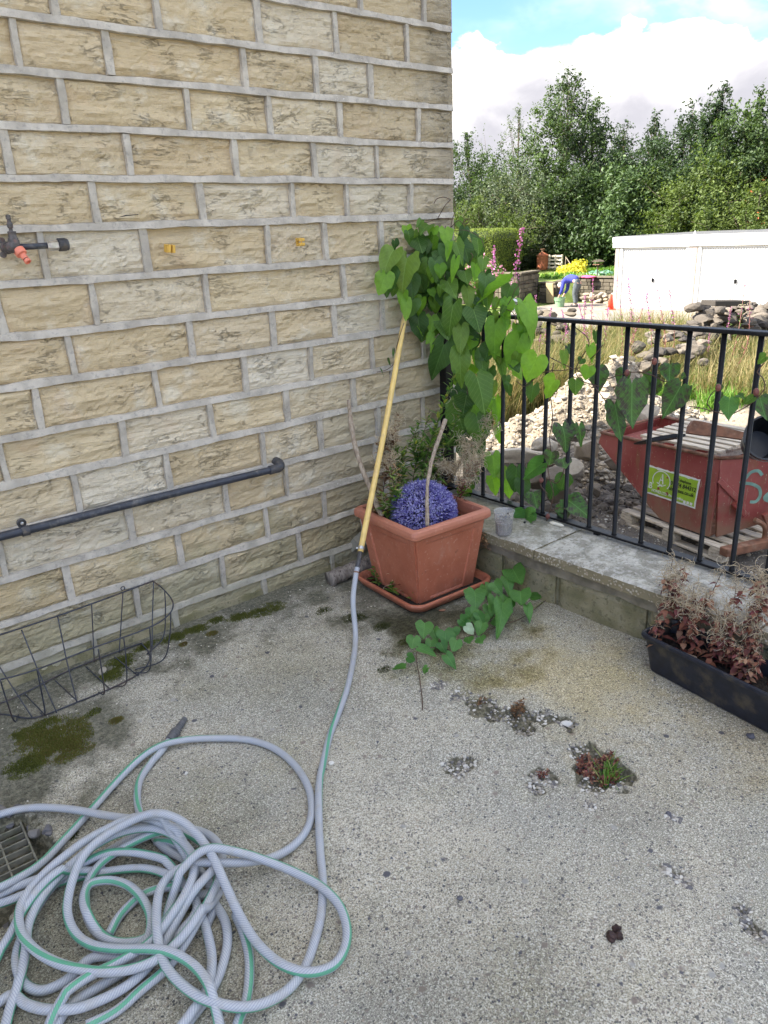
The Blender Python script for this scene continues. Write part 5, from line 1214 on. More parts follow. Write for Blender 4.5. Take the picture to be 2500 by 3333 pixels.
for pts in ([(455, 1185), (465, 1150), (480, 1100), (500, 1010), (480, 930), (470, 850), (485, 780), (480, 700), (495, 600), (485, 450), (500, 300)], [(475, 930), (520, 950), (550, 900), (560, 860)], [(480, 1100), (540, 1080)], [(370, 1160), (420, 1195), (455, 1185), (470, 1170)], [(470, 1010), (430, 960), (440, 920)], [(430, 870), (500, 850), (550, 840)]):
    vs(lv, pts, -.135, .0021, cvf=c5)
for (x, y) in ((435, 935), (470, 1130)):
    A = onv(*c5(x, y), -.14); mb = MB(); V, F = rock(A, (.008, .010, .014), 2, x, .3, 2); mb.add(V, F); mb.build('bud', M['petal_bud'], lv.t)
keep(lv.t)
# trailing runner on the patio
gv = Plant('ground_bindweed', 'fresh green bindweed shoot trailing over the concrete from the parapet past the planter', gz(1560, 2020))
GG = [(cg, (1310, 1280), (1365, 1385), 125, .10), (cg, (1270, 1340), (1290, 1420), 100, .08), (cg, (1355, 1420), (1360, 1515), 125, .08), (cg, (1400, 1510), (1420, 1588), 66, .05), (cg, (1425, 1450), (1500, 1448), 62, .05), (cg, (1190, 1370), (1235, 1430), 110, .08),
 (cg, (1065, 1420), (1075, 1505), 150, .08), (cg, (1240, 1500), (1235, 1655), 135, .07), (cg, (1185, 1470), (1175, 1560), 110, .06), (cg, (1290, 1480), (1250, 1540), 70, .04), (cg, (1130, 1380), (1160, 1450), 70, .05), (cg, (1010, 1560), (1060, 1590), 100, .04),
 (ch, (440, 110), (410, 140), 46, .05), (ch, (455, 130), (480, 175), 50, .04), (ch, (232, 170), (228, 222), 72, .06), (ch, (188, 225), (180, 268), 62, .05), (ch, (215, 270), (282, 296), 46, .05), (ch, (320, 205), (318, 245), 74, .05), (ch, (365, 238), (350, 280), 56, .04),
 (ch, (325, 300), (360, 345), 50, .035), (ch, (410, 180), (440, 208), 46, .08), (ch, (470, 170), (455, 210), 60, .04), (ch, (462, 225), (470, 245), 50, .03), (ch, (415, 225), (418, 246), 42, .03), (ch, (145, 345), (93, 352), 34, .02), (ch, (165, 305), (195, 320), 40, .03),
 (ch, (240, 350), (222, 375), 34, .02), (ch, (270, 195), (285, 240), 56, .03), (ch, (350, 190), (355, 225), 60, .03), (ch, (385, 150), (420, 170), 60, .04), (ch, (500, 95), (510, 140), 56, .04), (ch, (300, 250), (320, 285), 60, .02), (ch, (260, 240), (250, 290), 50, .02),
 (ch, (540, 150), (505, 165), 45, .03), (ch, (575, 60), (560, 100), 55, .05), (cg, (1010, 1600), (990, 1650), 90, .03), (cg, (1100, 1580), (1120, 1650), 110, .03)]
for i, (fn, a, t_, w, z) in enumerate(GG):
    sc_ = .5124 if fn is cg else .7836
    A = gz(*fn(*a), z+.012); gv.leaf('leaf_pale' if i == 20 else 'leaf_ground', A, gz(*fn(*t_), max(.008, z-.012)), w*sc_*mpp(A), tilt=.5)
stem(gv.t, [gz(*ch(735, 70), .02), gz(*ch(640, 140), .015), gz(*ch(560, 170), .012), gz(*ch(470, 200), .02), gz(*ch(380, 230), .02), gz(*ch(300, 260), .02), gz(*ch(210, 275), .03), gz(*ch(198, 310), .02), gz(*ch(210, 380), .012), gz(*ch(222, 470), .006), gz(*ch(225, 525), .004)], .0017)
stem(gv.t, [gz(*cg(1500, 1480), .02), gz(*cg(1420, 1520), .05), gz(*cg(1330, 1440), .06), gz(*cg(1280, 1340), .07), gz(*cg(1320, 1290), .09)], .0015, 'vine_green')
stem(gv.t, [gz(*cg(1330, 1440), .05), gz(*cg(1230, 1450), .05), gz(*cg(1120, 1500), .04), gz(*cg(1020, 1600), .03), gz(*ch(300, 230), .03)], .0015, 'vine_green')
stem(gv.t, [gz(*ch(210, 275), .03), gz(*ch(170, 290), .04), gz(*ch(150, 300), .03), gz(*ch(160, 330), .02), gz(*ch(150, 345), .02)], .001, 'vine_green')
keep(gv.t)

# ------------------------------------------------------------------ willowherb and other stalky plants
m_fol('willow_green', [(0, (.065, .15, .03)), (.5, (.12, .23, .045)), (.8, (.20, .31, .07)), (1, (.38, .38, .07))], .55, .3)
m_fol('willow_red', [(0, (.085, .035, .03)), (.35, (.17, .055, .045)), (.6, (.28, .12, .075)), (.85, (.42, .25, .15)), (1, (.26, .06, .09))], .6, .25, (1.3, .9, .8, 1))
m_fol('willow_brown', [(0, (.10, .055, .03)), (.5, (.22, .12, .06)), (1, (.36, .24, .13))], .7, .2, (1.2, 1, .8, 1))
m_fol('fluff', [(0, (.48, .38, .24)), (.5, (.62, .52, .36)), (1, (.74, .66, .50))], .8, .3, (1, 1, 1, 1))
m_fol('petals', [(0, (.30, .08, .22)), (.5, (.50, .17, .38)), (1, (.66, .34, .52))], .6, .3, (1.2, 1, 1.2, 1))
def lance(mb, p, d, L, w, t, droop=.4, R=np.random, curl=.0):
    """narrow leaf, three segments"""
    d = np.asarray(d, float); d /= np.linalg.norm(d); s_ = np.cross(d, [0, 0, 1.]); n_ = np.linalg.norm(s_)
    s_ = s_/n_ if n_ > .05 else np.array([1., 0, 0]); up = np.cross(s_, d)
    V = []; tt = (0, .3, .65, 1)
    ww = (.25, 1, .75, .02); q = np.array(p, float); dirn = d.copy()
    for i, (a, b) in enumerate(zip(tt, ww)):
        if i: 
            q = q+dirn*L*(tt[i]-tt[i-1]); dirn = dirn+np.array([0, 0, -droop])*.5+up*curl; dirn /= np.linalg.norm(dirn)
        V += [q-s_*w*b*.5, q+s_*w*b*.5]
    mb.add(V, [(0, 1, 3, 2), (2, 3, 5, 4), (4, 5, 7, 6)], t)
def curly(mb, p, L, R, t=None, r=.0006, n=7):
    d = R.normal(size=3); d[2] = abs(d[2])*.6; d /= np.linalg.norm(d); P = [np.array(p)]; ax = R.normal(size=3); ax /= np.linalg.norm(ax)
    for i in range(n):
        d = d+np.cross(ax, d)*R.uniform(.35, .7); d /= np.linalg.norm(d); P.append(P[-1]+d*L/n)
    P = np.array(P); V, F, uv = tube(P, r, 3, False); mb.add(V, F, R.rand() if t is None else t)
def stalk(name, label, base, tip, mat, n, L, w, fl=0, seed=0, group=None, branches=0, zone=(.15, 1), droop=.5, stem_mat='vine_stem', rr=.0022, petals=0, flL=.03, cat='plant', up=.5, flr=.0006, bend=.08, prune=1.):
    R = np.random.RandomState(seed); base = np.asarray(base, float); tip = np.asarray(tip, float); H = np.linalg.norm(tip-base)
    t = thing(name, label, cat, base, group); 
    o = R.normal(size=3)*H*bend; o[2] = 0
    P = resample([base, base*.6+tip*.4+o, tip], H/14); mb = MB(); at_(mb, P, np.linspace(rr, rr*.4, len(P)), 5)
    axes = [(P, 1.)]
    for b in range(branches):
        i = int(len(P)*R.uniform(.35, .8)); a = R.uniform(0, 6.28); e = P[i]+np.array([math.cos(a)*.35, math.sin(a)*.35, .85])*H*R.uniform(.15, .3)
        Q = resample([P[i], P[i]*.5+e*.5+np.array([0, 0, -.01]), e], H/14); at_(mb, Q, np.linspace(rr*.6, rr*.3, len(Q)), 4); axes.append((Q, .5))
    mb.build('stem', M[stem_mat], t, smooth=True)
    lb = MB(); fb = MB(); pb = MB(); nf = npt = 0
    for (Q, sc_) in axes:
        m_ = len(Q)-1
        for i in range(max(3, int(n*sc_))):
            f = zone[0]+(zone[1]-zone[0])*i/max(1, n*sc_); q = Q[min(m_, int(f*m_))]*(1-(f*m_) % 1)+Q[min(m_, int(f*m_)+1)]*((f*m_) % 1)
            a = i*2.4+R.uniform(-.4, .4); d = (math.cos(a), math.sin(a), R.uniform(up-.4, up+.4)); ll = L*(1-.55*f)*R.uniform(.6, 1.1)
            lance(lb, q, d, ll, w*(1-.4*f), min(1, max(0, R.uniform(0, 1))), droop*R.uniform(.3, 1.4), R, R.uniform(-.2, .3))
        for i in range(int(fl*sc_)):
            f = (1-R.rand()*.45)*m_*.999; q = Q[int(f)]*(1-f % 1)+Q[int(f)+1]*(f % 1); curly(fb, q+R.normal(size=3)*.006*(H/.4), flL*R.uniform(.6, 1.3), R, r=flr); nf += 1
        for i in range(int(petals*sc_)):
            f = 1-R.rand()**1.2*.40; g_ = f*m_*.999; q = Q[int(g_)]*(1-g_ % 1)+Q[int(g_)+1]*(g_ % 1); a = R.uniform(0, 6.28); d = np.array([math.cos(a), math.sin(a), R.uniform(-.2, .4)]); e = q+d*H*.030*R.uniform(.3, 1.5)*(1.5-f*1.2)
            for k in range(2): 
                u = R.normal(size=3); u /= np.linalg.norm(u); v = np.cross(u, d); s_ = H*.0075*R.uniform(.5, 1.2); pb.add([e-u*s_, e+v*s_, e+u*s_, e-v*s_], [(0, 1, 2, 3)], R.rand()); npt += 1
    if lb.n: lb.build('foliage', M[mat], t, kind='stuff')
    if nf: fb.build('seed_fluff', M['fluff'], t, kind='stuff')
    if npt: pb.build('petals', M['petals'], t, kind='stuff')
    keep(t); return t
ORD = 'first second third fourth fifth sixth seventh eighth ninth tenth eleventh twelfth thirteenth fourteenth fifteenth sixteenth'.split()
def inpot(u, v, z=.30): return PL([(u, v, z)])[0]
def pottip(x, y, u, v, dd=.0): return dep(x, y, pd(inpot(u, v))+dd)
pt = [('tallest leafy green willowherb rising from the planter in front of the railing post', (.10, .08), (1482, 1212), 'willow_green', 60, .085, .022, 4),
      ('green willowherb stem left of the tall one with a yellowing lower leaf', (.02, .12), (1400, 1330), 'willow_green', 70, .085, .016, 6),
      ('green willowherb stem directly behind the purple ball', (.05, .10), (1345, 1390), 'willow_green', 70, .08, .016, 10),
      ('bushy green willowherb stem behind the upright stick', (.09, .10), (1440, 1400), 'willow_green', 74, .085, .016, 10),
      ('dried brown willowherb with pale curled seed threads crossing the yellow tube', (-.11, .12), (1300, 1350), 'willow_brown', 54, .06, .018, 170),
      ('short withered brown stalk beside the left driftwood stick', (-.15, .10), (1262, 1400), 'willow_brown', 50, .055, .018, 80),
      ('dried willowherb tangle of fluffy threads at the right rim of the planter', (.15, .05), (1540, 1440), 'willow_brown', 44, .055, .015, 220),
      ('withered reddish stalk with threads at the right corner of the planter', (.16, -.01), (1575, 1480), 'willow_red', 40, .045, .015, 160),
      ('rust coloured stalk between the ball and the right rim of the planter', (.12, .0), (1520, 1520), 'willow_red', 36, .04, .014, 40),
      ('upright green willowherb with narrow pale leaves between the ball and the wall', (-.03, .13), (1370, 1370), 'willow_green', 70, .085, .017, 10),
      ('tall green willowherb crowding the post beside the dried tangle', (.13, .12), (1500, 1330), 'willow_green', 70, .085, .018, 10),
      ('leaning green and brown stalk with thin threads near the bars right of the planter', (.15, .12), (1625, 1380), 'willow_green', 26, .045, .009, 130)]
for i, (lab, (u, v), (x, y), mt, n, L, w, fl) in enumerate(pt):
    stalk('willowherb', lab, inpot(u, v), pottip(x, y, u, v), mt, n, L, w, fl, 50+i, 'willowherb stalks in the planter', branches=0 if i == 0 else 2, zone=(.45, 1) if i == 0 else (.1, 1), up=.9 if i == 0 else .5, flL=.05, flr=.0008)
for i, (u, v) in enumerate(sorted((RL.uniform(-.15, .16), RL.uniform(.02, .15)) for _ in range(15))):
    q = inpot(u, v)
    stalk('willowherb', 'low willowherb shoot behind the ball, %s from the left rim of the planter' % ORD[i], q, q+np.array([RL.uniform(-.04, .04), RL.uniform(-.04, .04), RL.uniform(.14, .28)]), RL.choice(['willow_green', 'willow_green', 'willow_brown']), 34, .075, .015, 14, 90+i, 'low willowherb shoots in the planter', branches=1)
# drooping dry shoot over the right rim
q0 = PL([(.19, -.06, .372)])[0]; P_ = [q0, dep(1555, 1705, pd(q0)-.01), dep(1572, 1740, pd(q0)-.01), dep(1590, 1790, pd(q0)-.005)]
t = thing('dry_shoot', 'dry golden shoot hanging down over the right rim of the planter', 'plant', q0)
mb = MB(); at_(mb, resample(P_, .01), .0011, 5); mb.build('stem', M['vine_stem'], t); mb = MB(); R = np.random.RandomState(4)
for p in resample(P_, .007): 
    for k in range(2): lance(mb, p, R.normal(size=3), R.uniform(.012, .03), .009, R.uniform(.6, 1), .8, R, .4)
mb.build('foliage', M['willow_brown'], t, kind='stuff'); keep(t)
# seedlings in the saucer
for i, (x, y, tx, ty, lab) in enumerate(((1232, 1905, 1250, 1770, 'tallest willowherb seedling in the saucer, with curling pods'), (1213, 1890, 1232, 1860, 'reddish small seedling at the left end of the saucer'), (1282, 1930, 1275, 1888, 'tiny seedling in the middle of the saucer'), (1308, 1938, 1315, 1870, 'dark red seedling standing close to the planter side'), (1345, 1955, 1362, 1885, 'green seedling with drooping leaves at the near corner of the saucer'))):
    b = gz(x, y, .017); T = dep(tx, ty, pd(b))
    stalk('seedling', lab, b, T, 'willow_red' if i in (1, 3) else 'willow_green', 14+10*(i == 0), .052, .018, 3+4*(i == 0), 30+i, 'seedlings in the saucer', stem_mat='vine_green', rr=.0014, zone=(.0, .9), flL=.055, flr=.0008)
# plants in the trough
tp_ = [(.05, .06, 2190, 1810, 'spindly willowherb with dusty pink leaves at the left end of the trough'), (.10, .12, 2215, 1840, 'reddish willowherb just right of the leftmost one in the trough'), (.13, .05, 2260, 1900, 'short bushy withered willowherb near the front edge of the trough'),
       (.20, .12, 2360, 1840, 'tall dark stalk with drooping red leaves in the middle of the trough'), (.22, .05, 2330, 1980, 'low bush of orange brown leaves in the middle of the trough'), (.27, .10, 2400, 1850, 'wiry stalk with pale threads behind the middle of the trough'),
       (.31, .05, 2440, 1960, 'leaning stalk with rust red leaves towards the right of the trough'), (.33, .13, 2470, 1830, 'fluffy topped willowherb at the right back of the trough'), (.37, .06, 2490, 1920, 'leafy crimson stalk at the right edge of the photo in the trough'), (.42, .12, 2540, 1830, 'tall dry willowherb beyond the right edge')]
for i, (u, v, x, y, lab) in enumerate(tp_):
    b = TR([(u, v, .10)])[0]
    if i == 9: lab = 'tallest dry willowherb at the far right end of the trough'
    stalk('dead_willowherb', lab, b, dep(x, y, pd(b)+.03), 'willow_red', 20, .050, .022, 48, 60+i, 'withered willowherb in the trough', branches=3, zone=(.02, .85), droop=1.5, up=0., flL=.055, flr=.0008)
for i, (u, v) in enumerate(sorted((RL.uniform(.03, .5), RL.uniform(.03, .15)) for _ in range(16))):
    b = TR([(u, v, .10)])[0]
    stalk('dead_willowherb', 'short withered red shoot, %s from the left end of the trough' % ORD[i], b, b+np.array([RL.uniform(-.03, .03), RL.uniform(-.03, .03), RL.uniform(.07, .17)]), 'willow_red', 13, .040, .018, 8, 200+i, 'short withered shoots in the trough', droop=1.5, up=0., branches=1)
# weeds in the broken concrete
m_fol('grass_green', [(0, (.07, .16, .02)), (.6, (.14, .28, .04)), (1, (.42, .40, .18))], .5, .35)
def weed(name, label, cx_, cy_, rpx, n, mt, L, w, seed, blades=0, hz=.02):
    R = np.random.RandomState(seed); c = gz(cx_, cy_, -.01); r = rpx*mpp(c); t = thing(name, label, 'weed', (c[0], c[1], zp(c[0], c[1])))
    mb = MB()
    for i in range(n):
        a = R.uniform(0, 6.28); q = r*math.sqrt(R.rand()); x, y = c[0]+q*math.cos(a), c[1]+q*math.sin(a); p = np.array([x, y, zp(x, y)+R.uniform(0, hz)])
        for k in range(4): lance(mb, p, R.normal(size=3)*np.array([1, 1, .5])+np.array([0, 0, .5]), L*R.uniform(.6, 1.2), w, R.rand(), .3, R, .2)
    mb.build('foliage', M[mt], t, kind='stuff')
    if blades:
        mb = MB()
        for i in range(blades):
            b = gz(cx_+R.uniform(.1, .75)*rpx, cy_+R.uniform(-.3, .55)*rpx, 0); lance(mb, (b[0], b[1], zp(b[0], b[1])), (R.normal()*.5+.25, R.normal()*.5, R.uniform(.4, 1)), R.uniform(.03, .085), .0035, R.rand(), .5, R)
        mb.build('blades', M['grass_green'], t, kind='stuff')
    keep(t); return t
weed('stonecrop', 'round clump of dark red weed with a tuft of bright grass in the concrete', 1950, 2495, 72, 120, 'willow_red', .014, .006, 1, 80)
weed('stonecrop', 'small orange-brown tuft growing in the gravel filled crack', 1688, 2310, 22, 34, 'willow_brown', .013, .005, 2, 0, .035)
weed('stonecrop', 'tiny tan tuft at the left of the gravel filled crack', 1568, 2290, 12, 12, 'willow_brown', .010, .004, 3)
weed('stonecrop', 'flat crimson weed in the small pocket left of the grassy clump', 1768, 2530, 20, 20, 'willow_red', .008, .004, 4)
# moss
m_fol('moss', [(0, (.035, .042, .012)), (.4, (.075, .088, .018)), (.75, (.14, .155, .03)), (1, (.15, .10, .035))], .9, .15)
_mx = np.linspace(-3.4, -.3, 700); _my = np.linspace(-2, .05, 460); _a, _b = np.meshgrid(_mx, _my, indexing='ij'); _p = np.stack([_a, _b, 0*_a], -1)
mn = Grid(_mx, _my, .75*fbm(_p*24, 3, 4))
def moss(label, blobs, seed, dens=15000):
    R = np.random.RandomState(seed); mb = MB()
    for (x, y, rx_, ry_, tb) in blobs:
        c = gz(x, y); k = mpp(c); a_, b_ = rx_*k, ry_*k*1.9
        n = int(dens*a_*b_*60); 
        for i in range(n):
            an = R.uniform(0, 6.28); q = math.sqrt(R.rand()); X, Y = c[0]+q*a_*math.cos(an), c[1]+q*b_*math.sin(an)
            g_ = mn(X, Y)
            if R.rand() < q**1.5*1.1-.05+g_: continue
            Y = min(Y, -.012); z = zp(X, Y); h = .003+.008*(1-q)*R.rand(); d = R.normal(size=2)*.0022; s_ = .0016
            mb.add([(X-s_, Y, z-.001), (X+s_, Y+s_*.5, z-.001), (X+d[0], Y+d[1], z+h)], [(0, 1, 2)], min(1, max(0, tb+R.uniform(-.25, .25))))
    tag(mb.build('moss', M['moss'], None, kind='stuff'), label, 'moss')
moss('green moss cushions along the foot of the stone wall', [(870, 1985, 75, 26, .6), (780, 2010, 55, 20, .55), (700, 2020, 40, 16, .5), (640, 2050, 55, 18, .6), (560, 2080, 55, 18, .55), (480, 2105, 50, 16, .6), (400, 2160, 60, 30, .55), (360, 2200, 40, 24, .6), (690, 2065, 22, 9, .9), (600, 2100, 18, 9, .95)], 1)
moss('olive moss patches on the damp concrete by the drain', [(150, 2360, 85, 26, .6), (190, 2345, 55, 20, .7), (80, 2490, 70, 38, .5), (60, 2400, 30, 15, .6), (220, 2430, 90, 50, .8), (160, 2400, 150, 70, .75), (300, 2320, 30, 14, .5), (160, 2450, 60, 30, .75), (380, 2345, 28, 12, .9), (230, 2720, 30, 14, .1)], 2)
moss('thin dark moss under the saucer rim and behind the hose', [(1160, 2010, 50, 22, .25), (1250, 2040, 40, 16, .2), (1060, 1990, 50, 18, .3), (1250, 2180, 28, 12, .15), (1320, 2090, 30, 12, .35)], 3, 9000)
# ------------------------------------------------------------------ the ground beyond the parapet
G0 = -1.3
Yh = gx(1712, 800, 22.0)[1]; Ya = gx(1688, 930, 19.66)[1]; Yb = gx(1750, 930, 21.3)[1]; Yw1 = gx(1756, 950, 21.25)[1]; Yw0 = gx(1812, 950, 21.25)[1]; Yr = gx(1836, 940, 22.5)[1]; Yl = gx(1846, 950, 22.5)[1]
MX, MY = 5.55, 2.95
def smst(x, a, b): t = np.clip((x-a)/(b-a), 0, 1); return t*t*(3-2*t)
def ground_h(X, Y):
    P = np.stack([X, Y, 0*X], -1)
    d = np.hypot((X-MX)/1.75, (Y-MY)/1.42)+.10*fbm(P*1.1, 5, 3)
    h = 1.08*np.clip(1-d, 0, 1)**.85*(1+.22*fbm(P*2.6, 8, 4))
    d2 = np.hypot((X-4.3)/1.0, (Y-3.3)/.8); h = np.maximum(h, .45*np.clip(1-d2, 0, 1)*(1+.4*fbm(P*3, 2, 3)))
    z = G0+np.maximum(h, 0)+.035*fbm(P*1.2, 1, 4)*(X > .3)*(1-smst(X, 14, 15))
    # spoil bank with rough grass behind the pale heap
    bank = .12*smst(X, 8, 9.5)*(1-smst(X, 12.0, 13.5))*smst(Y, 1, 2.4)*(1+.4*fbm(P*.8, 4, 3)); z = z+bank
    # garden terrace behind its little walls
    terr = np.maximum(smst(X, 22.55, 22.6)*smst(Y, 12.2, 12.3), np.maximum(smst(X, 21.35, 21.4)*smst(Y, Yw0, Yw0+.05), smst(X, 19.7, 19.75)*smst(Y, Yb+.1, Yb+.15)*1.0))
    return z+terr*.78+smst(X, 34, 60)*.6
xs = np.unique(np.concatenate([[-900, -300, -60, -12, -2, -.06], np.arange(0, 9.5, .06), np.arange(9.5, 26, .22), [21.35, 21.4, 22.55, 22.6, 19.7, 19.75], np.arange(26, 60, 1.5), [80, 140, 300, 900]]))
ys = np.unique(np.concatenate([[-900, -300, -60, -15, -4], np.arange(-3, 7.5, .06), np.arange(7.5, 26, .22), np.arange(26, 60, 1.5), [80, 140, 300, 900]]))
GX, GY = np.meshgrid(xs, ys, indexing='ij'); GZ = ground_h(GX, GY); I = np.arange(GX.size).reshape(GX.shape)
Fq = np.stack([I[:-1, :-1], I[1:, :-1], I[1:, 1:], I[:-1, 1:]], -1).reshape(-1, 4)
m, nt = newmat('site_ground'); p = pos(nt); P = sep(nt, p)
n = noise(nt, p, 2.2, 6, .6)
c = mix(nt, ss(nt, n, .35, .65), (.25, .205, .15, 1), (.38, .325, .25, 1))
c = mix(nt, ma(nt, 'MULTIPLY', ss(nt, noise(nt, p, 14, 6, .7), .48, .64), .6), c, (.24, .20, .155, 1))
c = mix(nt, ma(nt, 'MULTIPLY', ss(nt, noise(nt, p, 40, 5, .7), .55, .65), .7), c, (.50, .46, .40, 1))
dk = ma(nt, 'MULTIPLY', ss(nt, P[0], 5.0, 3.6), ss(nt, P[2], -.9, -1.15)); c = mix(nt, ma(nt, 'MULTIPLY', dk, .75), c, (.11, .10, .09, 1))
far = ss(nt, P[0], 13, 14.5); c = mix(nt, far, c, mix(nt, ss(nt, noise(nt, p, 3, 5), .35, .65), (.14, .20, .05, 1), (.24, .30, .08, 1)))
finish(nt, pbsdf(nt, c, .95, ma(nt, 'ADD', noise(nt, p, 16, 7, .7), noise(nt, p, 60, 4)), 1., .03, spec=.15)); M['site'] = m
MB().add(np.stack([GX, GY, GZ], -1).reshape(-1, 3), Fq).build('site_ground', M['site'], smooth=True, kind='structure')
gh = Grid(xs, ys, GZ)
V = [(14.9, 2, G0+.035), (20.6, 2, G0+.035), (20.6, 13.2, G0+.035), (22.5, 13.2, G0+.035), (21.3, 15.7, G0+.035), (17.2, 15.7, G0+.035), (15.4, 12.5, G0+.035)]
V2 = V+[(x, y, z-.12) for x, y, z in V]; n = len(V)
MB().add(V2, [tuple(range(n))]+[(i, n+i, n+(i+1) % n, (i+1) % n) for i in range(n)]).build('driveway', M['drive'], kind='structure')

# rubble on the heap
m_t('rubble_pale', [(0, (.28, .23, .17)), (.3, (.40, .34, .26)), (.6, (.50, .45, .37)), (.8, (.17, .145, .115)), (1, (.36, .29, .20))], .95, 26, .8, .01, .2)
m_t('rubble_dark', [(0, (.075, .066, .057)), (.5, (.14, .12, .098)), (1, (.23, .195, .155))], .95, 22, .8, .01, .2)
m_t('wall_stone', [(0, (.06, .052, .04)), (.5, (.105, .09, .068)), (1, (.17, .145, .105))], .95, 14, .8, .01, .2)
def scatter(name, label, cat, n, fn, smin, smax, mat, seed, sub=1, tt=None, pw=5.):
    R = np.random.RandomState(seed); mb = MB(); k = 0
    while k < n:
        x, y = fn(R); s = smin+(smax-smin)*R.rand()**pw
        mb.add(*rock((x, y, gh(x, y)+s*.2), (s*R.uniform(.8, 1.4), s*R.uniform(.7, 1.1), s*R.uniform(.45, .8)), sub, seed*1000+k % 400, .5, 8), R.rand() if tt is None else tt(R)); k += 1
    return tag(mb.build(name, mat, None, kind='stuff'), label, cat)
def heap(R): a = R.uniform(0, 6.28); q = math.sqrt(R.rand()); return MX+1.75*q*math.cos(a), MY+1.42*q*math.sin(a)
scatter('heap_rubble', 'pale crumbled stone and clay rubble covering the spoil heap', 'rubble', 13000, heap, .005, .065, M['rubble_pale'], 1)
scatter('site_rubble', 'loose pale stones strewn over the building plot', 'rubble', 3200, lambda R: (R.uniform(2.2, 9.5), R.uniform(-1.2, 6.5)), .007, .045, M['rubble_pale'], 2)
scatter('dark_rubble', 'dark grey broken stones round the foot of the spoil heap', 'rubble', 1500, lambda R: (R.normal(3.95, .35), R.normal(2.0, .55)), .015, .085, M['rubble_dark'], 3)
scatter('dark_rubble', 'dark slaty stones in the hollow left of the spoil heap', 'rubble', 500, lambda R: (R.normal(4.9, .5), R.normal(4.75, .3)), .02, .10, M['rubble_dark'], 4)
scatter('site_gravel', 'grey gravel under and around the pallets and the red skip', 'gravel', 4200, lambda R: (R.uniform(1.6, 4.2), R.uniform(-1.6, 2.0)), .006, .022, M['pebble'], 6, tt=lambda R: R.uniform(.1, .8))
for i, (x, y, z, s, mt, t_, lab) in enumerate((
    (1822, 1580, -1.0, (.24, .19, .21), 'rubble_dark', .8, 'largest brown-grey boulder at the foot of the heap beside the skip'), (1935, 1590, -1.1, (.09, .08, .08), 'rubble_dark', .9, 'small grey stone right of the largest boulder'),
    (1740, 1560, -1.0, (.17, .12, .12), 'rubble_dark', .6, 'grey boulder left of the largest boulder behind the bindweed'), (2095, 1345, -.65, (.24, .17, .15), 'rubble_pale', .3, 'smooth tan boulder on the heap above the skip rim'),
    (1690, 1475, -.95, (.30, .15, .10), 'rubble_pale', .55, 'flat cream boulder on the left slope of the heap'), (1765, 1450, -.8, (.15, .12, .09), 'rubble_pale', .5, 'cream block of rubble in the middle of the left slope'),
    (1905, 1465, -.75, (.13, .09, .16), 'rubble_pale', .25, 'upright buff stone on the heap left of the skip'), (1880, 1420, -.7, (.11, .08, .05), 'rubble_dark', .6, 'dark flat slab sticking out of the heap left of the skip'),
    (2005, 1500, -.95, (.16, .10, .10), 'rubble_dark', .7, 'grey stone overhanging the hollow beside the skip'), (2130, 1390, -.8, (.30, .14, .10), 'rubble_dark', .35, 'long dark lump behind the rim of the skip'),
    (1960, 1290, -.5, (.13, .10, .08), 'rubble_pale', .4, 'buff stone high on the heap between two bars'), (1920, 1310, -.6, (.10, .09, .06), 'rubble_pale', .6, 'pale chunk near the top left edge of the heap'),
    (1860, 1530, -.85, (.10, .12, .12), 'rubble_pale', .65, 'white-flecked stone above the largest boulder'), (1725, 1410, -.9, (.12, .09, .08), 'rubble_dark', .8, 'grey stone on the left shoulder of the heap'),
    (2470, 1120, -1.0, (.28, .24, .16), 'rubble_pale', .62, 'white boulder in the dry grass at the right edge'))):
    c = gz(x, y, z); mb = MB(); V, F = rock(c, np.array(s)*1.12, 4 if s[0] > .15 else 3, 40+i, .45, 10); mb.add(V, F, t_); tag(mb.build('boulder', M[mt], None), lab, 'boulder', 'boulders on the building plot')

# ------------------------------------------------------------------ the red skip on its pallets
skip = thing('tipping_skip', 'battered red steel tipping skip with torn green company sign, full of timber', 'skip', (3.9, .8, -1.14))
A0 = np.array([3.344, .241]); zT, zB = -.432, -1.145
L0 = np.array([3.43, 1.471]); C0_ = np.array([4.02, -.16]); D0_ = np.array([4.62, .05]); E0_ = np.array([4.62, 1.50])
# long side plane: from A0 to L0. front toe slants back towards the base
def side(p, q, f): return p*(1-f)+q*f
u01 = (L0-A0)/np.linalg.norm(L0-A0)
n01 = np.array([u01[1], -u01[0]])   # outward normal, towards the camera side
if np.dot(n01, A0-CC[:2]) > 0: n01 = -n01
w_ = .92
inn = -n01
def SP(a, z, dpt=0): xy = A0+u01*a+inn*dpt; return np.array([xy[0], xy[1], z])
LT = float(np.linalg.norm(L0-A0)); toe = [(0, zT), (LT, zT-.0), (LT+.06, zT-.13), (LT-.60, zB+.12), (LT-.72, zB), (0, zB)]
LT = float(np.linalg.norm(L0-A0))
prof = [SP(0, zT), SP(LT, zT), SP(LT+.03, zT-.10), SP(.62, zB+.10), SP(.50, zB+.02), SP(.02, zB)]
th = .03
def plate(name, pts, nrm, thk, mat, par, bev=0):
    pts = np.array(pts, float); nrm = np.array(nrm, float); n = len(pts); V = np.vstack([pts, pts-nrm*thk])
    mb = MB(); mb.add(V, [tuple(range(n)), tuple(range(2*n-1, n-1, -1))]+[(i, n+i, n+(i+1) % n, (i+1) % n) for i in range(n)]); return mb.build(name, mat, par)
N3 = np.array([n01[0], n01[1], 0])
plate('side_panel', prof, N3, th, M['skip'], skip)
prof2 = [p-N3*w_ for p in prof]; plate('side_panel', prof2, N3, th, M['skip'], skip)
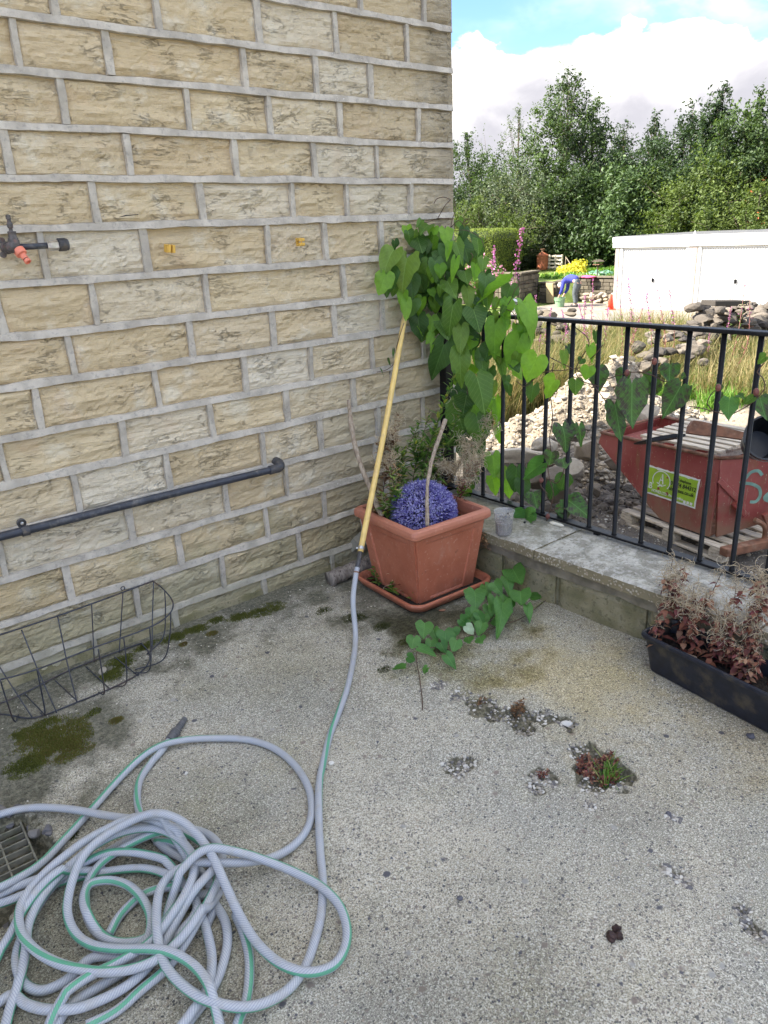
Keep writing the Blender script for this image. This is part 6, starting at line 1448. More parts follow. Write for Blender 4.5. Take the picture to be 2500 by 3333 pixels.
# sloping toe and floor
def quad(name, a, b, c, d, mat, thk=.02):
    nn = np.cross(np.array(b)-a, np.array(d)-a); nn /= np.linalg.norm(nn); return plate(name, [a, b, c, d], nn, thk, mat, skip)
quad('toe_plate', prof[2]-N3*.004, prof[2]-N3*(w_-.004), prof[3]-N3*(w_-.004), prof[3]-N3*.004, M['skip'])
quad('toe_lip', prof[1]-N3*.004, prof[1]-N3*(w_-.004), prof[2]-N3*(w_-.004), prof[2]-N3*.004, M['skip'])
quad('floor_plate', prof[4]-N3*.004, prof[4]-N3*(w_-.004), prof[5]-N3*(w_-.004), prof[5]-N3*.004, M['rust'])
# angled face with the graffiti
B0 = SP(0, 0)[:2]; fdir = np.array([.80, -.60]); fdir /= np.linalg.norm(fdir); 
fz = [np.array([*B0, zT]), np.array([*(B0+fdir*.66), zT+.0]), np.array([*(B0+fdir*.66), zT-.34]), np.array([*(B0+fdir*.42), zB+.10]), np.array([*(B0+fdir*.05), zB])]
fn = np.array([-fdir[1], fdir[0], 0]); 
if np.dot(fn[:2], B0-CC[:2]) > 0: fn = -fn
plate('end_panel', fz, fn, th, M['skip'], skip)
e2 = B0+fdir*.66; bk_ = SP(.3, 0, w_)[:2]
plate('back_panel', [np.array([*e2, zT]), np.array([*bk_, zT]), np.array([*bk_, zB+.1]), np.array([*e2, zT-.34])], np.array([1, 0, 0.]), th, M['skip'], skip)
# rolled rim
mb = MB(); at_(mb, [prof[0]+[0, 0, .008], prof[1]+[0, 0, .008]], .017, 8); mb.build('rim', M['rust'], skip, smooth=True)
mb = MB(); at_(mb, [fz[0]+[0, 0, .008], fz[1]+[0, 0, .008]], .017, 8); mb.build('rim', M['rust'], skip, smooth=True)
mb = MB(); at_(mb, [prof2[0]+[0, 0, .008], prof2[1]+[0, 0, .008]], .017, 8); at_(mb, [prof[1]+[0, 0, .008], prof2[1]+[0, 0, .008]], .015, 8); mb.build('rim', M['rust'], skip, smooth=True)
def on_side(x, y, o=.003): # photograph pixel on the long side's plane
    d = ray(x, y); a3 = np.array([*A0, 0]); return CC+d*((a3-CC)@N3)/(d@N3)+N3*o
def on_end(x, y, o=.003):
    d = ray(x, y); a3 = np.array([*B0, 0]); return CC+d*((a3-CC)@fn)/(d@fn)+fn*o
# lifting arm, brace, rocker and pocket rails
def beam(name, a, b, w, h, mat=None):
    a = np.array(a, float); b = np.array(b, float); d = b-a; L = np.linalg.norm(d); d /= L; s_ = np.cross(d, [0, 0, 1]); s_ /= np.linalg.norm(s_); mb = MB(); mb.add(*obox((a+b)/2, d, s_, np.cross(s_, d), L/2, w/2, h/2, .004)); return mb.build(name, mat or M['skip'], skip)
def s6(x, y): return 1950+x*550/1659, 1300+y*550/1659
beam('stiffener', on_end(*s6(1175, 790), .012), on_end(*s6(1390, 1010), .012), .02, .05)
beam('bracket', on_end(*s6(1310, 1010), .04), on_end(*s6(1400, 1110), .04), .09, .05)
beam('lever', on_end(*s6(1580, 1090), .08), on_end(*s6(1640, 1260), .08), .05, .05)
pts = [on_end(*s6(x, y), .10) for x, y in ((1470, 1140), (1560, 1200), (1570, 1290), (1540, 1410))]
mb = MB(); at_(mb, resample(pts, .02), .022, 8); mb.build('rocker', M['rust'], skip)
beam('base_rail', gz(*s6(1220, 1500), -1.17), gz(*s6(1720, 1390), -1.17), .09, .07, M['rust'])
beam('base_rail', gz(*s6(1400, 1330), -1.17)+np.array([.1, .1, 0]), gz(*s6(1400, 1330), -1.17)+np.array([1.0, .4, 0]), .09, .07, M['rust'])
# company sign
sg = [on_side(*s6(x, y), .004) for x, y in ((468, 632), (998, 785), (945, 1075), (428, 905))]
def bil(u, v, o=0): a = sg[0]*(1-u)*(1-v)+sg[1]*u*(1-v)+sg[2]*u*v+sg[3]*(1-u)*v; return a+N3*o
R = np.random.RandomState(6)
def torn(u0, u1, v0, v1, n, amp, o):
    pts = [(u0+(u1-u0)*i/n, v0+abs(R.normal())*amp*(0 < i < n)) for i in range(n)]+[(u1-abs(R.normal())*amp*.3*(0 < i < 6), v0+(v1-v0)*i/6) for i in range(6)]+[(u1-(u1-u0)*i/n, v1-abs(R.normal())*amp*.6*(0 < i < n)) for i in range(n)]+[(u0, v1-(v1-v0)*i/6) for i in range(6)]
    return [bil(u, v, o) for u, v in pts]
sign = plate('sign', torn(0, 1, 0, 1, 22, .012, 0), N3, .002, M['sticker_white'], skip)
plate('sign_panel', torn(.025, .975, .055, .945, 22, .02, .002), N3, .001, M['sticker_green'], skip)
def text3(body, u, v, hgt, mat, name='sign_lettering', bold=.0, face='side'):
    cu = bpy.data.curves.new(name, 'FONT'); cu.body = body; cu.size = 1; cu.extrude = .002; cu.offset = bold; cu.resolution_u = 3; o = bpy.data.objects.new(name, cu)
    COL.objects.link(o); bpy.context.view_layer.update(); me = bpy.data.meshes.new_from_object(o.evaluated_get(bpy.context.evaluated_depsgraph_get())); COL.objects.unlink(o); bpy.data.objects.remove(o)
    me.name = name; k = len(me.vertices); co = np.zeros(k*3); me.vertices.foreach_get('co', co); co = co.reshape(-1, 3)
    W_ = np.linalg.norm(sg[1]-sg[0]); H_ = np.linalg.norm(sg[3]-sg[0])
    out = np.array([bil(u+x*hgt*.8*H_/W_, v-y*hgt, .004+z) for x, y, z in co]); me.vertices.foreach_set('co', out.ravel()); me.materials.clear(); me.materials.append(mat); me.update(); return link(name, me, skip)
text3('AB', .03, .78, .30, M['sticker_white']); text3('HOMES LTD', .175, .87, .135, M['sticker_white'])
text3('Telephone', .62, .26, .14, M['ink']); text3('01274 844312', .50, .45, .20, M['ink'], bold=.012); text3('abhomes.co.uk', .49, .63, .185, M['ink'], bold=.008)
text3('Find us online', .50, .86, .12, M['sticker_white'])
# emblem: open ring round a little house
def ringpts(cu, cv_, r, a0, a1, wd, n=26):
    W_ = np.linalg.norm(sg[1]-sg[0]); H_ = np.linalg.norm(sg[3]-sg[0]); mb = MB(); V = []
    for i in range(n+1):
        a = rad(a0+(a1-a0)*i/n)
        for rr in (r, r-wd): V.append(bil(cu+math.cos(a)*rr*H_/W_, cv_-math.sin(a)*rr, .0042))
    mb.add(V, [(2*i, 2*i+1, 2*i+3, 2*i+2) for i in range(n)]); return mb.build('emblem_ring', M['sticker_white'], skip)
ringpts(.33, .42, .34, -40, 210, .03)
def poly(pts, mat, name, o=.0043): plate(name, [bil(u, v, o) for u, v in pts], N3, .001, mat, skip)
for pts in ([(.33, .18), (.345, .18), (.375, .52), (.355, .52)], [(.33, .18), (.315, .30), (.285, .52), (.30, .52)], [(.25, .50), (.34, .56), (.34, .59), (.25, .53)], [(.42, .50), (.34, .60), (.34, .63), (.42, .53)], [(.31, .38), (.35, .38), (.35, .41), (.31, .41)], [(.27, .62), (.35, .54), (.36, .57), (.28, .65)]): poly(pts, M['sticker_white'], 'emblem_mark')
for u in (.80, .86, .92): poly([(u-.022, .83), (u+.022, .83), (u+.022, .92), (u-.022, .92)], M['sticker_white'], 'emblem_mark')
for (u, v, s_) in ((.30, .70, .03), (.47, .78, .035), (.43, .25, .02), (.66, .45, .012)): poly([(u-s_, v), (u, v-s_*1.7), (u+s_*.9, v+.02), (u-.01, v+s_*2)], M['skip'], 'torn_patch', .0046)
# graffiti letter
gp = [on_end(*s6(x, y), .004) for x, y in ((1600, 745), (1560, 700), (1490, 715), (1440, 770), (1390, 810), (1420, 820), (1500, 830), (1570, 870), (1580, 940), (1540, 1000), (1480, 1005))]
P_ = resample(gp, .01); T_ = np.gradient(P_, axis=0); T_ /= np.linalg.norm(T_, axis=1)[:, None]; B_ = np.cross(T_, fn); mb = MB(); V = np.stack([P_-B_*.014, P_+B_*.014, P_-B_*.014-fn*.002, P_+B_*.014-fn*.002], 1).reshape(-1, 3)
mb.add(V, [(4*i, 4*i+1, 4*i+5, 4*i+4) for i in range(len(P_)-1)]); mb.build('graffiti', M['graffiti'], skip)
gp = [on_end(*s6(x, y), .004) for x, y in ((1720, 900), (1660, 930), (1630, 970), (1690, 1000))]
P_ = resample(gp, .01); T_ = np.gradient(P_, axis=0); T_ /= np.linalg.norm(T_, axis=1)[:, None]; B_ = np.cross(T_, fn); mb = MB(); V = np.stack([P_-B_*.02, P_+B_*.02], 1).reshape(-1, 3); mb.add(V, [(2*i, 2*i+1, 2*i+3, 2*i+2) for i in range(len(P_)-1)]); mb.build('graffiti', M['graffiti'], skip)
keep(skip)
# pallet lying in the skip
ip = thing('timber_pallet', 'weathered wooden pallet lying level in the top of the red skip', 'pallet', (4.0, .8, zT-.02))
for i in range(7):
    a = SP(.10+i*.005, zT-.035, .12+i*.155); 
    mb = MB(); c_ = SP(.44, zT+.035+.004*i, .10+i*.118); mb.add(*obox(c_, (u01[0], u01[1], 0), (inn[0], inn[1], 0), (0, 0, 1), .40, .040, .011, .002)); mb.build('slat', M['pallet_wood'], ip)
for a in (.10, .44, .78):
    mb = MB(); c_ = SP(a, zT-.022, .46); mb.add(*obox(c_, (inn[0], inn[1], 0), (u01[0], u01[1], 0), (0, 0, 1), .42, .03, .045, .002)); mb.build('bearer', M['pallet_wood'], ip)
keep(ip)
t = tag(MB().add(*obox(SP(.13, zT-.01, .18)+np.array([.06, -.05, .02]), Vector((.75, -.6, .2)).normalized(), Vector((.6, .75, 0)).normalized(), (0, 0, 1), .26, .035, .01)).build('plank', M['driftwood'], None), 'short brown board poking out of the corner of the red skip', 'plank')
# rusty bucket plate behind and black tub
rb = thing('rusty_digger_bucket', 'rusty curved steel bucket lying behind the pallet in the skip', 'bucket', (4.7, .7, -.4))
fp = [dep(*s6(x, y), 6.15) for x, y in ((880, 330), (890, 260), (930, 205), (1010, 215), (1140, 245), (1300, 290), (1480, 335), (1560, 360), (1560, 420), (1400, 390), (1200, 362), (1020, 350))]
plate('bucket_plate', fp, -CF*1., .06, M['rust'], rb)
fp = [dep(*s6(x, y), 6.0) for x, y in ((460, 395), (560, 365), (700, 342), (850, 335), (850, 365), (700, 380), (560, 410), (470, 410))]
plate('bucket_lip', fp, -CF*1., .3, M['iron'], rb); keep(rb)
tb = gz(*s6(1605, 500), zT); tbp = dep(*s6(1605, 410), 5.35)
tub = thing('black_bucket', 'black plastic builders bucket lying on the pallet in the skip', 'bucket', tbp)
mb = MB(); ax_ = Vector((-.55, -.45, .35)).normalized(); V, F = lathe([(.11, -.15), (.15, .12), (.163, .122), (.163, .14), (.150, .14), (.145, .12), (.10, -.13)], 28, tbp, ax_); mb.add(V, F[:-2]+F[-2:]); mb.build('shell', M['bucket_black'], tub, smooth=False)
mb = MB(); h1 = np.array(ax_); e1 = np.cross(h1, [0, 0, 1.]); e1 /= np.linalg.norm(e1); e2_ = np.cross(e1, h1)
at_(mb, [tbp+h1*.135+e1*.166*math.cos(a)-e2_*.166*math.sin(a)*.98-h1*.05*math.sin(a) for a in np.linspace(0, math.pi, 14)], .004, 6); mb.build('handle', M['brass'], tub); keep(tub)
# pallets under the skip
def pallet(lab, c_, ux, nslat=7, L=1.2, W=1.0, z=-1.285, grp='pallets on the gravel'):
    t = thing('wooden_pallet', lab, 'pallet', (c_[0], c_[1], z), grp); ux = np.array([ux[0], ux[1], 0.]); ux /= np.linalg.norm(ux); uy = np.array([-ux[1], ux[0], 0]); c_ = np.array([c_[0], c_[1], z])
    for s_ in (-1, 0, 1):
        mb = MB(); mb.add(*obox(c_+uy*s_*(W/2-.05)+Z3*.011, ux, uy, Z3, L/2, .05, .010, .002)); mb.build('runner', M['pallet_wood'], t)
        for q in (-1, 0, 1): mb = MB(); mb.add(*obox(c_+uy*s_*(W/2-.05)+ux*q*(L/2-.07)+Z3*.057, ux, uy, Z3, .07, .048, .035, .002)); mb.build('block', M['pallet_wood'], t)
        mb = MB(); mb.add(*obox(c_+ux*s_*(L/2-.07)+Z3*.102, ux, uy, Z3, .06, W/2, .009, .002)); mb.build('cross_board', M['pallet_wood'], t)
    for i in range(nslat):
        mb = MB(); mb.add(*obox(c_+uy*(-W/2+.05+i*(W-.1)/(nslat-1))+Z3*.122, ux, uy, Z3, L/2, .045, .009, .002)); mb.build('slat', M['pallet_wood'], t)
    keep(t); return t
pc1 = SP(.56, 0, .36)[:2]
pa, pb_ = gz(*s6(1215, 1480), -1.16)[:2], gz(*s6(215, 1090), -1.16)[:2]
pu = (pb_-pa); PLn = float(np.linalg.norm(pu)); pu /= PLn; pn = np.array([pu[1], -pu[0]]); pn = pn if pn[0] > 0 else -pn
pallet('grey wooden pallet carrying the red skip on the gravel', (pa+pb_)/2+pn*.5, pu, L=PLn, W=1.0)
# ------------------------------------------------------------------ rough grass and wild flowers
m_fol('dry_grass', [(0, (.06, .10, .025)), (.3, (.13, .16, .045)), (.5, (.24, .21, .09)), (.75, (.36, .29, .14)), (1, (.48, .41, .24))], .7, .4, (1.2, 1.1, .8, 1))
def grass(name, label, n, fn, h0, h1, mat, seed, w=.0036, lean=1.0, tt=None, cl=26):
    R = np.random.RandomState(seed); C_ = [fn(R) for _ in range(max(1, n//cl))]; C_ = np.array(C_); k = R.randint(len(C_), size=n)
    X = C_[k, 0]+R.normal(size=n)*.07; Y = C_[k, 1]+R.normal(size=n)*.07; Z = ground_h(X, Y)-.02
    H = R.uniform(h0, h1, n)*(.6+.7*((k*7919) % 97)/97.); a = R.uniform(0, 6.28, n); l = R.uniform(.05, lean, n)*H; dx_, dy_ = np.cos(a)*l, np.sin(a)*l
    b = a+1.57; W_ = w*R.uniform(.6, 1.4, n)*(1+.12*np.hypot(X-CC[0], Y-CC[1])/2); wx, wy = np.cos(b)*W_, np.sin(b)*W_
    P = [np.stack([X-wx, Y-wy, Z], -1), np.stack([X+wx, Y+wy, Z], -1), np.stack([X+dx_*.35-wx*.8, Y+dy_*.35-wy*.8, Z+H*.55], -1), np.stack([X+dx_*.35+wx*.8, Y+dy_*.35+wy*.8, Z+H*.55], -1), np.stack([X+dx_, Y+dy_, Z+H*.95], -1)]
    V = np.stack(P, 1).reshape(-1, 3); i = np.arange(n)*5; t_ = np.repeat(R.rand(n)*.6+.4*((k*104729) % 89)/89. if tt is None else tt(R, n), 5)
    mb = MB(); mb.add(V, np.stack([i, i+1, i+3, i+2], -1), t_); mb.F.append(np.stack([i+2, i+3, i+4], -1))
    return tag(mb.build(name, mat, None, kind='stuff'), label, 'grass')
def reg_(x0, x1, y0, y1): return lambda R: (R.uniform(x0, x1), R.uniform(y0, y1))
grass('dry_grass', 'tall straw coloured grass filling the plot behind the spoil heap', 24000, reg_(8.8, 13.6, 2.0, 7.6), .22, .62, M['dry_grass'], 1)
grass('dry_grass', 'mixed dry and green weeds along the middle of the plot', 22000, reg_(7.8, 13.0, 6.6, 11.5), .18, .50, M['dry_grass'], 2, tt=lambda R, n: R.rand(n)*.75)
grass('dry_grass', 'shaded tall grass standing left of the spoil heap behind the bindweed', 30000, lambda R: (R.uniform(5.2, 8.4), R.uniform(4.5, 8.6)), .45, 1.05, M['dry_grass'], 3, tt=lambda R, n: R.rand(n)*.8)
grass('dry_grass', 'straw coloured seed heads in front of the grey stone heap', 7000, reg_(12.6, 14.6, 4.5, 8.2), .30, .85, M['dry_grass'], 21)
grass('green_grass', 'fresh green grass tufts at the foot of the dry grass', 5200, reg_(8.2, 9.8, 2.6, 5.6), .12, .34, M['grass_green'], 4, w=.005)
grass('verge_grass', 'thin weeds along the edge of the pale driveway', 5000, reg_(13.6, 15.2, 4, 13), .10, .32, M['dry_grass'], 5, w=.006)
grass('lawn_grass', 'bright lawn grass on the garden terrace', 16000, lambda R: (R.uniform(22.8, 31), R.uniform(12.6, 19.5)), .06, .18, M['grass_green'], 6, w=.012)
scatter('plot_stones', 'grey stones half buried along the bank of the plot', 'rubble', 420, lambda R: (R.uniform(12.2, 14.2), R.uniform(4.5, 11)), .05, .22, M['rubble_dark'], 9, sub=2)
# rosebay willowherb
fw = [(1930, 905, 1965, 1110), (1885, 990, 1870, 1150), (2045, 905, 2075, 1100), (2110, 950, 2085, 1100), (1830, 1010, 1850, 1180), (1905, 960, 1890, 1120), (2140, 940, 2125, 1080), (2010, 905, 1995, 1110), (1795, 1000, 1760, 1170), (1745, 960, 1700, 1190), (1610, 800, 1600, 1120),
      (2430, 890, 2370, 1080), (2440, 910, 2400, 1075), (2105, 955, 2095, 1120), (1980, 1000, 1985, 1130), (1845, 1060, 1850, 1200), (1700, 740, 1640, 1100), (2180, 940, 2160, 1090), (2080, 1040, 2070, 1160), (2310, 1080, 2300, 1190), (1955, 1080, 1940, 1200), (2330, 1195, 2320, 1260), (1760, 1090, 1750, 1240), (2380, 1000, 2370, 1110)]
side_ = ['first', 'second', 'third']
fl_lab = ['purple flowered rosebay standing left of the garage in front of the orange cone', 'pink rosebay spike standing in front of the bent man', 'tall rosebay beside the left edge of the garage', 'slim rosebay in front of the left white garage door', 'leaning rosebay stem below the man and his bin', 'short bushy rosebay right of the bent man',
 'rosebay spike crossing the foot of the left garage door', 'rosebay with seeding stem between the man and the garage', 'magenta rosebay just left of the stone terrace wall', 'rosebay beside the top rail near the bindweed', 'pink rosebay next to the clipped hedge', 'tall seeded rosebay arching in front of the right garage door',
 'rosebay with a brown spire next to the arching one on the right', 'thin rosebay with few petals before the left garage door', 'rosebay half hidden behind the top rail left of the garage', 'low rosebay seen just under the top rail by the dark stones', 'highest rosebay poking above the bindweed by the house corner', 'faded rosebay right of the centre of the left garage door',
 'low rosebay among the dark stones under the top rail', 'low rosebay in the dry grass right of the dark stones', 'rosebay in the weeds directly under the top rail left of centre', 'lone pink rosebay low in the green grass at the right', 'rosebay in the shaded grass beside the bindweed leaves', 'rosebay beside the heap of grey stones on the right']
for i, (x, y, bx, by) in enumerate(fw):
    D_ = 9.5+(i*37 % 5)*.9
    # find the ground under the foot pixel's direction
    b = gz(bx, by, G0+.15)
    b = dep(bx, by, min(pd(b), 13.0)); g = gh(b[0], b[1]); tip = dep(x, y, pd(b)); b = np.array([b[0], b[1], g])
    stalk('rosebay_willowherb', fl_lab[i], b, tip, 'willow_green' if i % 3 else 'willow_red', 40, .16, .026, 14 if i in (11, 12) else 0, 300+i, 'rosebay willowherb on the plot', stem_mat='petal_bud', rr=.009, petals=(90 if i % 3 else 45) if i not in (11, 12, 7) else 14, zone=(.1, .85), flL=.09, flr=.0025, up=.3)
# heaps of stone
def stone_heap(label, spots, mat, seed, group=None, name='stone_heap'):
    R = np.random.RandomState(seed); c = np.mean([s[:3] for s in spots], axis=0); t = thing(name, label, 'stone heap', c, group)
    for i, (x, y, z, s) in enumerate(spots):
        mb = MB(); mb.add(*rock((x, y, z), (s*R.uniform(1, 1.7), s*R.uniform(.8, 1.1), s*R.uniform(.5, .8)), 2, seed*100+i, .35, 6), R.rand()); mb.build('stone', mat, t)
    keep(t)
R = np.random.RandomState(12); sp_ = []
for i in range(120):
    x, y = R.uniform(2250, 2560), R.uniform(985, 1100)
    top = 1075-min(1, max(0, (x-2080)/190.))*95-12*math.sin(x*.05)
    if y < top: continue
    c = dep(x, y, 15.3+R.uniform(-.3, .6)+(y-1050)*-.006); sp_.append((*c, R.uniform(.09, .21)))
stone_heap('heap of grey walling stones in front of the right garage door', sp_, M['rubble_dark'], 3)
sp_ = []
for i in range(46):
    x = R.uniform(2040, 2290); y = R.uniform(1055, 1200)
    if abs(x-2200)*.35+1055 > y+10: continue
    c = dep(x, y, 13.4-(y-1100)*.01); sp_.append((*c, R.uniform(.06, .17)))
stone_heap('dark tumbled stones seen between the bars under the middle of the top rail', sp_, M['rubble_dark'], 4)
sp_ = []
for i in range(26):
    x = R.uniform(1640, 1860); y = R.uniform(1010, 1120)
    c = dep(x, y, 13.8-(y-1060)*.01); sp_.append((*c, R.uniform(.06, .15)))
stone_heap('mossy stones beside the top rail left of the rosebay', sp_, M['wall_stone'], 5)
mb = MB(); a_, b_ = dep(2298, 986, 14.6), dep(2420, 985, 14.9); mb.add(*obox((a_+b_)/2, (b_-a_)/np.linalg.norm(b_-a_), np.cross([0, 0, 1.], (b_-a_)/np.linalg.norm(b_-a_)), Z3, .42, .2, .05, .01)); tag(mb.build('stone_slab', M['rubble_dark'], None), 'long flat stone slab on top of the grey stone heap', 'stone slab')

# ------------------------------------------------------------------ garages
gar = thing('garage_block', 'white prefabricated concrete garages with ribbed white doors and pebbledash piers', 'garage', (20.6, 9, G0))
GXf = 20.55; gl = 13.02; gr_ = 4.6; ztop = .70
mb = MB(); mb.add(*box((GXf+.12, gr_, G0), (GXf+5.4, gl-.02, ztop+.02))); mb.build('wall', M['pebbledash'], gar)
mb = MB(); mb.add(*box((GXf+.02, gr_-.1, ztop+.30), (GXf+5.5, gl+.05, ztop+.36))); mb.build('roof', M['roof_felt'], gar)
piers = [(12.86, 13.02), (10.06, 10.34), (7.30, 7.58), (4.6, 4.86)]
for a, b in piers: mb = MB(); mb.add(*bbox((GXf, a, G0), (GXf+.2, b, ztop), .01)); mb.build('pier', M['pebbledash'], gar)
for z0, z1, o in ((ztop+.002, ztop+.17, .02), (ztop+.172, ztop+.34, .05)): mb = MB(); mb.add(*bbox((GXf-o-.02, gr_-.1, z0), (GXf+.16, gl+.09, z1), .008)); mb.build('fascia_board', M['white_paint'], gar)
mb = MB(); mb.add(*lathe([(.045, 0), (.045, .03), (.02, .05), (.03, .08), (.005, .12)], 10, (GXf, 10.2, ztop+.34))); mb.build('finial', M['white_paint'], gar)
for (a, b) in ((10.34, 12.86), (7.58, 10.06), (4.86, 7.30)):
    for y0, y1 in ((a, a+.12), (b-.12, b)): mb = MB(); mb.add(*bbox((GXf+.02, y0+.002, G0), (GXf+.14, y1-.002, ztop-.0), .006)); mb.build('door_frame', M['white_paint'], gar)
    y0, y1 = a+.125, b-.125; n = 28; V = []; 
    for i in range(n*4+1):
        y = y0+(y1-y0)*i/(n*4); xo = (0, 0, .022, .022)[i % 4]; V += [(GXf+.06+xo, y, G0+.03), (GXf+.06+xo, y, ztop-.06)]
    mb = MB(); mb.add(V, [(2*i, 2*i+1, 2*i+3, 2*i+2) for i in range(n*4)]); mb.add(*box((GXf+.05, y0, ztop-.06), (GXf+.1, y1, ztop-.002)))
    d = mb.build('door', M['white_door'], gar)
    ym = y0+.48*(y1-y0); mb = MB(); mb.add(*bbox((GXf+.02, ym-.04, G0+.92), (GXf+.062, ym+.04, G0+1.02), .005)); mb.add(*bbox((GXf+.0, ym-.012, G0+.9), (GXf+.03, ym+.012, G0+1.04), .004)); h_ = mb.build('handle', M['iron'], None); h_.parent = d
keep(gar)
# red cone by the garage
cc_ = np.array([GXf-.5, 13.32, G0+.035]); cc_ = gx(1988, 998, GXf-.6); cc_[2] = G0+.035
cn = thing('traffic_cone', 'orange-red traffic cone standing at the left corner of the garages', 'traffic cone', cc_)
mb = MB(); mb.add(*bbox(cc_+[-.13, -.13, 0], cc_+[.13, .13, .03], .01)); mb.build('base', M['cone_red'], cn); mb = MB(); mb.add(*lathe([(.105, .03), (.035, .50), (.03, .51)], 18, cc_)); mb.build('cone', M['cone_red'], cn, smooth=True); keep(cn)

# ------------------------------------------------------------------ garden walls, terrace, wheelie bits
def drywall(label, p0, p1, z0, z1, thk, seed, course=.11, grp=None):
    p0 = np.array(p0, float); p1 = np.array(p1, float); d = p1-p0; L = np.linalg.norm(d); d = np.array([*(d/L), 0]); nrm = np.array([-d[1], d[0], 0])
    if np.dot(nrm[:2], p0-CC[:2]) > 0: nrm = -nrm
    c = np.array([*((p0+p1)/2), z0]); t = thing('stone_wall', label, 'wall', c, grp); R = np.random.RandomState(seed)
    mb = MB(); mb.add(*obox(np.array([*((p0+p1)/2), (z0+z1)/2])-nrm*(thk/2+.03), d, -nrm, Z3, L/2, thk/2, (z1-z0)/2-.01)); mb.build('wall_core', M['rubble_dark'], t)
    z = z0; k = 0
    while z < z1-.05:
        h = min(course*R.uniform(.8, 1.3), z1-z-.0); x = 0
        while x < L-.02:
            w = min(R.uniform(.16, .46), L-x); o = R.uniform(0, .03)
            mb = MB(); V, F = bbox((-w/2+.006, -.04, -h/2+.005), (w/2-.006, .04+o, h/2-.005), .014); V = V*(1+.0*V); V += .006*vn(V*20+k, seed)[:, None]
            mb.add(V@np.array([d, nrm, Z3])+np.array([*p0, 0])+d*(x+w/2)+Z3*(z+h/2), F, R.rand()); mb.build('stone', M['wall_stone'], t); x += w; k += 1
        z += h
    n = max(1, int(L/.6))
    for i in range(n): mb = MB(); mb.add(*obox(np.array([*p0, z1+.028])+d*(i+.5)*L/n-nrm*thk*.35, d, nrm, Z3, L/n/2-.006, thk*.55+.05, .03, .01), .9); mb.build('cope_stone', M['wall_stone'], t)
    keep(t); return t
drywall('dark garden wall of coursed stone below the clipped hedge', (19.62, Ya), (19.62, 21.6), G0, -.12, .3, 1, .16)
drywall('end of the hedge wall turning back towards the garden', (19.66, Ya-.02), (21.3, Yb), G0, -.13, .25, 5, .16)
drywall('low terrace wall with a tan slab leaning on it left of the bent man', (21.25, Yw0), (21.25, Yw1), G0, -.56, .25, 2, .14)
drywall('shadowy return of the terrace wall behind the man', (21.3, Yw0-.02), (22.5, Yr), G0, -.56, .2, 3, .14)
drywall('long low retaining wall between the man and the garages', (22.5, 12.3), (22.5, Yl), G0, -.42, .25, 4, .14)
mb = MB(); c_ = gx(1790, 962, 21.05); mb.add(*obox((c_[0], c_[1], G0+.40), (0, 1, 0), (1, 0, .12), (-.1, 0, 1), .17, .03, .36, .015), .5)
m_t('tan_slab', [(0, (.42, .32, .17)), (1, (.5, .38, .22))], .9, 8); tag(mb.build('stone_slab', M['tan_slab'], None), 'tan stone slab leaning upright on the low terrace wall', 'stone slab')
R = np.random.RandomState(4); sp_ = []
for i in range(70):
    x, y = R.uniform(1900, 2000), R.uniform(955, 992)
    c = gx(x, y, 21.6+R.uniform(0, .5)); sp_.append((*c, R.uniform(.06, .13)))
stone_heap('cream coloured stones stacked at the foot of the retaining wall beside the garages', sp_, M['rubble_pale'], 6)

# clipped hedge
m_fol('hedge_leaf', [(0, (.07, .10, .015)), (.5, (.15, .20, .03)), (.85, (.26, .31, .045)), (1, (.36, .38, .06))], .6, .25)
def leafcloud(mb, P, Nr, s, R, tlo=0, thi=1, flat=.6, el=1.5):
    """one leaf quad per point, roughly facing Nr"""
    n = len(P); A = R.normal(size=(n, 3)); Nn = Nr+R.normal(size=(n, 3))*flat; Nn /= np.linalg.norm(Nn, axis=1)[:, None]
    A -= Nn*np.sum(A*Nn, axis=1)[:, None]; A /= np.linalg.norm(A, axis=1)[:, None]+1e-9; B = np.cross(Nn, A); S = (s*R.uniform(.6, 1.4, n))[:, None]
    V = np.stack([P-A*S*el*.5, P+B*S*.4+Nn*S*.1, P+A*S*el*.5, P-B*S*.4+Nn*S*.1], 1).reshape(-1, 3); i = np.arange(n)*4
    t_ = np.asarray(tlo+(thi-tlo)*R.rand(n)) if np.isscalar(tlo) else np.clip(tlo, 0, 1)
    mb.add(V, np.stack([i, i+1, i+2, i+3], -1), np.repeat(t_, 4))
hd = thing('clipped_hedge', 'neatly clipped rounded hedge on top of the dark garden wall', 'hedge', (20.9, 18.4, -.1))
R = np.random.RandomState(8); hx0, hx1, hy0, hy1, hz0, hz1 = 19.95, 22.0, Yh, 22.4, -.12, 1.52
n = 34000; q = R.uniform(-1, 1, (n, 3)); ax_ = R.randint(3, size=n); sgn = np.where(R.rand(n) < .5, -1, 1); q[np.arange(n), ax_] = sgn; q = q/np.power(np.sum(np.abs(q)**7, axis=1), 1/7)[:, None]
q = q*np.array([(hx1-hx0)/2, (hy1-hy0)/2, (hz1-hz0)/2])+np.array([(hx0+hx1)/2, (hy0+hy1)/2, (hz0+hz1)/2]); q[:, 2] = np.maximum(q[:, 2], -.12)+.0
nr = (q-np.array([(hx0+hx1)/2, (hy0+hy1)/2, (hz0+hz1)/2]))/np.array([1, 2.5, .8]); nr /= np.linalg.norm(nr, axis=1)[:, None]
q = q+nr*(.03*fbm(q*3, 2, 3)+R.uniform(-.03, .02, n))[:, None]
mb = MB(); leafcloud(mb, q, nr, .034, R, 0, .8, .7); mb.build('foliage', M['hedge_leaf'], hd, kind='stuff')
m_plain('leaf_core', (.018, .028, .008), .95, .3)
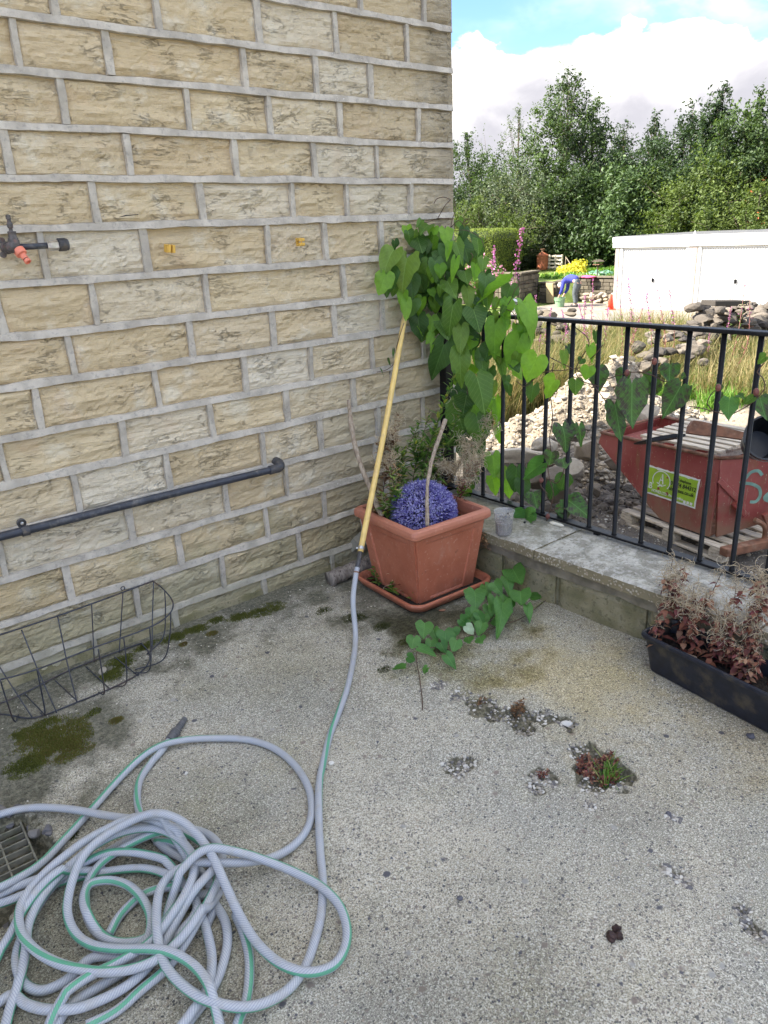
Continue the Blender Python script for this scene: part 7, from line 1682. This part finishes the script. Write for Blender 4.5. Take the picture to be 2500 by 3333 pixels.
mb = MB(); mb.add(*bbox((hx0+.06, hy0+.06, -.1), (hx1-.06, hy1-.06, hz1-.06), .35)); mb.build('core', M['leaf_core'], hd); keep(hd)

def shrub(name, label, c, r, n, s, mat, seed, flowers=0, fmat=None, cat='shrub', fs=.05, up=0, group=None):
    R = np.random.RandomState(seed); c = np.asarray(c, float); t = thing(name, label, cat, c-np.array([0, 0, r[2]]), group); d = R.normal(size=(n, 3)); d /= np.linalg.norm(d, axis=1)[:, None]
    rr = (R.rand(n)**.45)*(1+.30*fbm(d*1.8, seed, 3)); P = c+d*rr[:, None]*np.array(r); m_ = P[:, 2] > c[2]-r[2]*.95; P = P[m_]; d = d[m_]
    mb = MB(); leafcloud(mb, P, d+np.array([0, 0, .4]), s, R); mb.build('foliage', M[mat], t, kind='stuff')
    mb = MB()
    for i in range(9):
        e = c+R.normal(size=3)*np.array(r)*.35; at_(mb, [c-np.array([R.uniform(-.05, .05), R.uniform(-.05, .05), r[2]+.02]), e*.5+c*.5-np.array([0, 0, r[2]*.3]), e], [.012, .009, .004], 5)
    mb.build('branches', M['trunk'], t)
    if flowers:
        k = R.randint(len(P), size=flowers); mb = MB(); Q = P[k]+(d[k]*.04); leafcloud(mb, np.repeat(Q, 4, axis=0)+R.normal(size=(flowers*4, 3))*fs*.35, np.repeat(d[k], 4, axis=0)-CF*.8, fs, R, 0, 1, .5, 1.0); mb.build('petals', M[fmat], t, kind='stuff')
    keep(t)
m_fol('shrub_mid', [(0, (.05, .11, .02)), (.5, (.10, .19, .035)), (.85, (.18, .28, .06)), (1, (.28, .36, .10))], .55, .3)
m_fol('shrub_pink', [(0, (.50, .16, .26)), (.5, (.66, .28, .40)), (1, (.80, .45, .55))], .6, .3, (1.2, 1, 1, 1))
m_fol('shrub_yellow', [(0, (.45, .42, .03)), (.5, (.66, .60, .05)), (1, (.80, .74, .14))], .55, .35, (1.1, 1.1, .7, 1))
m_fol('leaf_blue', [(0, (.10, .22, .15)), (.6, (.18, .34, .24)), (1, (.30, .46, .34))], .5, .2)
pk = gx(1560, 850, 17.6); shrub('flowering_shrub', 'pink flowering mallow shrub in front of the clipped hedge', (17.6, pk[1]-.1, .02), (.6, .85, .62), 3800, .045, 'shrub_mid', 3, 150, 'shrub_pink', fs=.075)
yk = gx(1862, 893, 25.5); shrub('yellow_shrub', 'bright yellow leaved shrub on the garden terrace behind the man', (25.5, yk[1], yk[2]-.02), (.6, .72, .52), 3600, .07, 'shrub_yellow', 4)
yk = gx(1885, 862, 25.6); shrub('yellow_shrub', 'yellow top shoot of the golden shrub leaning right', (25.6, yk[1], yk[2]), (.3, .42, .22), 500, .06, 'shrub_yellow', 5)
bk_ = gx(1955, 905, 24.5); shrub('blue_leaved_plant', 'low blue-green large leaved plant on the terrace beside the garage', (24.5, bk_[1], bk_[2]-.05), (.5, .68, .34), 420, .22, 'leaf_blue', 6)
# rusty incinerator bin and pallet gate, bird feeder pole
bn = gx(1765, 884, 27.5); zb_l = -.46
ib = thing('incinerator_bin', 'rusty orange dustbin shaped incinerator with chimney lid at the back of the lawn', 'incinerator', (bn[0], bn[1], zb_l)); bn = np.array([bn[0], bn[1], zb_l])
mb = MB(); mb.add(*lathe([(.24, 0), (.27, .10), (.28, .62), (.29, .64)], 20, bn)); mb.build('drum', M['clay'], ib, smooth=False); mb = MB(); mb.add(*lathe([(.30, .64), (.30, .67), (.12, .78), (.07, .80)], 20, bn)); mb.build('lid', M['clay'], ib); mb = MB(); mb.add(*lathe([(.06, .79), (.06, .92), (.11, .925), (.11, .96), (.03, .97)], 14, bn)); mb.build('chimney', M['rust'], ib); keep(ib)
pg = gx(1805, 874, 27.6); pt_ = thing('pallet_crate', 'old grey pallet standing on edge at the back of the lawn', 'pallet', (27.6, pg[1], -.5))
for i in range(4): mb = MB(); mb.add(*bbox((27.6, pg[1]-.42, -.40+i*.17), (27.63, pg[1]+.42, -.31+i*.17), .005)); mb.build('slat', M['pallet_wood'], pt_)
for y in (-.38, 0, .38): mb = MB(); mb.add(*bbox((27.632, pg[1]+y-.04, -.44), (27.70, pg[1]+y+.04, .22), .005)); mb.build('bearer', M['pallet_wood'], pt_)
keep(pt_)
f0 = gx(1942, 928, 23.2); ft = gx(1942, 862, 23.2); fd = thing('bird_table', 'small bird table on a thin pole in front of the blue-green plant', 'bird table', (23.2, f0[1], -.45))
mb = MB(); at_(mb, [(23.2, f0[1], -.5), (23.2, f0[1], ft[2])], .025, 8); mb.build('pole', M['trunk'], fd); mb = MB(); mb.add(*bbox((23.08, f0[1]-.15, ft[2]), (23.32, f0[1]+.15, ft[2]+.03), .005)); mb.build('tray', M['rust'], fd)
mb = MB(); mb.add([(23.02, f0[1]-.19, ft[2]+.12), (23.38, f0[1]-.19, ft[2]+.12), (23.38, f0[1]+.19, ft[2]+.12), (23.02, f0[1]+.19, ft[2]+.12), (23.02, f0[1], ft[2]+.2), (23.38, f0[1], ft[2]+.2)], [(0, 3, 2, 1), (0, 1, 5, 4), (2, 3, 4, 5), (1, 2, 5), (3, 0, 4)]); mb.build('roof', M['trunk'], fd)
mb = MB(); [at_(mb, [(23.2+a, f0[1]+b, ft[2]), (23.2+a, f0[1]+b, ft[2]+.13)], .008, 5) for a in (-.1, .1) for b in (-.13, .13)]; mb.build('support', M['trunk'], fd); keep(fd)
for i, (x, y, x2, y2) in enumerate(((1838, 920, 1842, 835), (1868, 860, 1843, 838))):
    a_ = gx(x, y, 26.5); b_ = gx(x2, y2, 26.5); a_[2] = max(-.5, a_[2]-.2); mb = MB(); at_(mb, [a_, b_], .02, 6); tag(mb.build('garden_cane', M['driftwood'], None), ('upright cane standing left of the yellow shrub', 'slanting cane leaning behind the yellow shrub')[i], 'cane')
# bin the man is bending over
bi = gx(1822, 992, 20.0); bi = np.array([20.0, bi[1], G0+.035])
gb_ = thing('garden_bin', 'pale green plastic tub in front of the bent man', 'tub', bi)
mb = MB(); V, F = lathe([(.15, 0), (.19, .30), (.20, .31), (.20, .34), (.185, .34), (.18, .31), (.14, .02)], 22, bi); mb.add(V, F); mb.build('tub_body', M['bin_green'], gb_)
mb = MB(); at_(mb, [bi+np.array([-.0, .2*math.cos(a), .33-.10*math.sin(a)])+np.array([-.2*math.sin(a), 0, 0]) for a in np.linspace(0, math.pi, 10)], .008, 6); mb.build('handle', M['bin_green'], gb_); keep(gb_)
pk2 = gx(1915, 940, 22.2); mb = MB(); V, F = rock((22.2, pk2[1], -.36), (.2, .28, .06), 3, 5, .4, 2); mb.add(V, F, .5); M['pink_cloth'] = m_plain('pink_cloth', (.75, .10, .25), .8, .15) or M['pink_cloth']; tag(mb.build('cloth', M['pink_cloth'], None, smooth=True), 'bright pink cloth lying on the retaining wall behind the man', 'cloth')

# ------------------------------------------------------------------ the man bending over
fp_ = gx(1868, 1000, 20.3); man0 = np.array([20.3, fp_[1], G0+.037])
man = thing('person', 'man in a blue sweater and dark trousers bending over a green tub', 'person', man0)
Fw = np.array([-.12, 1.0, 0]); Fw /= np.linalg.norm(Fw); Sd = np.array([-Fw[1], Fw[0], 0])*-1.     # he faces left; Sd is his side nearer the camera
def bp(f, s_, z): return man0+Fw*f+Sd*s_+np.array([0, 0, z])
def skin(name, nodes, edges, mat, par, sub=2):
    me = bpy.data.meshes.new(name); me.from_pydata([tuple(n_[0]) for n_ in nodes], edges, []); o = bpy.data.objects.new(name, me); COL.objects.link(o)
    sk = o.modifiers.new('s', 'SKIN'); me.skin_vertices[0].data[0].use_root = True
    for i, n_ in enumerate(nodes):
        r = n_[1]; me.skin_vertices[0].data[i].radius = (r, r) if np.isscalar(r) else r
    ss_ = o.modifiers.new('b', 'SUBSURF'); ss_.levels = sub; ss_.render_levels = sub
    bpy.context.view_layer.update(); m2 = bpy.data.meshes.new_from_object(o.evaluated_get(bpy.context.evaluated_depsgraph_get())); m2.name = name; bpy.data.objects.remove(o)
    m2.materials.clear(); m2.materials.append(mat); m2.polygons.foreach_set('use_smooth', [True]*len(m2.polygons)); return link(name, m2, par)
hipz = .86; N_ = [(bp(-.14, 0, hipz), .125), (bp(.06, 0, hipz+.10), .125), (bp(.26, 0, hipz+.10), .14), (bp(.40, 0, hipz+.03), .10), (bp(.47, 0, hipz-.03), .055), (bp(.53, 0, hipz-.08), .06), (bp(.60, 0, hipz-.15), .088), (bp(.65, 0, hipz-.22), .06)]
E_ = [(i, i+1) for i in range(7)]
for s_ in (-1, 1):
    k = len(N_); N_ += [(bp(.37, s_*.17, hipz-.01), .065), (bp(.40, s_*.19, hipz-.28), .045), (bp(.52, s_*.15, hipz-.48), .035), (bp(.56, s_*.14, hipz-.54), .036), (bp(.59, s_*.14, hipz-.60), .030)]
    E_ += [(3, k), (k, k+1), (k+1, k+2), (k+2, k+3), (k+3, k+4)]
    for j in range(4): N_ += [(bp(.60+.012*j-.02, s_*(.14)+(j-1.5)*.018, hipz-.655-.01*(j % 2)), .009)]; E_ += [(k+4, len(N_)-1)]
    N_ += [(bp(.55, s_*.11, hipz-.62), .010)]; E_ += [(k+3, len(N_)-1)]
    k = len(N_); N_ += [(bp(-.12, s_*.10, hipz-.04), .095), (bp(-.02+.04*s_, s_*.11, .46), .06), (bp(-.08+.05*s_, s_*.11, .10), .042), (bp(.05+.05*s_, s_*.12, .045), .036)]; E_ += [(0, k), (k, k+1), (k+1, k+2), (k+2, k+3)]
skin('body', N_, E_, M['skin'], man)
N_ = [(bp(-.13, 0, hipz+.03), .15), (bp(.06, 0, hipz+.11), .155), (bp(.26, 0, hipz+.11), .17), (bp(.39, 0, hipz+.04), .125)]; E_ = [(0, 1), (1, 2), (2, 3)]
for s_ in (-1, 1): k = len(N_); N_ += [(bp(.37, s_*.18, hipz-.01), .085), (bp(.40, s_*.195, hipz-.28), .062), (bp(.50, s_*.16, hipz-.44), .048)]; E_ += [(3, k), (k, k+1), (k+1, k+2)]
skin('sweater', N_, E_, M['sweater'], man)
N_ = [(bp(-.16, 0, hipz+.02), .158), (bp(-.04, 0, hipz+.075), .160)]; E_ = [(0, 1)]
for s_ in (-1, 1): k = len(N_); N_ += [(bp(-.13, s_*.10, hipz-.08), .125), (bp(-.02+.04*s_, s_*.115, .46), .088), (bp(-.08+.05*s_, s_*.115, .10), .07)]; E_ += [(0, k), (k, k+1), (k+1, k+2)]
skin('trousers', N_, E_, M['trousers'], man)
mb = MB(); mb.add(*rock(bp(.59, 0, hipz-.115), (.098, .092, .090), 3, 3, .2, 0)); mb.build('hair', M['hair'], man, smooth=True)
for s_ in (-1, 1): mb = MB(); V, F = bbox((-.09, -.045, 0), (.17, .045, .085), .035); mb.add(V@np.array([Fw, Sd, Z3])+bp(-.06+.05*s_, s_*.115, 0), F); mb.build('shoe', M['shoe'], man)
keep(man)

# ------------------------------------------------------------------ trees
m_fol('tree_dark', [(0, (.018, .034, .016)), (.4, (.036, .062, .026)), (.8, (.066, .105, .040)), (1, (.11, .16, .062))], .5, .28)
m_fol('tree_mid', [(0, (.028, .048, .020)), (.4, (.056, .090, .032)), (.8, (.098, .148, .048)), (1, (.15, .21, .075))], .5, .3)
m_fol('tree_olive', [(0, (.045, .070, .018)), (.4, (.085, .120, .028)), (.8, (.135, .18, .04)), (1, (.20, .24, .07))], .55, .3)
m_fol('tree_grey', [(0, (.055, .075, .045)), (.4, (.10, .13, .075)), (.8, (.17, .20, .12)), (1, (.26, .29, .20))], .6, .25)
m_fol('tree_bush', [(0, (.032, .058, .022)), (.4, (.058, .098, .034)), (.8, (.10, .155, .052)), (1, (.16, .22, .085))], .5, .2, spec=.35)
m_fol('conifer', [(0, (.010, .022, .010)), (.4, (.018, .038, .014)), (.8, (.032, .062, .020)), (1, (.06, .10, .03))], .6, .15)
m_fol('berry', [(0, (.30, .05, .02)), (1, (.45, .10, .03))], .5, .1)
def tree(label, px_, top_y, X, wpx, mat, seed, n=15000, leaf=.10, base_y=900, spire=.4, sparse=0., group='trees and tall shrubs behind the plot', name='tree', lobes=None, trunk=True, droop=0, col=None, berries=0, low=0., cat='tree', soft=False):
    R = np.random.RandomState(seed); T = gx(px_, top_y, X); Wd = wpx*mpp(T)/2; zb = gh(T[0], T[1])-.1; H = T[2]-zb; c = np.array([T[0], T[1], zb])
    t = thing(name, label, cat, c, group)
    # crown = limbs carrying sprigs; lobes: (height fraction, sideways fraction, radius fraction)
    nl = 46; tips = []
    wood = MB(); 
    if trunk: at_(wood, resample([c, c+np.array([.1*R.normal(), .1*R.normal(), H*.5]), c+np.array([.15*R.normal(), .15*R.normal(), H*.93])], H/12), np.linspace(H*.022, .02, len(resample([c, c+[0, 0, H*.5], c+[0, 0, H*.93]], H/12))), 7) if False else None
    tr_ = resample([c, c+np.array([.15*R.normal(), .15*R.normal(), H*.5]), T-np.array([0, 0, H*.04])], H/12); at_(wood, tr_, np.linspace(max(.04, H*.018), .015, len(tr_)), 7)
    for i in range(nl):
        f = low+(1-low)*(i+R.rand())/nl; a = i*2.4+R.normal()*.5
        wid = Wd*(math.sin(math.pi*min(1, (f*.96+.10)))**.7 if spire < .5 else (1-f)**.75*1.15+.04)*(1.0)*R.uniform(.85, 1.2)
        if f > .9: wid *= .75
        p0 = tr_[min(len(tr_)-1, int(max(.05, f-.12)*(len(tr_)-1)))]
        e = np.array([T[0]+math.cos(a)*wid, T[1]+math.sin(a)*wid, zb+H*f+R.uniform(-.02, .05)*H-droop*wid])
        Q = resample([p0, p0*.5+e*.5+np.array([0, 0, -.04*H]), e], .5); at_(wood, Q, np.linspace(.035, .008, len(Q)), 5); tips.append((Q, wid))
        for b in range(3):
            k = R.randint(max(1, len(Q)//2), len(Q)); e2 = Q[k]+R.normal(size=3)*wid*.28+np.array([0, 0, .22*wid*(1-droop)]); Q2 = np.array([Q[k], (Q[k]+e2)/2+R.normal(size=3)*.05, e2]); at_(wood, Q2, [.014, .010, .004], 4); tips.append((Q2, wid*.5))
    # leading shoots
    for i in range(5 if spire else 2):
        a = R.uniform(0, 6.28); r_ = Wd*R.uniform(.0, .25)*(i > 0); s0 = np.array([T[0]+math.cos(a)*r_, T[1]+math.sin(a)*r_, zb+H*R.uniform(.80, .86)]); e = s0.copy(); e[2] = T[2]+(-R.uniform(.02, .14)*H if i else 0); Q = resample([s0, s0*.5+e*.5+R.normal(size=3)*.06, e], .3); at_(wood, Q, np.linspace(.014, .004, len(Q)), 4); tips.append((Q, Wd*.16))
    wood.build('trunk', M['trunk'], t, smooth=True)
    wts = np.array([max(.12, w)*len(q)**.5 for q, w in tips]); wts /= wts.sum(); per = (wts*n*(1-sparse)).astype(int)+4
    PP = []; TT = []; NN = []
    for (Q, w), k in zip(tips, per):
        L = np.linalg.norm(Q[-1]-Q[0])+.2; ns = max(2, k//9)
        f = R.rand(ns)**.55; idx_ = f*(len(Q)-1); i0 = np.minimum(idx_.astype(int), len(Q)-2); b = Q[i0]*(1-(idx_-i0))[:, None]+Q[i0+1]*(idx_-i0)[:, None]
        d = R.normal(size=(ns, 3)); d[:, 2] += .7*(1-droop*2); d /= np.linalg.norm(d, axis=1)[:, None]; spread = .10*L+.16+.05*w
        tone = R.uniform(.05, .75)
        for j in range(9):
            s_ = (j+R.rand(ns))/9; q = b+d*(s_*spread*2.0)[:, None]+R.normal(size=(ns, 3))*leaf*.55; PP.append(q); NN.append(d*.3+np.array([0, 0, .8])); TT.append(np.clip(tone*.6+.35*s_+R.normal(size=ns)*.12, 0, 1))
    P = np.vstack(PP); k_ = P[:, 2] > zb+.02; mb = MB(); leafcloud(mb, P[k_], np.vstack(NN)[k_], leaf, R, np.concatenate(TT)[k_], 1, .9, 1.6); mb.build('crown', M[mat], t, kind='stuff')
    if berries:
        k = R.randint(len(P), size=berries); mb = MB(); leafcloud(mb, np.repeat(P[k], 5, axis=0)+R.normal(size=(berries*5, 3))*.06, np.tile(-CF, (berries*5, 1)), .04, R); mb.build('berries', M['berry'], t, kind='stuff')
    keep(t); return t
tree('broad dark tree next to the house corner', 1520, 452, 30, 330, 'tree_mid', 1, 33800, .085, spire=0)
tree('pale silvery willow with thin upright twigs behind the dark tree', 1690, 350, 36, 230, 'tree_grey', 2, 11700, .07, sparse=.2)
tree('grey-green bushy tree left of the tallest tree', 1700, 572, 29, 330, 'tree_grey', 3, 28600, .075, spire=0)
tree('tallest tree with a ragged leaning top in the middle of the tree line', 1855, 243, 31, 400, 'tree_mid', 4, 41600, .090, spire=.6)
tree('dark round shouldered tree right behind the tallest one', 1930, 368, 33, 260, 'tree_dark', 5, 23400, .09, spire=.3)
tree('small pointed tree in the dip of the tree line', 2035, 410, 36, 170, 'tree_dark', 6, 15600, .08, spire=.6)
tree('mid height tree filling the dip behind the leafy bush', 2010, 512, 32, 320, 'tree_dark', 7, 26000, .085, spire=0)
tree('pointed tree left of the dark group on the right', 2135, 383, 33, 200, 'tree_dark', 8, 20800, .085, spire=.5)
tree('dark green tree with many shoots in the right hand group', 2255, 368, 32, 260, 'tree_dark', 9, 28600, .09, spire=.4)
tree('tall dark tree with a thin leader in the right hand group', 2350, 300, 31, 260, 'tree_dark', 10, 31200, .09, spire=.5)
tree('tall tree reaching the top right of the tree line', 2480, 308, 30, 330, 'tree_mid', 11, 33800, .09, spire=.4)
tree('dense dark tree closing the tree line at the right edge', 2600, 298, 31, 330, 'tree_dark', 12, 26000, .09, spire=.3)
tree('yellow-green cherry spreading above the right garage', 2350, 512, 29, 420, 'tree_olive', 13, 39000, .085, spire=0, droop=.15)
tree('rowan with a few orange berries above the garage roof at the right', 2470, 602, 26.8, 260, 'tree_olive', 14, 19500, .07, spire=0, berries=70)
tree('big glossy leafy bush left of the garages', 2080, 552, 31.0, 440, 'tree_bush', 15, 46800, .12, spire=0, low=.02)
tree('bright green laurel bush between the hedge and the leafy bush', 1790, 672, 33, 250, 'tree_bush', 16, 18200, .11, spire=0)
tree('dark conifer hedge bush behind the lawn', 1860, 712, 31, 260, 'conifer', 17, 20000, .06, spire=0, low=0)
tree('dark shady bush closing the gap behind the rusty incinerator', 1790, 712, 34, 260, 'tree_dark', 18, 18200, .07, spire=0)
tree('olive green bush behind the clipped hedge', 1560, 657, 25.5, 300, 'tree_olive', 19, 18200, .07, spire=0)
tree('thicket in deep shade behind the garages', 2120, 612, 35, 420, 'tree_dark', 20, 26000, .08, spire=0)
tree('low dark bush at the foot of the trees left of the garage', 1960, 752, 35, 260, 'tree_dark', 21, 15600, .08, spire=0)
tree('dark understorey bush behind the cherry', 2400, 572, 30.5, 420, 'tree_dark', 22, 26000, .09, spire=0)
tree('dark understorey bush beneath the silvery willow', 1640, 612, 32, 420, 'tree_dark', 23, 23400, .09, spire=0)
